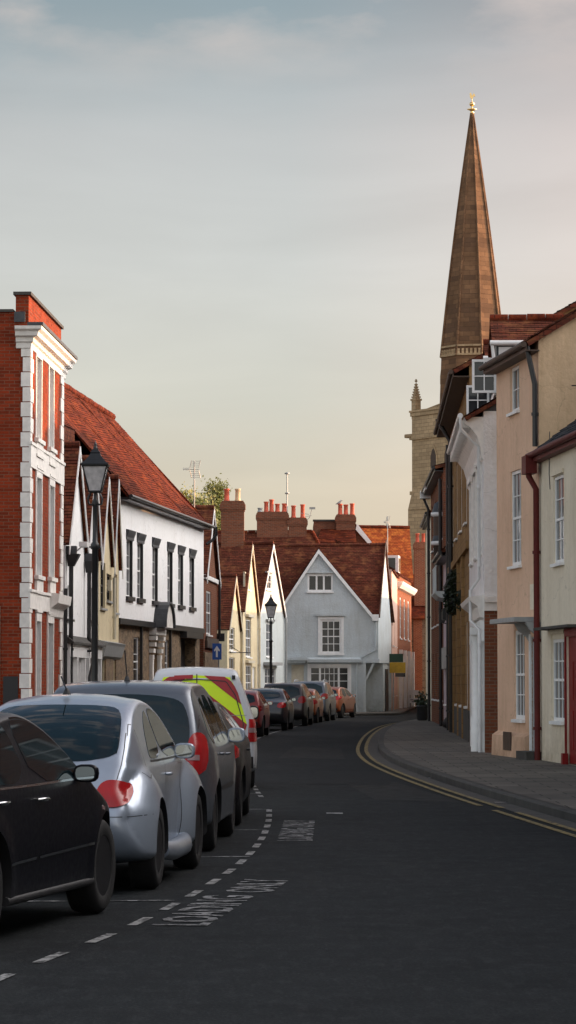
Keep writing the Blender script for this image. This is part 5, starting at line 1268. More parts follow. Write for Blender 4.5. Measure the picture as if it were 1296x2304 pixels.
H.cornice('shop_cornice', 'white_stone', prof, w - 6.2, w - .06)
H.part('side_cornice', 'white_stone', lambda mb: (mb.box(w + .001, w + .12, 0.0, .5, zc - .12, zc), mb.box(w + .001, w + .06, .0, .5, zc - .3, zc - .12)))
for u in (w - .35, w - 1.45, w - 3.4, w - 5.9): H.part('pilaster', 'white_paint', lambda mb: (mb.box(u - .14, u + .14, -.10, -.001, .1, zc - .5), mb.box(u - .2, u + .2, -.13, -.001, zc - .95, zc - .75), mb.box(u - .17, u + .17, -.12, -.001, .1, .5)))
H.part('column', 'white_paint', lambda mb: (mb.lathe([(.13, .1), (.13, .85), (.10, .9), (.09, 2.5), (.11, 2.55), (.13, 2.6), (.13, 2.65)], (w - .95, -.14, 0), 14), mb.box(w - 1.2, w - .7, -.28, -.121, 2.65, 2.8)))
# dormers with casements swung open
for (yc, Yd, zA, zS) in ((.35, 66.4, None, None), (.35, 70.6, None, None)):
    o_ = H.loc((4.4, Yd, 0)); u0, u1 = o_.x - 1.25, o_.x + 1.25
    near = Yd < 68; xr = at(1112 if near else 1093, 750, Yd - .3)
    y0 = .42; zA = at(1112, 719 if near else 783, Yd).z; zS = at(1112, 778 if near else 812, Yd - .6).z
    if not near: zA, zS = at(1093, 774, Yd).z, at(1093, 812, Yd - .6).z
    mb = MB(); mb.box(u0 + .12, u1 - .12, y0, 3.6, zE + .0, zS); d_ = mb.build('dormer', 'lead' , H.root)
    uc = (u0 + u1) / 2
    mb = MB(); slope(mb, (u0, 4.6, zS), (u0, y0 - .1, zS), (uc, 4.6, zA), (uc, y0 - .1, zA), thick=.08); slope(mb, (u1, y0 - .1, zS), (u1, 4.6, zS), (uc, y0 - .1, zA), (uc, 4.6, zA), thick=.08); mb.build('dormer_roof', 'tile_dark', d_)
    mb = MB(); ridge(mb, (uc, y0 - .1, zA + .02), (uc, 4.6, zA + .02), .1); mb.build('ridge_tiles', 'tile_red', d_)
    mb = MB(); mb.tube([(u1 + .06, y0 - .15, zS - .02), (u1 + .06, 3.8, zS - .02)], .06, 8); mb.tube([(u1 + .04, y0 - .1, zS - .05), (u1 + .04, y0 - .05, zS - .5)], .04, 8); mb.box(u1 - .12, u1 - .02, y0 + .05, 3, zS - .4, zS - .1); mb.build('gutter', 'white_metal', d_)
    z0, z1 = (at(1090, 885, Yd - .9).z, at(1090, 810, Yd - .9).z) if near else (at(1090, 935, Yd - .9).z, at(1090, 868, Yd - .9).z)
    # open leaf, standing square to the wall
    ul = u1 - .25; ya, yb = y0 - .55, y0
    mb = MB(); e = .055
    for (p, q, r_, s_) in ((ya, yb, z0, z0 + e), (ya, yb, z1 - e, z1), (ya, ya + e, z0, z1), (yb - e, yb, z0, z1), ((ya + yb) / 2 - .012, (ya + yb) / 2 + .012, z0, z1), (ya, yb, (z0 + z1) / 2 - .012, (z0 + z1) / 2 + .012)):
        j = random.random() * .004; mb.box(ul - .03 - j, ul + .03 + j, p, q, r_, s_)
    lf = mb.build('open_casement', 'white_paint', d_); mb = MB(); mb.quad((ul, ya, z0), (ul, yb, z0), (ul, yb, z1), (ul, ya, z1)); mb.build('pane', 'pane_dark', lf, fix=False)
    mb = MB(); mb.box(u0 + .3, ul - .04, y0 - .05, y0 - .005, z0 - .05, z1 + .05); mb.build('window_frame', 'white_paint', d_)
    mb = MB(); mb.box(u0 + .4, ul - .12, y0 - .06, y0 - .052, z0 + .05, z1 - .05); mb.build('window_pane', 'pane_dark', d_)

# ochre stone house
H = House('ochre_house', 'ochre stone house with deep overhanging brown eaves behind the white house', 'house', (5.12, 91.0), (4.60, 73.0)); w = H.w
zE = at(985, 978, 91).z + .25
ws = [(2 + i * 4.2, 3.2 + i * 4.2, 5.8, 8.0) for i in range(4)] + [(2 + i * 4.2, 3.2 + i * 4.2, 1.0, 3.2) for i in range(4)]
H.holes = ws
block(H, zE, zE + 2.2, 8, 'ochre_stone', roofmat='tile_dark', ov=.42, eavebox='soffit_brown')
for r in ws: H.window(r, 2, 4, rec=.03, fw=.12, pane='pane_curtain')
H.part('band_course', 'ochre_stone', lambda mb: (mb.box(-.03, w, -.1, -.001, 5.0, 5.2), mb.box(-.03, w, -.06, -.001, 8.5, 8.65)))
H.each('stone_pilaster', 'ochre_stone', [(a, a + .5, -.08, -.001, 0, 4.99) for a in (.2, 4.6, 9.0, 13.2)])
H.pipe([(3.9, -.5, zE - .1), (3.9, -.1, zE - .8), (3.9, -.1, .1)], .07); H.pipe([(.3, -.1, zE - .6), (.3, -.1, .1)], .05)
H.part('plinth', 'kerb_stone', lambda mb: mb.box(0, w, -.05, -.001, 0, .9))
# pink house
H = House('pink_house', 'low pale pink house squeezed between dark brick and ochre houses', 'house', (5.30, 98.5), (5.14, 91.2)); w = H.w
ws = [(1.2, 2.1, 3.9, 5.2), (4.6, 5.5, 3.9, 5.2), (1.4, 2.6, .9, 2.3), (4.4, 5.4, .12, 2.3)]; H.holes = ws
block(H, 5.95, 9.3, 8, 'pink_render', roofmat='tile_dark', ov=.3)
for r in ws[:3]: H.window(r, 2, 3, rec=.06)
H.window(ws[3], 1, 2, rec=.06, sash=False, frame='white_paint', pane='white_paint', sill=None)
H.part('fascia_board', 'grey_paint', lambda mb: mb.box(.2, w - .1, -.08, -.001, at(1004, 1480, 94).z - .35, at(1004, 1455, 94).z))
H.part('wall_lantern', 'black_iron', lambda mb: [(mb.box(u - .12, u + .12, -.25, -.05, 4.2 - .6, 4.2 - .25), mb.tube([(u, -.01, 3.55), (u, -.15, 3.6)], .02, 5)) for u in (3, 6.4)])
H.part('small_balcony', 'pale_blue_render', lambda mb: (mb.prism([(0, 4.25), (-.35, 4.3), (-.5, 4.45), (-.5, 4.5), (0, 4.5)], 'x', 3.4, w - .2), [mb.tube([(3.5 + i * .3, -.45, 4.5), (3.5 + i * .3, -.45, 5.3)], .02, 5) for i in range(12)], mb.tube([(3.4, -.45, 5.3), (w - .2, -.45, 5.3)], .03, 6)))
# dark brick tall house
H = House('dark_brick_house', 'tall dark red brick house with white curved bay tops on the right', 'house', (5.55, 112.0), (5.32, 98.7)); w = H.w
zE = 9.0
ws = [(1.5 + i * 3.2, 2.7 + i * 3.2, z0, z1) for i in range(4) for (z0, z1) in ((6.6, 8.3), (3.7, 5.6), (1.0, 2.7))]; H.holes = ws
block(H, zE, zE + .9, 8, 'brick_brown', roofmat='tile_dark', ov=.3, eavebox='black_paint')
for r in ws: H.window(r, 2, 4, rec=.05)
H.part('eaves_board', 'white_paint', lambda mb: (mb.box(-.12, .5, -.42, -.02, zE - .28, zE + .02), mb.box(2.5, 4.5, -.36, -.3, zE - .2, zE + .05)))
for k, (zb_) in enumerate((at(1005, 1150, 101).z, at(1005, 1215, 101).z)):
    mb = MB(); mb.lathe([(.30, zb_ - .2), (.36, zb_ - .16), (.36, zb_ - .06), (.30, zb_ - .05)], (w - 2.2, 0, 0), 16); b_t = mb.build('bay_cornice', 'white_paint', H.root); mb = MB(); mb.lathe([(.32, zb_ - .049), (.24, zb_ + .25), (.02, zb_ + .4)], (w - 2.2, 0, 0), 16); mb.build('bay_roof', 'lead', b_t); mb = MB(); mb.lathe([(.27, zb_ - 1.9), (.27, zb_ - .2)], (w - 2.2, 0, 0), 16); mb.build('bay_wall', 'soffit_brown', b_t)
H.pipe([(.15, -.35, zE - .1), (.15, -.1, zE - .7), (.15, -.1, .1)], .055); H.pipe([(w - .3, -.1, zE - .4), (w - .3, -.1, .1)], .06)
# last one before the lane
H = House('pale_end_house', 'sliver of a pale rendered house beyond the dark brick one', 'house', (5.82, 122.0), (5.57, 112.2)); w = H.w
block(H, 8.2, 9.2, 7, 'cream_pale', roofmat='tile_dark', ov=.15)
H.part('stone_quoin', 'church_stone', lambda mb: mb.box(-.01, .3, -.03, -.001, 0, 8))
H = House('lane_house', 'unseen cream blocker house shading the lane beyond the right hand terrace', 'house', (9.5, 181.0), (6.6, 124.0)); w = H.w  # unseen blocker, its height and length set to shade the lower lane
block(H, 5.2, 7.0, 7, 'cream_pale', roofmat='tile_dark', ov=.2)
# the terrace carries on towards the camera, outside the frame: it shades the street
for i, (A_, B_, ze_, mt, lab) in enumerate((((5.76, 45.3), (6.6, 36.0), 8.6, 'brick_brown', 'brown terrace house nearer than the cream one'), ((6.62, 35.8), (7.6, 25.5), 8.0, 'dark_render', 'plain terrace house beside the near parked cars'),
                                            ((7.62, 25.3), (8.7, 13.0), 9.0, 'dark_render', 'grey terrace house beside the near pavement'), ((8.72, 12.8), (10.6, -9.0), 8.4, 'cream_pale', 'cream terrace house level with the viewpoint'))):
    H = House('terrace_house', lab, 'house', A_, B_); w = H.w; n_ = int(w / 3)
    H.holes = [(k * 3 + .9, k * 3 + 2.0, z0, z1) for k in range(n_) for (z0, z1) in ((1.0, 2.8), (4.0, 5.8), (6.3, 7.5))]
    block(H, ze_, ze_ + 2.6, 8, mt, roofmat='tile_dark', ov=.2)
    for r in H.holes: H.window(r, 2, 4, rec=.05)

# ------------------------------------------------------------------ greenery and bits on the ochre house
def basket(label, px, py, Y, r, seed, n=700, squash=1.0):
    p = at(px, py, Y); rnd = random.Random(seed); e = empty('hanging_basket', tuple(p), 0, label, 'plant basket', 'plant baskets on the ochre house')
    mb = MB()
    for _ in range(n):
        d = Vector([rnd.gauss(0, 1) for _ in range(3)]).normalized() * r * rnd.uniform(.55, 1.08); d.z *= squash; s_ = rnd.uniform(.03, .07)
        u = Vector([rnd.gauss(0, 1) for _ in range(3)]).normalized(); v_ = u.orthogonal().normalized(); mb.add([d - u * s_, d + v_ * s_ * .6, d + u * s_, d - v_ * s_ * .6], [(0, 1, 2, 3)])
    mb.build('foliage', 'foliage_dark', e, fix=False)
    mb = MB(); mb.lathe([(.02, -r * .7), (r * .6, -r * .45), (r * .78, 0), (r * .5, .02)], n=12); mb.tube([(0, 0, 0), (.0, 0, r * 1.3), (.6, 0, r * 1.35)], .02, 6); mb.build('pot', 'black_iron', e)
basket('lower wide dark plant basket on the ochre house', 1046, 1350, 80, .3, 2)
basket('dark plant basket nearest the pink house', 1022, 1350, 83, .32, 4, 1000, 1.4)
basket('upper dark plant basket on the ochre house', 1030, 1308, 82, .3, 6, 800, 1.2)
e = at(1011, 1345, 84); g = empty('wall_lantern', (e.x, 84, 0), 0, 'black iron lantern with pointed top sticking out by the dark baskets', 'lantern')
z0 = e.z; mb = MB(); mb.lathe([(.03, z0 - .5), (.1, z0 - .45), (.13, z0 - .1), (.15, z0 + .25), (.2, z0 + .3), (.06, z0 + .5), (.05, z0 + .55), (.09, z0 + .62), (.01, z0 + .75)], n=8); mb.build('lantern_body', 'black_iron', g)
mb = MB(); mb.tube([(0, 0, z0 - .4), (.3, 0, z0 - .5), (.45, 0, z0 - .45)], .025, 6); mb.build('bracket', 'black_iron', g)
def tub(name, label, cat, px, py, r, h, mat, plant=False):
    p = ground_at(px, py); e = empty(name, (p.x, p.y, .12), 0, label, cat); mb = MB()
    mb.lathe([(r * .8, 0), (r, h * .1), (r * .95, h * .7), (r * 1.1, h * .75), (r * 1.1, h * .85), (r * .9, h * .88)], n=12); mb.build('body', mat, e)
    if plant:
        mb = MB(); rnd = random.Random(3)
        for _ in range(200):
            d = Vector((rnd.gauss(0, r * .6), rnd.gauss(0, r * .6), h * .85 + abs(rnd.gauss(0, .2)))); s_ = .05; u = Vector([rnd.gauss(0, 1) for _ in range(3)]).normalized(); v_ = u.orthogonal(); mb.add([d - u * s_, d + v_ * s_, d + u * s_, d - v_ * s_], [(0, 1, 2, 3)])
        mb.build('foliage', 'foliage_dark', e, fix=False)
    return e
tub('planter', 'dark planter tub on the pavement at the corner before the lane', 'planter', 950, 1628, .22, .7, 'black_plastic', True)
e = ground_at(1014, 1648); g = empty('refuse_sack', (e.x, e.y, .12), 0, 'black refuse sack left on the pavement by the pink house', 'bag')
mb = MB(); mb.lathe([(.1, 0), (.24, .05), (.26, .2), (.18, .34), (.05, .42), (.09, .5), (.0, .5)], n=10); 
for i, v in enumerate(mb.v): mb.v[i] = v * (1 + .09 * math.sin(i * 2.3))
mb.build('sack', 'black_plastic', g)
# ------------------------------------------------------------------ street lamps
def street_lamp(label, px, Y, ytop, wpx, group='street lamps'):
    x = at(px, 1300, Y).x; top = at(px, ytop, Y).z; s_ = (wpx / FPX * Y) / .5
    e = empty('street_lamp', (x, Y, 0.12), 0, label, 'street lamp', group); T = top - .12
    h = 1.03 * s_; zb = T - h          # lantern bottom
    mb = MB()
    mb.lathe([(.11, 0), (.12, .05), (.12, .9), (.14, .95), (.085, 1.05), (.075, 1.2), (.06, 1.3), (.055, zb - 1.0), (.075, zb - .98), (.075, zb - .9), (.045, zb - .86), (.042, zb - .25), (.07, zb - .2), (.03, zb - .1), (.03, zb)], n=12)
    mb.tube([(-.1, 0, zb - .95), (.1, 0, zb - .95)], .018, 6)
    for k in range(4):
        a = math.pi / 4 + k * math.pi / 2; c, q = math.cos(a) * s_, math.sin(a) * s_
        mb.tube([(c * .03, q * .03, zb - .22), (c * .17, q * .17, zb - .2), (c * .2, q * .2, zb - .1), (c * .12, q * .12, zb + .0)], .012, 6)
    mb.build('post', 'black_iron', e)
    def sq(r, z): r *= s_; return [(-r, -r, z), (r, -r, z), (r, r, z), (-r, r, z)]
    mb = MB(); z1 = zb + .52 * s_; rb, rt = .115, .235
    bq, tq = sq(rb, zb + .02), sq(rt, z1)
    for k in range(4): mb.tube([bq[k], tq[k]], .016 * s_, 6); mb.tube([bq[k], bq[(k + 1) % 4]], .02 * s_, 6); mb.tube([tq[k], tq[(k + 1) % 4]], .02 * s_, 6)
    lv = [(.265, z1 + .0), (.27, z1 + .03 * s_), (.19, z1 + .1 * s_), (.12, z1 + .19 * s_), (.085, z1 + .25 * s_), (.095, z1 + .26 * s_), (.05, z1 + .33 * s_)]
    vs = []
    for r_, z in lv: vs += sq(r_, z)
    mb.add(vs, [(i * 4 + k, i * 4 + (k + 1) % 4, (i + 1) * 4 + (k + 1) % 4, (i + 1) * 4 + k) for i in range(len(lv) - 1) for k in range(4)] + [(0, 1, 2, 3)])
    mb.lathe([(.04 * s_, z1 + .33 * s_), (.045 * s_, z1 + .36 * s_), (.02 * s_, z1 + .39 * s_), (.035 * s_, z1 + .42 * s_), (.015 * s_, z1 + .45 * s_), (.0, T)], n=8)
    mb.build('lantern', 'black_iron', e)
    mb = MB(); b4, t4 = sq(rb - .004, zb + .02), sq(rt - .004, z1)
    for k in range(4): mb.quad(b4[k], b4[(k + 1) % 4], t4[(k + 1) % 4], t4[k])
    mb.build('lamp_glass', 'lamp_glass', e)
    return e
street_lamp('large black lantern street lamp in front of the gabled houses at the left', 213.5, 50.5, 990, 58)
street_lamp('smaller black lantern street lamp standing before the pale blue-white gable', 609.5, 118, 1335, 27)
# one way sign
p = at(488, 1466, 104); e = empty('one_way_sign', (p.x, 104, .1), 0, 'blue rectangular sign with a white upward arrow on a grey post', 'sign')
zc = p.z - .1; mb = MB(); mb.box(-.16, .17, -.02, .02, zc - .29, zc + .29); mb.build('plate', 'sign_blue', e)
mb = MB(); mb.prism([(-.035, zc - .2), (.035, zc - .2), (.035, zc + .05), (.085, zc + .0), (.11, zc + .05), (0, zc + .21), (-.11, zc + .05), (-.085, zc + .0), (-.035, zc + .05)], 'y', -.026, -.021); mb.build('arrow', 'sign_white', e)
mb = MB(); mb.tube([(.06, .045, 0), (.06, .045, zc + .2)], .03, 8); mb.build('post', 'grey_paint', e)
# ------------------------------------------------------------------ cars
def chaikin(p, n=3):
    for _ in range(n):
        q = []
        for i in range(len(p)):
            a, b = p[i], p[(i + 1) % len(p)]
            q += [(a[0] * .75 + b[0] * .25, a[1] * .75 + b[1] * .25), (a[0] * .25 + b[0] * .75, a[1] * .25 + b[1] * .75)]
        p = q
    return p
def resample(p, step, closed=True):
    pts = [Vector(a) for a in p] + ([Vector(p[0])] if closed else []); L = [0]
    for a, b in zip(pts, pts[1:]): L.append(L[-1] + (b - a).length)
    n = max(8, int(L[-1] / step)); out = []; j = 0
    for k in range(n):
        s = L[-1] * k / n
        while L[j + 1] < s: j += 1
        f = (s - L[j]) / max(1e-9, L[j + 1] - L[j]); out.append(pts[j].lerp(pts[j + 1], f))
    return out
def sstep(a, b, x):
    t = min(1, max(0, (x - a) / (b - a))); return t * t * (3 - 2 * t)
class Car:
    def __init__(s, name, label, sil, W_, Wr, belt, H_, xf, xr, wr, color, loc, heading, step=.045, taper=(.12, .12), tl=(1.1, 1.1), fender=None, crown=.028, edge=.085, cat='car', group=None, tp=2.2, flare=.012, track=None, arch=.055, belt_in=.055):
        s.track = (track or W_) / 2; s.arch = arch
        s.W, s.Wr, s.belt, s.H, s.xf, s.xr, s.wr = W_ / 2, Wr / 2, belt, H_, xf, xr, wr
        s.fender = fender; s.taper = taper; s.tl = tl; s.tp = tp; s.flare = flare
        s.x0, s.x1 = min(p[0] for p in sil), max(p[0] for p in sil); s.color = color
        # heading: unit vector (x,y) in the world the nose points to
        hx, hy = Vector(heading).normalized(); ang = math.atan2(hy, hx)
        s.root = empty(name, (loc[0], loc[1], 0.004), ang, label, cat, group)
        loop = resample(chaikin(sil, 2), step); n = len(loop)
        cxz = Vector((sum(p.x for p in loop) / n, sum(p.y for p in loop) / n))
        area = sum(loop[i].x * loop[(i + 1) % n].y - loop[(i + 1) % n].x * loop[i].y for i in range(n))
        sg = 1 if area > 0 else -1; nor = []
        for i in range(n):
            t = (loop[(i + 2) % n] - loop[i - 2]).normalized(); nor.append(Vector((-t.y, t.x)) * sg)    # inward
        E = edge
        rows = [(0, 0), (.3, crown * .10), (.6, crown * .42), (.8, crown * .85)]
        for k in range(1, 6):
            a = math.pi / 2 * k / 5; rows.append((.8 + .2 * math.sin(a), crown * .85 + (E - crown * .85) * (1 - math.cos(a))))
        # rounding of the last part should be about as wide as it is deep
        vs = []; ring = []
        base = [loop[i] + nor[i] * E for i in range(n)]
        yedge = [s.ys(p.x, p.y) for p in base]
        for (f, d) in rows:
            r = []
            for i in range(n):
                p = loop[i] + nor[i] * d; ye = yedge[i]
                if f <= .8: y = f / .8 * (ye - E * 1.15)
                else: y = (ye - E * 1.15) + (f - .8) / .2 * E * 1.15
                r.append((p.x, y, p.y))
            ring.append(r)
        me_v = []; me_f = []
        for sd in (1, -1):
            o = len(me_v)
            for r in ring: me_v += [(p[0], p[1] * sd, p[2]) for p in r]
            for j in range(len(rows) - 1):
                for i in range(n): me_f.append((o + j * n + i, o + j * n + (i + 1) % n, o + (j + 1) * n + (i + 1) % n, o + (j + 1) * n + i))
        inner = [Vector((p[0], p[2])) for p in ring[-1]]
        # drop tangles
        pl = [(p.x, p.y) for p in inner]; pts = list(inner)
        xs0, xs1 = min(p[0] for p in pl), max(p[0] for p in pl); z0, z1 = min(p[1] for p in pl), max(p[1] for p in pl)
        x = xs0; row = 0
        while x < xs1:
            z = z0 + (step / 2 if row % 2 else 0)
            while z < z1:
                if inpoly((x, z), pl) and min((Vector((x, z)) - q).length for q in inner) > step * .55: pts.append(Vector((x, z)))
                z += step
            x += step * .9; row += 1
        r = geometry.delaunay_2d_cdt(pts, [(i, (i + 1) % n) for i in range(n)], [], 1, 1e-6)
        for sd in (1, -1):
            o = len(me_v); me_v += [(p.x, sd * s.ys(p.x, p.y), p.y) for p in r[0]]
            me_f += [tuple(o + i for i in f) for f in r[2]]
        me = bpy.data.meshes.new('body'); me.from_pydata(me_v, [], me_f)
        bm = bmesh.new(); bm.from_mesh(me); bmesh.ops.remove_doubles(bm, verts=bm.verts, dist=2e-4); bmesh.ops.recalc_face_normals(bm, faces=bm.faces)
        s.bvh = BVHTree.FromBMesh(bm); bm.to_mesh(me); bm.free()
        me.materials.append(M[color]); me.materials.append(M['black_plastic'])
        tmp = bpy.data.objects.new('body', me); COL.objects.link(tmp)
        cut = []
        for xw in (xf, xr):
            for sd in (1, -1):
                mb = MB(); R_ = wr + arch; yo = s.track + .3; yi = s.track - .26
                mb.lathe([(R_, yi * sd), (R_, yo * sd)], (xw, 0, wr), 40, 'y', smooth=False); cut.append(mb.build('cut', 'rubber'))
        for c in cut:
            md = tmp.modifiers.new('b', 'BOOLEAN'); md.operation = 'DIFFERENCE'; md.object = c; md.solver = 'EXACT'
        dg = bpy.context.evaluated_depsgraph_get(); me2 = bpy.data.meshes.new_from_object(tmp.evaluated_get(dg)); me2.name = 'body'
        bpy.data.objects.remove(tmp)
        for c in cut: bpy.data.objects.remove(c)
        for p in me2.polygons:
            p.use_smooth = True; p.material_index = 0
            for xw in (xf, xr):
                c = p.center; d = math.hypot(c.x - xw, c.z - wr)
                if d < wr + arch + .004 and c.z > .1 and abs(c.y) > s.track - .27 and (abs(d - wr - arch) < .006 and p.normal.dot(Vector((c.x - xw, 0, c.z - wr)).normalized()) < -.6 or abs(abs(c.y) - (s.track - .26)) < .003): p.material_index = 1
        while len(me2.materials) < 2: me2.materials.append(None)
        me2.materials[0] = M[color]; me2.materials[1] = M['black_plastic']
        me2.set_sharp_from_angle(angle=R(32))
        s.body = bpy.data.objects.new('body', me2); COL.objects.link(s.body); s.body.parent = s.root
        s.wheels()
    def ys(s, x, z):
        W_, B = s.W, s.belt
        if z < B: y = W_ * (1 - .055 * abs((z - B * .66) / (B * .66)) ** 2.2)
        else:
            f = (z - B) / (s.H - B); y0 = W_ * (1 - .055 * (.34 / .66) ** 2.2); y = y0 + (s.Wr - y0) * f ** 1.15 - .012 * sstep(0, .06, z - B)
        for (xe, tpr, L, sg) in ((s.x0, s.taper[0], s.tl[0], 1), (s.x1, s.taper[1], s.tl[1], -1)):
            d = (x - xe) * sg
            if d < L: y *= 1 - tpr * (1 - max(0, d) / L) ** s.tp
        if s.fender:
            dd = min(x - s.x0, s.x1 - x)
            if dd < .9:
                yb = .85 * (1 - .30 * (1 - max(0, dd) / .9) ** 2.6); t_ = (1 - sstep(.60, .80, z)) * (1 - sstep(.62, .85, dd)); y = y + (max(y, yb) - y) * t_
            for (xw, Rx, Rz, zc, yc, B_) in s.fender:
                q = ((x - xw) / Rx) ** 2 + ((z - zc) / Rz) ** 2
                if q < 1:
                    yf = yc + B_ * (1 - q ** 1.6) ** .5
                    k = .10; hh = max(0, k - abs(yf - y)) / k; y = max(y, yf) + hh * hh * k * .25
        elif s.flare:
            for xw in (s.xf, s.xr):
                d = math.hypot(x - xw, z - s.wr); y += s.flare * (1 - sstep(s.wr + .06, s.wr + .22, d))
        return y
    def wheels(s):
        T = .20
        for xw in (s.xf, s.xr):
            for sd in (1, -1):
                yo = (s.track - .03) * sd; r = s.wr
                c = empty('wheel', (xw, 0, 0)); bpy.data.objects.remove(c)
                mb = MB(); a, b = yo, yo - T * sd
                mb.lathe([(r * .62, a - .012 * sd), (r * .66, a), (r * .9, a + .004 * sd), (r * .98, a - .02 * sd), (r, a - .045 * sd), (r, b + .04 * sd), (r * .97, b), (r * .6, b)], (xw, 0, r), 32, 'y')
                t_ = mb.build('wheel', 'rubber', s.root)
                mb = MB(); mb.lathe([(r * .66, a - .006 * sd), (r * .6, a - .02 * sd), (r * .58, a - .09 * sd), (.01, a - .1 * sd)], (xw, 0, r), 32, 'y')
                mb.lathe([(.055, a - .1 * sd), (.055, a - .03 * sd), (.04, a - .022 * sd), (0.001, a - .02 * sd)], (xw, 0, r), 14, 'y')
                for k in range(7):
                    an = 2 * math.pi * k / 7; dx, dz = math.cos(an), math.sin(an); px_, pz_ = -dz, dx
                    p = [(xw + dx * .05 + px_ * w_, (a - .035 * sd), r + dz * .05 + pz_ * w_) for w_ in (-.026, .026)] + [(xw + dx * r * .63 + px_ * w_, (a - .02 * sd), r + dz * r * .63 + pz_ * w_) for w_ in (.02, -.02)]
                    p2 = [(q[0], q[1] - .03 * sd, q[2]) for q in p]; mb.add(p + p2, [(0, 1, 2, 3), (4, 5, 6, 7), (0, 1, 5, 4), (1, 2, 6, 5), (2, 3, 7, 6), (3, 0, 4, 7)])
                mb.build('rim', 'alloy', t_)
    def grid(s, poly, rnd=2, du=.05, nv=8):
        p = chaikin(poly, rnd) if rnd else poly
        u0, u1 = min(q[0] for q in p), max(q[0] for q in p); n = max(6, int((u1 - u0) / du)); cols = []
        for k in range(n + 1):
            f = k / n; f = .5 - .5 * math.cos(math.pi * f) if rnd else f
            u = u0 + (u1 - u0) * min(.9995, max(.0005, f)); hit = []
            for i in range(len(p)):
                a, b = p[i], p[(i + 1) % len(p)]
                if (a[0] <= u < b[0]) or (b[0] <= u < a[0]): hit.append(a[1] + (b[1] - a[1]) * (u - a[0]) / (b[0] - a[0]))
            if len(hit) >= 2: cols.append((u, min(hit), max(hit)))
        return cols, nv
    def panel(s, name, mat, poly, axis, off=.004, rnd=2, parent=None, sides=(1, -1), du=.05, nv=8, ref=None):
        """a thin pane or lamp laid on the body. axis 's': (x,z) on the flanks, 'r': (y,z) from behind, 'f': (y,z) from ahead, 't': (x,y) from above"""
        cols, nv = s.grid(poly, rnd, du, nv); objs = []
        for sd in (sides if axis == 's' else (1,)):
            mb = MB(); vs = []
            for (u, a, b) in cols:
                for k in range(nv + 1):
                    v = a + (b - a) * k / nv
                    if axis == 's': P = Vector((u, sd * (s.ys(u, v) + off), v))
                    else:
                        o, d = {'r': (Vector((-6, u, v)), Vector((1, 0, 0))), 'f': (Vector((6, u, v)), Vector((-1, 0, 0))), 't': (Vector((u, v, 5)), Vector((0, 0, -1)))}[axis]
                        h = s.bvh.ray_cast(o, d)
                        P = (h[0] + (h[1] if h[1].dot(d) < 0 else -h[1]) * off) if h[0] is not None else (vs[-1].copy() if vs else Vector((u, v, 0)))
                    vs.append(P)
            m_ = nv + 1; fs = [(i * m_ + k, i * m_ + k + 1, (i + 1) * m_ + k + 1, (i + 1) * m_ + k) for i in range(len(cols) - 1) for k in range(nv)]
            # rim going back into the body
            c = len(vs); bnd = [i * m_ for i in range(len(cols))] + [(len(cols) - 1) * m_ + k for k in range(1, m_)] + [i * m_ + nv for i in range(len(cols) - 2, -1, -1)] + [k for k in range(nv - 1, 0, -1)]
            dirn = {'s': Vector((0, -sd, 0)), 'r': Vector((1, 0, 0)), 'f': Vector((-1, 0, 0)), 't': Vector((0, 0, -1))}[axis]
            mb.add(vs, fs, 0, True); mb.add([vs[i] for i in bnd] + [vs[i] + dirn * .015 for i in bnd], [(i, (i + 1) % len(bnd), len(bnd) + (i + 1) % len(bnd), len(bnd) + i) for i in range(len(bnd))], 0)
            objs.append(mb.build(name, mat, parent or s.root))
        return objs
    def seam(s, name, pts, axis, wd=.008, mat='black_plastic', sides=(1, -1), off=.003, parent=None):
        p = resample(pts, .04, False) + [Vector(pts[-1])]
        for sd in (sides if axis == 's' else (1,)):
            mb = MB(); L = []; 
            for i, q in enumerate(p):
                t = (p[min(i + 1, len(p) - 1)] - p[max(i - 1, 0)]).normalized(); nn = Vector((-t.y, t.x)) * wd / 2
                for e in (q - nn, q + nn):
                    if axis == 's': L.append(Vector((e.x, sd * (s.ys(e.x, e.y) + off), e.y)))
                    else:
                        o, d = {'r': (Vector((-6, e.x, e.y)), Vector((1, 0, 0))), 't': (Vector((e.x, e.y, 5)), Vector((0, 0, -1)))}[axis]
                        h = s.bvh.ray_cast(o, d); L.append(h[0] - d * off if h[0] is not None else (L[-1] if L else Vector((0, 0, 1))))
            mb.add(L, [(2 * i, 2 * i + 1, 2 * i + 3, 2 * i + 2) for i in range(len(p) - 1)])
            mb.build(name, mat, parent or s.body, fix=False)
    def mirror(s, x, z, mat, w_=.17, h_=.125):
        for sd in (1, -1):
            y = s.ys(x, z); c = Vector((x, sd * (y - .02 + w_ / 2), z + .05)); mb = MB(); n = 14; rings = []
            for (dx, k) in ((-.035, .9), (-.03, 1.0), (.0, 1.03), (.05, .9), (.085, .6), (.1, .2)):
                rings.append([(c.x + dx, c.y + math.copysign(abs(math.cos(a)) ** .65, math.cos(a)) * w_ / 2 * k, c.z + math.copysign(abs(math.sin(a)) ** .65, math.sin(a)) * h_ / 2 * k) for a in [2 * math.pi * j / n for j in range(n)]])
            vs = [p for r in rings for p in r]; mb.add(vs, [(i * n + j, i * n + (j + 1) % n, (i + 1) * n + (j + 1) % n, (i + 1) * n + j) for i in range(5) for j in range(n)] + [tuple(range(5 * n, 6 * n))], 0, True)
            mb.add(rings[0], [tuple(range(n))], 0)
            mb.tube([(x + .03, sd * (y - .03), z - .03), (x + .03, sd * (y + .0), z - .015)], [.035, .025], 8)
            o = mb.build('mirror', mat, s.root)
            mb = MB(); mb.add([(p[0] - .003, c.y + (p[1] - c.y) * .88, c.z + (p[2] - c.z) * .86) for p in rings[0]], [tuple(range(n))]); mb.build('mirror_glass', 'mirror', o, fix=False)
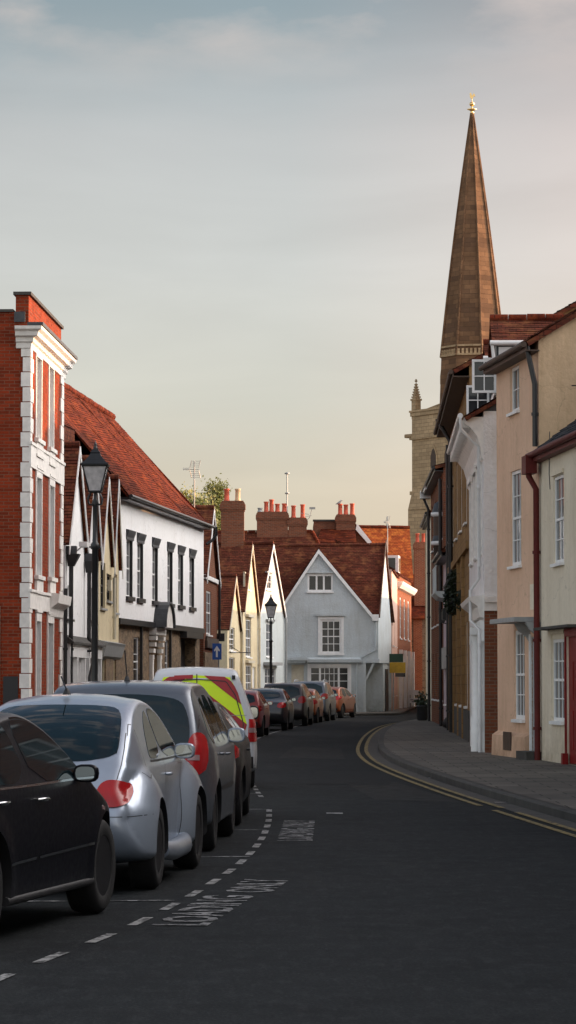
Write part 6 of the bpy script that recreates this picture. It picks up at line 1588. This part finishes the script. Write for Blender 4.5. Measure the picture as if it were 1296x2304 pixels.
    def handle(s, x, z, mat=None):
        for sd in (1, -1):
            y = s.ys(x, z); mb = MB(); mb.tube([(x - .08, sd * (y + .0), z), (x - .06, sd * (y + .03), z), (x + .06, sd * (y + .03), z), (x + .08, sd * (y + .0), z)], [.01, .014, .014, .01], 8); mb.build('door_handle', mat or s.color, s.root)
    def plate(s, z, mat='plate_yellow', x=None):
        s.panel('number_plate', mat, [(-.26, z - .055), (.26, z - .055), (.26, z + .055), (-.26, z + .055)], 'r', .012, rnd=0, du=.1, nv=2)
m, t, b = newmat('mirror'); b.inputs['Base Color'].default_value = (.35, .38, .38, 1); b.inputs['Metallic'].default_value = 1; b.inputs['Roughness'].default_value = .04

# -- the silver bubble-shaped car
HD = Vector((.082, 1)).normalized()
def place(rx, ry, fx, fy, W_, xr):
    """contact points of the right wheels -> body centre"""
    r, f = Vector((rx, ry)), Vector((fx, fy)); h = (f - r).normalized(); right = Vector((h.y, -h.x))
    return r - right * (W_ / 2 - .1) - h * xr, h
g = ground_at(338, 2000); g2 = ground_at(432, 1951)
c, h = place(g.x, g.y, g.x + .092 * 2.5, g.y + 2.5, 1.72, -1.25)
beetle_sil = [(-1.92, .26), (-2.02, .42), (-2.04, .58), (-1.98, .74), (-1.88, .9), (-1.74, 1.05), (-1.52, 1.22), (-1.2, 1.385), (-.8, 1.49), (-.3, 1.535), (.15, 1.50), (.55, 1.39), (.95, 1.17), (1.25, .98), (1.6, .86), (1.86, .7), (2.02, .5), (2.0, .3), (1.8, .2), (1.2, .18), (0, .18), (-1.2, .18), (-1.75, .2)]

B = Car('round_car', 'rounded silver car with an oval red rear lamp, second in the parked row', beetle_sil, 1.46, 1.08, .93, 1.51, 1.26, -1.25, .33, 'paint_silver', c, h, step=.024, taper=(.26, .22), tl=(.9, .9), tp=2.0,
        fender=[(-1.27, .69, .60, .36, .58, .30), (1.28, .69, .60, .36, .58, .30)], edge=.11, crown=.05, track=1.72)
B.panel('rear_window', 'car_glass', [(-.55, 1.00), (.55, 1.00), (.56, 1.18), (.50, 1.40), (.3, 1.435), (-.3, 1.435), (-.50, 1.40), (-.56, 1.18)], 'r', .004, du=.04, nv=12)
B.panel('side_window', 'car_glass', [(-.80, 1.0), (-.82, 1.06), (-.70, 1.24), (-.46, 1.37), (-.30, 1.395), (-.16, 1.0)], 's', .004)
B.panel('side_window', 'car_glass', [(-.12, 1.0), (-.26, 1.40), (.05, 1.40), (.40, 1.32), (.70, 1.17), (.93, 1.0)], 's', .004)
B.panel('windscreen', 'car_glass', [(-.58, 1.02), (.58, 1.02), (.48, 1.36), (-.48, 1.36)], 'f', .004)
for sg in (1, -1):
    B.panel('tail_lamp', 'tail_red', [(sg * .45, .66), (sg * .66, .66), (sg * .70, .76), (sg * .66, .85), (sg * .48, .87), (sg * .42, .76)], 'r', .014, rnd=3, du=.015, nv=10)
    B.panel('headlamp', 'tail_clear', [(sg * .5, .56), (sg * .74, .56), (sg * .74, .78), (sg * .5, .78)], 'f', .012, rnd=3, du=.03)
B.plate(.62)
B.mirror(.78, .98, 'paint_silver', .18, .13); B.handle(-.02, .86)
B.seam('panel_gap', [(-.12, .98), (-.14, .8), (-.12, .42), (-.02, .3)], 's'); B.seam('panel_gap', [(.93, .96), (.80, .85), (.70, .6), (.62, .3)], 's')
B.seam('window_trim', [(-.82, .985), (-.4, .982), (.3, .982), (.98, .985)], 's', .016)
B.seam('panel_gap', [(-.585, 1.22), (-.60, 1.1), (-.60, .98), (-.56, .75), (-.52, .62)], 'r', .007)
B.seam('panel_gap', [(.585, 1.22), (.60, 1.1), (.60, .98), (.56, .75), (.52, .62)], 'r', .007)
B.seam('panel_gap', [(-.52, .6), (0, .58), (.52, .6)], 'r', .007)
B.seam('panel_gap', [(-.84, .60), (-.70, .59), (-.52, .59)], 'r', .006)
B.seam('fuel_flap', [(-1.42, -.60), (-1.25, -.58), (-1.14, -.66), (-1.2, -.76), (-1.36, -.78), (-1.45, -.72)], 't', .006)
for sd in (1, -1):
    mb = MB(); mb.tube([(-.72, sd * .77, .27), (-.3, sd * .80, .245), (.4, sd * .80, .245), (.72, sd * .77, .27)], [.07, .085, .085, .07], 12); mb.build('sill', 'paint_silver', B.root)
mb = MB(); mb.lathe([(.035, 1.515), (.025, 1.545), (.008, 1.57)], (-.72, 0, 0), 8); mb.tube([(-.72, 0, 1.55), (-.98, 0, 1.66)], .006, 5); mb.build('antenna', 'black_plastic', B.root)

# -- black saloon, nearest
def sal(rear=True, h=1.45):
    return [(-2.2, .3), (-2.27, .5), (-2.25, .72), (-2.18, .92), (-2.05, .985), (-1.75, 1.0), (-1.5, 1.06), (-1.05, 1.30), (-.7, h - .045), (-.2, h), (.15, h - .03), (.5, h - .16), (.95, .99), (1.3, .87), (1.72, .74), (2.0, .58), (2.08, .42), (2.0, .26), (1.8, .19), (0, .18), (-1.8, .2)]
g = ground_at(216, 2054); c, h = place(g.x - .205 * 2.7, g.y - 2.7, g.x, g.y, 1.77, -1.35)
K = Car('black_saloon', 'black saloon car cut off by the left edge, nearest to the viewer', sal(), 1.77, 1.26, .93, 1.46, 1.36, -1.34, .33, 'paint_black', c, h, step=.05, taper=(.14, .26), tl=(1.0, 1.1))
K.panel('side_window', 'car_glass', [(-1.38, .975), (-1.05, 1.22), (-.78, 1.34), (-.50, 1.375), (-.46, .975)], 's')
K.panel('side_window', 'car_glass', [(-.40, .975), (-.42, 1.38), (-.1, 1.40), (.1, 1.38), (.18, .975)], 's') if False else None
K.panel('side_window', 'car_glass', [(-.36, .97), (-.38, 1.385), (-.1, 1.395), (.15, 1.35), (.42, 1.25), (.84, .99), (.82, .97)], 's', rnd=1)
K.panel('windscreen', 'car_glass', [(-.66, 1.06), (.66, 1.06), (.54, 1.38), (-.54, 1.38)], 'f'); K.panel('rear_window', 'car_glass', [(-.58, 1.08), (.58, 1.08), (.5, 1.36), (-.5, 1.36)], 'r')
K.mirror(.62, .95, 'paint_black', .17, .12); K.handle(-.28, .86, 'chrome'); K.handle(-1.15, .87, 'chrome')
K.seam('window_trim', [(-1.4, .955), (-.4, .955), (.9, .965)], 's', .014, 'chrome'); K.seam('door_moulding', [(-.34, .49), (.3, .50), (.95, .51)], 's', .018, 'chrome', off=.008); K.seam('door_moulding', [(-1.0, .48), (-.42, .49)], 's', .018, 'chrome', off=.008)
K.seam('panel_gap', [(-.38, .95), (-.38, .6), (-.36, .26)], 's'); K.seam('panel_gap', [(.86, .95), (.84, .7), (.80, .26)], 's')
for sd in (1, -1):
    mb = MB(); mb.lathe([(.02, 0), (.024, .006), (.0, .008)], (1.22, sd * (K.ys(1.22, .74)), .74), 10, 'y'); mb.box(1.19, 1.25, sd * K.ys(1.22, .74), sd * (K.ys(1.22, .74) + .008), .73, .75); mb.build('side_repeater', 'tail_clear', K.root)
K.panel('tail_lamp', 'tail_red', [(-.84, .7), (-.5, .7), (-.5, .86), (-.84, .86)], 'r', .006, rnd=1)
for sd in (1, -1): mb = MB(); mb.tube([(-1.0, sd * .86, .25), (1.0, sd * .86, .25)], .03, 8); mb.build('sill', 'black_plastic', K.root)

# -- grey people carrier
def mpv(h=1.63, L=2.1, up=0.0):
    return [(-L + .02, .3), (-L - .05, .48), (-L - .04, .75), (-L + .03, .98), (-L + .13, 1.2), (-L + .30, h - .18), (-L + .42, h - .05), (-L + .75, h - .005), (-.5, h + .01), (.1, h - .0), (.5, h - .1), (.95, h - .34), (1.32, 1.08), (1.7, .96), (1.98, .8), (2.1, .55), (2.05, .28), (1.7, .2), (0, .19), (-L + .35, .21)]
g = ground_at(468, 1914); c, h = place(g.x, g.y, g.x + .045 * 2.68, g.y + 2.68, 1.8, -1.32)
P = Car('people_carrier', 'silver grey people carrier with a tall red rear lamp, third in the parked row', mpv(), 1.80, 1.26, .98, 1.63, 1.34, -1.34, .32, 'paint_bluegrey', c, h, step=.045, taper=(.21, .18), tl=(.8, 1.0))
P.panel('rear_window', 'car_glass', [(-.68, 1.02), (-.6, .985), (.6, .985), (.68, 1.02), (.66, 1.3), (.54, 1.50), (-.54, 1.50), (-.66, 1.3)], 'r', .004, du=.05, nv=10)
for (a, b_) in ((-1.55, -.95), (-.88, -.15), (-.08, .62)):
    top = lambda x: 1.50 if x > -1.2 else 1.44
    P.panel('side_window', 'car_glass', [(a if a > -1.5 else a - .1, 1.03), (b_, 1.03), (b_ + (.0 if b_ < .5 else -.18), 1.49 if b_ < .5 else 1.42), (a + (.1 if a < -1.5 else 0), 1.49 if a > -1.5 else 1.44)], 's', rnd=1)
P.panel('side_window', 'car_glass', [(.68, 1.04), (1.0, 1.06), (.68, 1.28)], 's', rnd=0); P.panel('windscreen', 'car_glass', [(-.68, 1.1), (.68, 1.1), (.56, 1.52), (-.56, 1.52)], 'f')
for sg in (1, -1):
    P.panel('tail_lamp', 'tail_red', [(sg * .62, .76), (sg * .80, .74), (sg * .84, .92), (sg * .80, 1.12), (sg * .72, 1.15), (sg * .66, 1.08)], 'r', .012, rnd=1, du=.02)
    P.panel('lamp_lens', 'tail_clear', [(sg * .66, .88), (sg * .76, .88), (sg * .76, .93), (sg * .66, .93)], 'r', .017, rnd=0, du=.03, nv=3)
P.plate(.78); P.mirror(.72, 1.02, 'paint_silver', .19, .15); P.handle(-.1, .9); P.handle(-.95, .92)
P.seam('rear_wiper', [(-.05, .985), (-.25, 1.03), (-.42, 1.10)], 'r', .02, off=.02)
P.seam('panel_gap', [(-.72, 1.5), (-.75, 1.2), (-.68, .95), (-.62, .62), (0, .6), (.62, .62), (.68, .95), (.75, 1.2), (.72, 1.5)], 'r', .008)
P.seam('door_moulding', [(-.9, .58), (.0, .58), (.85, .58)], 's', .04, 'black_plastic', off=.008); P.seam('panel_gap', [(-.11, 1.0), (-.11, .3)], 's'); P.seam('panel_gap', [(.78, .98), (.7, .3)], 's'); P.seam('panel_gap', [(-.9, 1.0), (-.93, .6), (-.85, .35)], 's')
mb = MB(); mb.lathe([(.03, 1.62), (.022, 1.66), (.006, 1.68)], (-1.2, .0, 0), 8); mb.tube([(-1.2, 0, 1.66), (-1.42, 0, 1.92)], .006, 5); mb.build('antenna', 'black_plastic', P.root)
P.panel('bumper_step', 'black_plastic', [(-.8, .40), (.8, .40), (.8, .47), (-.8, .47)], 'r', .008, rnd=0, nv=2)

# -- dark hatchback between
def hatch(h=1.45, L=1.9):
    return [(-L, .3), (-L - .05, .48), (-L - .02, .75), (-L + .1, .98), (-L + .35, 1.25), (-L + .55, h - .07), (-L + .9, h - .01), (-.2, h), (.3, h - .06), (.75, h - .28), (1.12, 1.03), (1.45, .93), (1.8, .78), (1.93, .52), (1.88, .28), (1.55, .2), (0, .19), (-L + .3, .21)]
def generic(name, label, sil, W_, Wr, belt, H_, wb, wr, col, rx, ry, slope_, windows=True, lamps=(.5, .8, .74, .92), group='cars parked far down the street', plate='plate_yellow', rear=None, step=.06, mir=True):
    c, h = place(rx, ry, rx + slope_ * wb, ry + wb, W_, -wb / 2)
    C_ = Car(name, label, sil, W_, Wr, belt, H_, wb / 2, -wb / 2, wr, col, c, h, step=step, taper=(.16, .18), tl=(.9, 1.0), group=group)
    x0 = C_.x0; hh = H_
    rw = rear or (belt + .06, hh - .1)
    C_.panel('rear_window', 'car_glass', [(-W_ * .37, rw[0]), (W_ * .37, rw[0]), (Wr * .43, rw[1]), (-Wr * .43, rw[1])], 'r', .004, rnd=1, du=.08)
    C_.panel('windscreen', 'car_glass', [(-W_ * .37, belt + .1), (W_ * .37, belt + .1), (Wr * .43, hh - .1), (-Wr * .43, hh - .1)], 'f', .004, rnd=1, du=.08)
    ra = {'s': -1.35}.get(name[0], x0 + .62)
    C_.panel('side_window', 'car_glass', [(ra, belt + .05), (ra + .32, hh - .12), (-.32, hh - .07), (-.30, belt + .05)], 's', rnd=1, du=.08)
    C_.panel('side_window', 'car_glass', [(-.24, belt + .05), (-.26, hh - .07), (.2, hh - .12), (.42, hh - .24), (.8, belt + .06)], 's', rnd=1, du=.08)
    for sg in (1, -1):
        C_.panel('tail_lamp', 'tail_red', [(sg * W_ * .30, lamps[2]), (sg * W_ * .47, lamps[2]), (sg * W_ * .47, lamps[3]), (sg * W_ * .34, lamps[3])], 'r', .012, rnd=1, du=.03)
    C_.plate(lamps[0] + .12, plate); (C_.mirror(.8, belt + .03, col, .17, .12) if mir else None); C_.handle(-.2, belt - .07); C_.seam('panel_gap', [(-.28, belt), (-.28, .3)], 's', .01)
    C_.panel('bumper_trim', 'black_plastic', [(-W_ * .4, .36), (W_ * .4, .36), (W_ * .4, .45), (-W_ * .4, .45)], 'r', .008, rnd=0, nv=2, du=.2)
    return C_
generic('hatchback', 'black hatchback tucked between the people carrier and the striped van', hatch(1.42), 1.70, .98, .90, 1.42, 2.5, .31, 'paint_black', -.60, 32.9, .02, step=.05, group=None, mir=False)

# -- the van
van_sil = [(-2.05, .32), (-2.1, .5), (-2.1, .9), (-2.05, 1.2), (-2.0, 1.5), (-1.95, 1.72), (-1.86, 1.81), (-1.6, 1.84), (-.6, 1.86), (.3, 1.83), (.75, 1.70), (1.15, 1.38), (1.45, 1.12), (1.85, .98), (2.1, .78), (2.14, .45), (2.05, .26), (1.7, .2), (0, .2), (-1.8, .22)]
c, h = place(-.60, 44.3, -.70, 46.9, 1.80, -1.30)
V = Car('striped_van', 'white van with yellow and red diagonal safety stripes on its back doors', van_sil, 1.82, 1.20, 1.0, 1.84, 1.35, -1.30, .33, 'paint_white', c, h, step=.05, taper=(.07, .16), tl=(.5, 1.0), edge=.10)
def clip(poly, f):
    out = []
    for i in range(len(poly)):
        a, b = poly[i], poly[(i + 1) % len(poly)]; fa, fb = f(a), f(b)
        if fa >= 0: out.append(a)
        if (fa >= 0) != (fb >= 0): t = fa / (fa - fb); out.append((a[0] + (b[0] - a[0]) * t, a[1] + (b[1] - a[1]) * t))
    return out
half = [(.0, .42), (.74, .42), (.75, 1.0), (.62, 1.45), (.50, 1.69), (.0, 1.72)]
for sg in (1, -1):
    hp = [(p[0] * sg, p[1]) for p in half]
    V.panel('reflective_panel', 'hi_vis_yellow', hp, 'r', .004, rnd=0, du=.06, nv=10)
    for k in range(-1, 6):
        z0 = .42 + .46 * k; sl = -.78
        g0 = lambda p: p[1] - (z0 + sl * (abs(p[0]) - .0)); g1 = lambda p: (z0 + .23 + sl * abs(p[0])) - p[1]
        st = clip(clip(hp, g0), g1)
        if len(st) > 2 and max(q[0] for q in st) - min(q[0] for q in st) > .05: V.panel('red_stripe', 'hi_vis_red', st, 'r', .008, rnd=0, du=.05, nv=4)
    V.panel('tail_lamp', 'tail_red', [(sg * .76, .72), (sg * .90, .72), (sg * .88, 1.06), (sg * .77, 1.06)], 'r', .012, rnd=0, du=.02)
    V.panel('lamp_lens', 'tail_clear', [(sg * .78, .86), (sg * .885, .86), (sg * .88, .93), (sg * .78, .93)], 'r', .017, rnd=0, du=.02, nv=3)
V.seam('door_gap', [(0, 1.74), (0, .4)], 'r', .014, off=.011); V.seam('door_gap', [(-.66, .5), (-.70, 1.0), (-.58, 1.42), (-.44, 1.63), (0, 1.66), (.44, 1.63), (.58, 1.42), (.70, 1.0), (.66, .5)], 'r', .014, off=.011)
V.seam('door_gap', [(-.75, 1.12), (0, 1.12), (.75, 1.12)], 'r', .008, 'grey_paint', off=.011)
V.panel('brake_lamp', 'hi_vis_red', [(.06, 1.665), (.34, 1.655), (.34, 1.71), (.06, 1.72)], 'r', .02, rnd=0, nv=3); V.panel('windscreen', 'car_glass', [(-.72, 1.15), (.72, 1.15), (.6, 1.66), (-.6, 1.66)], 'f')
V.panel('side_window', 'car_glass', [(.1, 1.1), (.1, 1.6), (.55, 1.58), (1.15, 1.12)], 's', rnd=1); V.mirror(.95, 1.08, 'black_plastic', .17, .22); V.plate(.62); V.handle(-.1, .95, 'black_plastic')
V.panel('bumper_trim', 'black_plastic', [(-.84, .33), (.84, .33), (.84, .5), (-.84, .5)], 'r', .014, rnd=0, nv=3, du=.06)
mb = MB(); mb.box(-1.96, -1.88, -.58, -.53, 1.66, 1.72); mb.build('side_marker', 'black_plastic', V.root)

# -- far cars
generic('hatchback', 'small dark red hatchback, first car seen past the striped van', hatch(1.40, 1.75), 1.64, 1.14, .90, 1.40, 2.4, .30, 'paint_red', -.80, 86.0, .06)
generic('saloon_car', 'dark saloon with a small boot lid between the red hatchback and the dark estate', sal(h=1.43), 1.76, 1.22, .94, 1.43, 2.65, .32, 'paint_darkgrey', -.08, 97.3, .07, lamps=(.45, .8, .76, .94), rear=(1.05, 1.34))
generic('people_carrier', 'dark tall estate with a yellow plate in front of the pale gables', mpv(1.60), 1.84, 1.34, .98, 1.60, 2.75, .33, 'paint_bronze', .66, 107.8, .08, lamps=(.75, .8, .84, 1.1))
generic('hatchback', 'little reddish car mostly hidden between the dark estate and the grey high car', hatch(1.38, 1.6), 1.62, 1.16, .9, 1.38, 2.35, .3, 'paint_orange', 1.12, 114.6, .09)
X_ = generic('high_car', 'blue-grey high sided car with roof rails before the blue house', mpv(1.66, 2.05), 1.80, 1.36, 1.0, 1.66, 2.6, .35, 'paint_bluegrey', 1.66, 120.6, .11, lamps=(.75, .8, .9, 1.15))
for sd in (1, -1): mb = MB(); mb.tube([(-1.3, sd * .6, 1.64), (-1.2, sd * .6, 1.71), (.2, sd * .6, 1.70), (.3, sd * .6, 1.62)], .018, 6); mb.build('roof_rail', 'paint_silver', X_.root)
generic('hatchback', 'orange hatchback at the far end of the parked row by the blue house', hatch(1.42, 1.8), 1.68, 1.2, .92, 1.42, 2.5, .31, 'paint_orange', 2.42, 131.0, .24, lamps=(.5, .8, .82, 1.0))
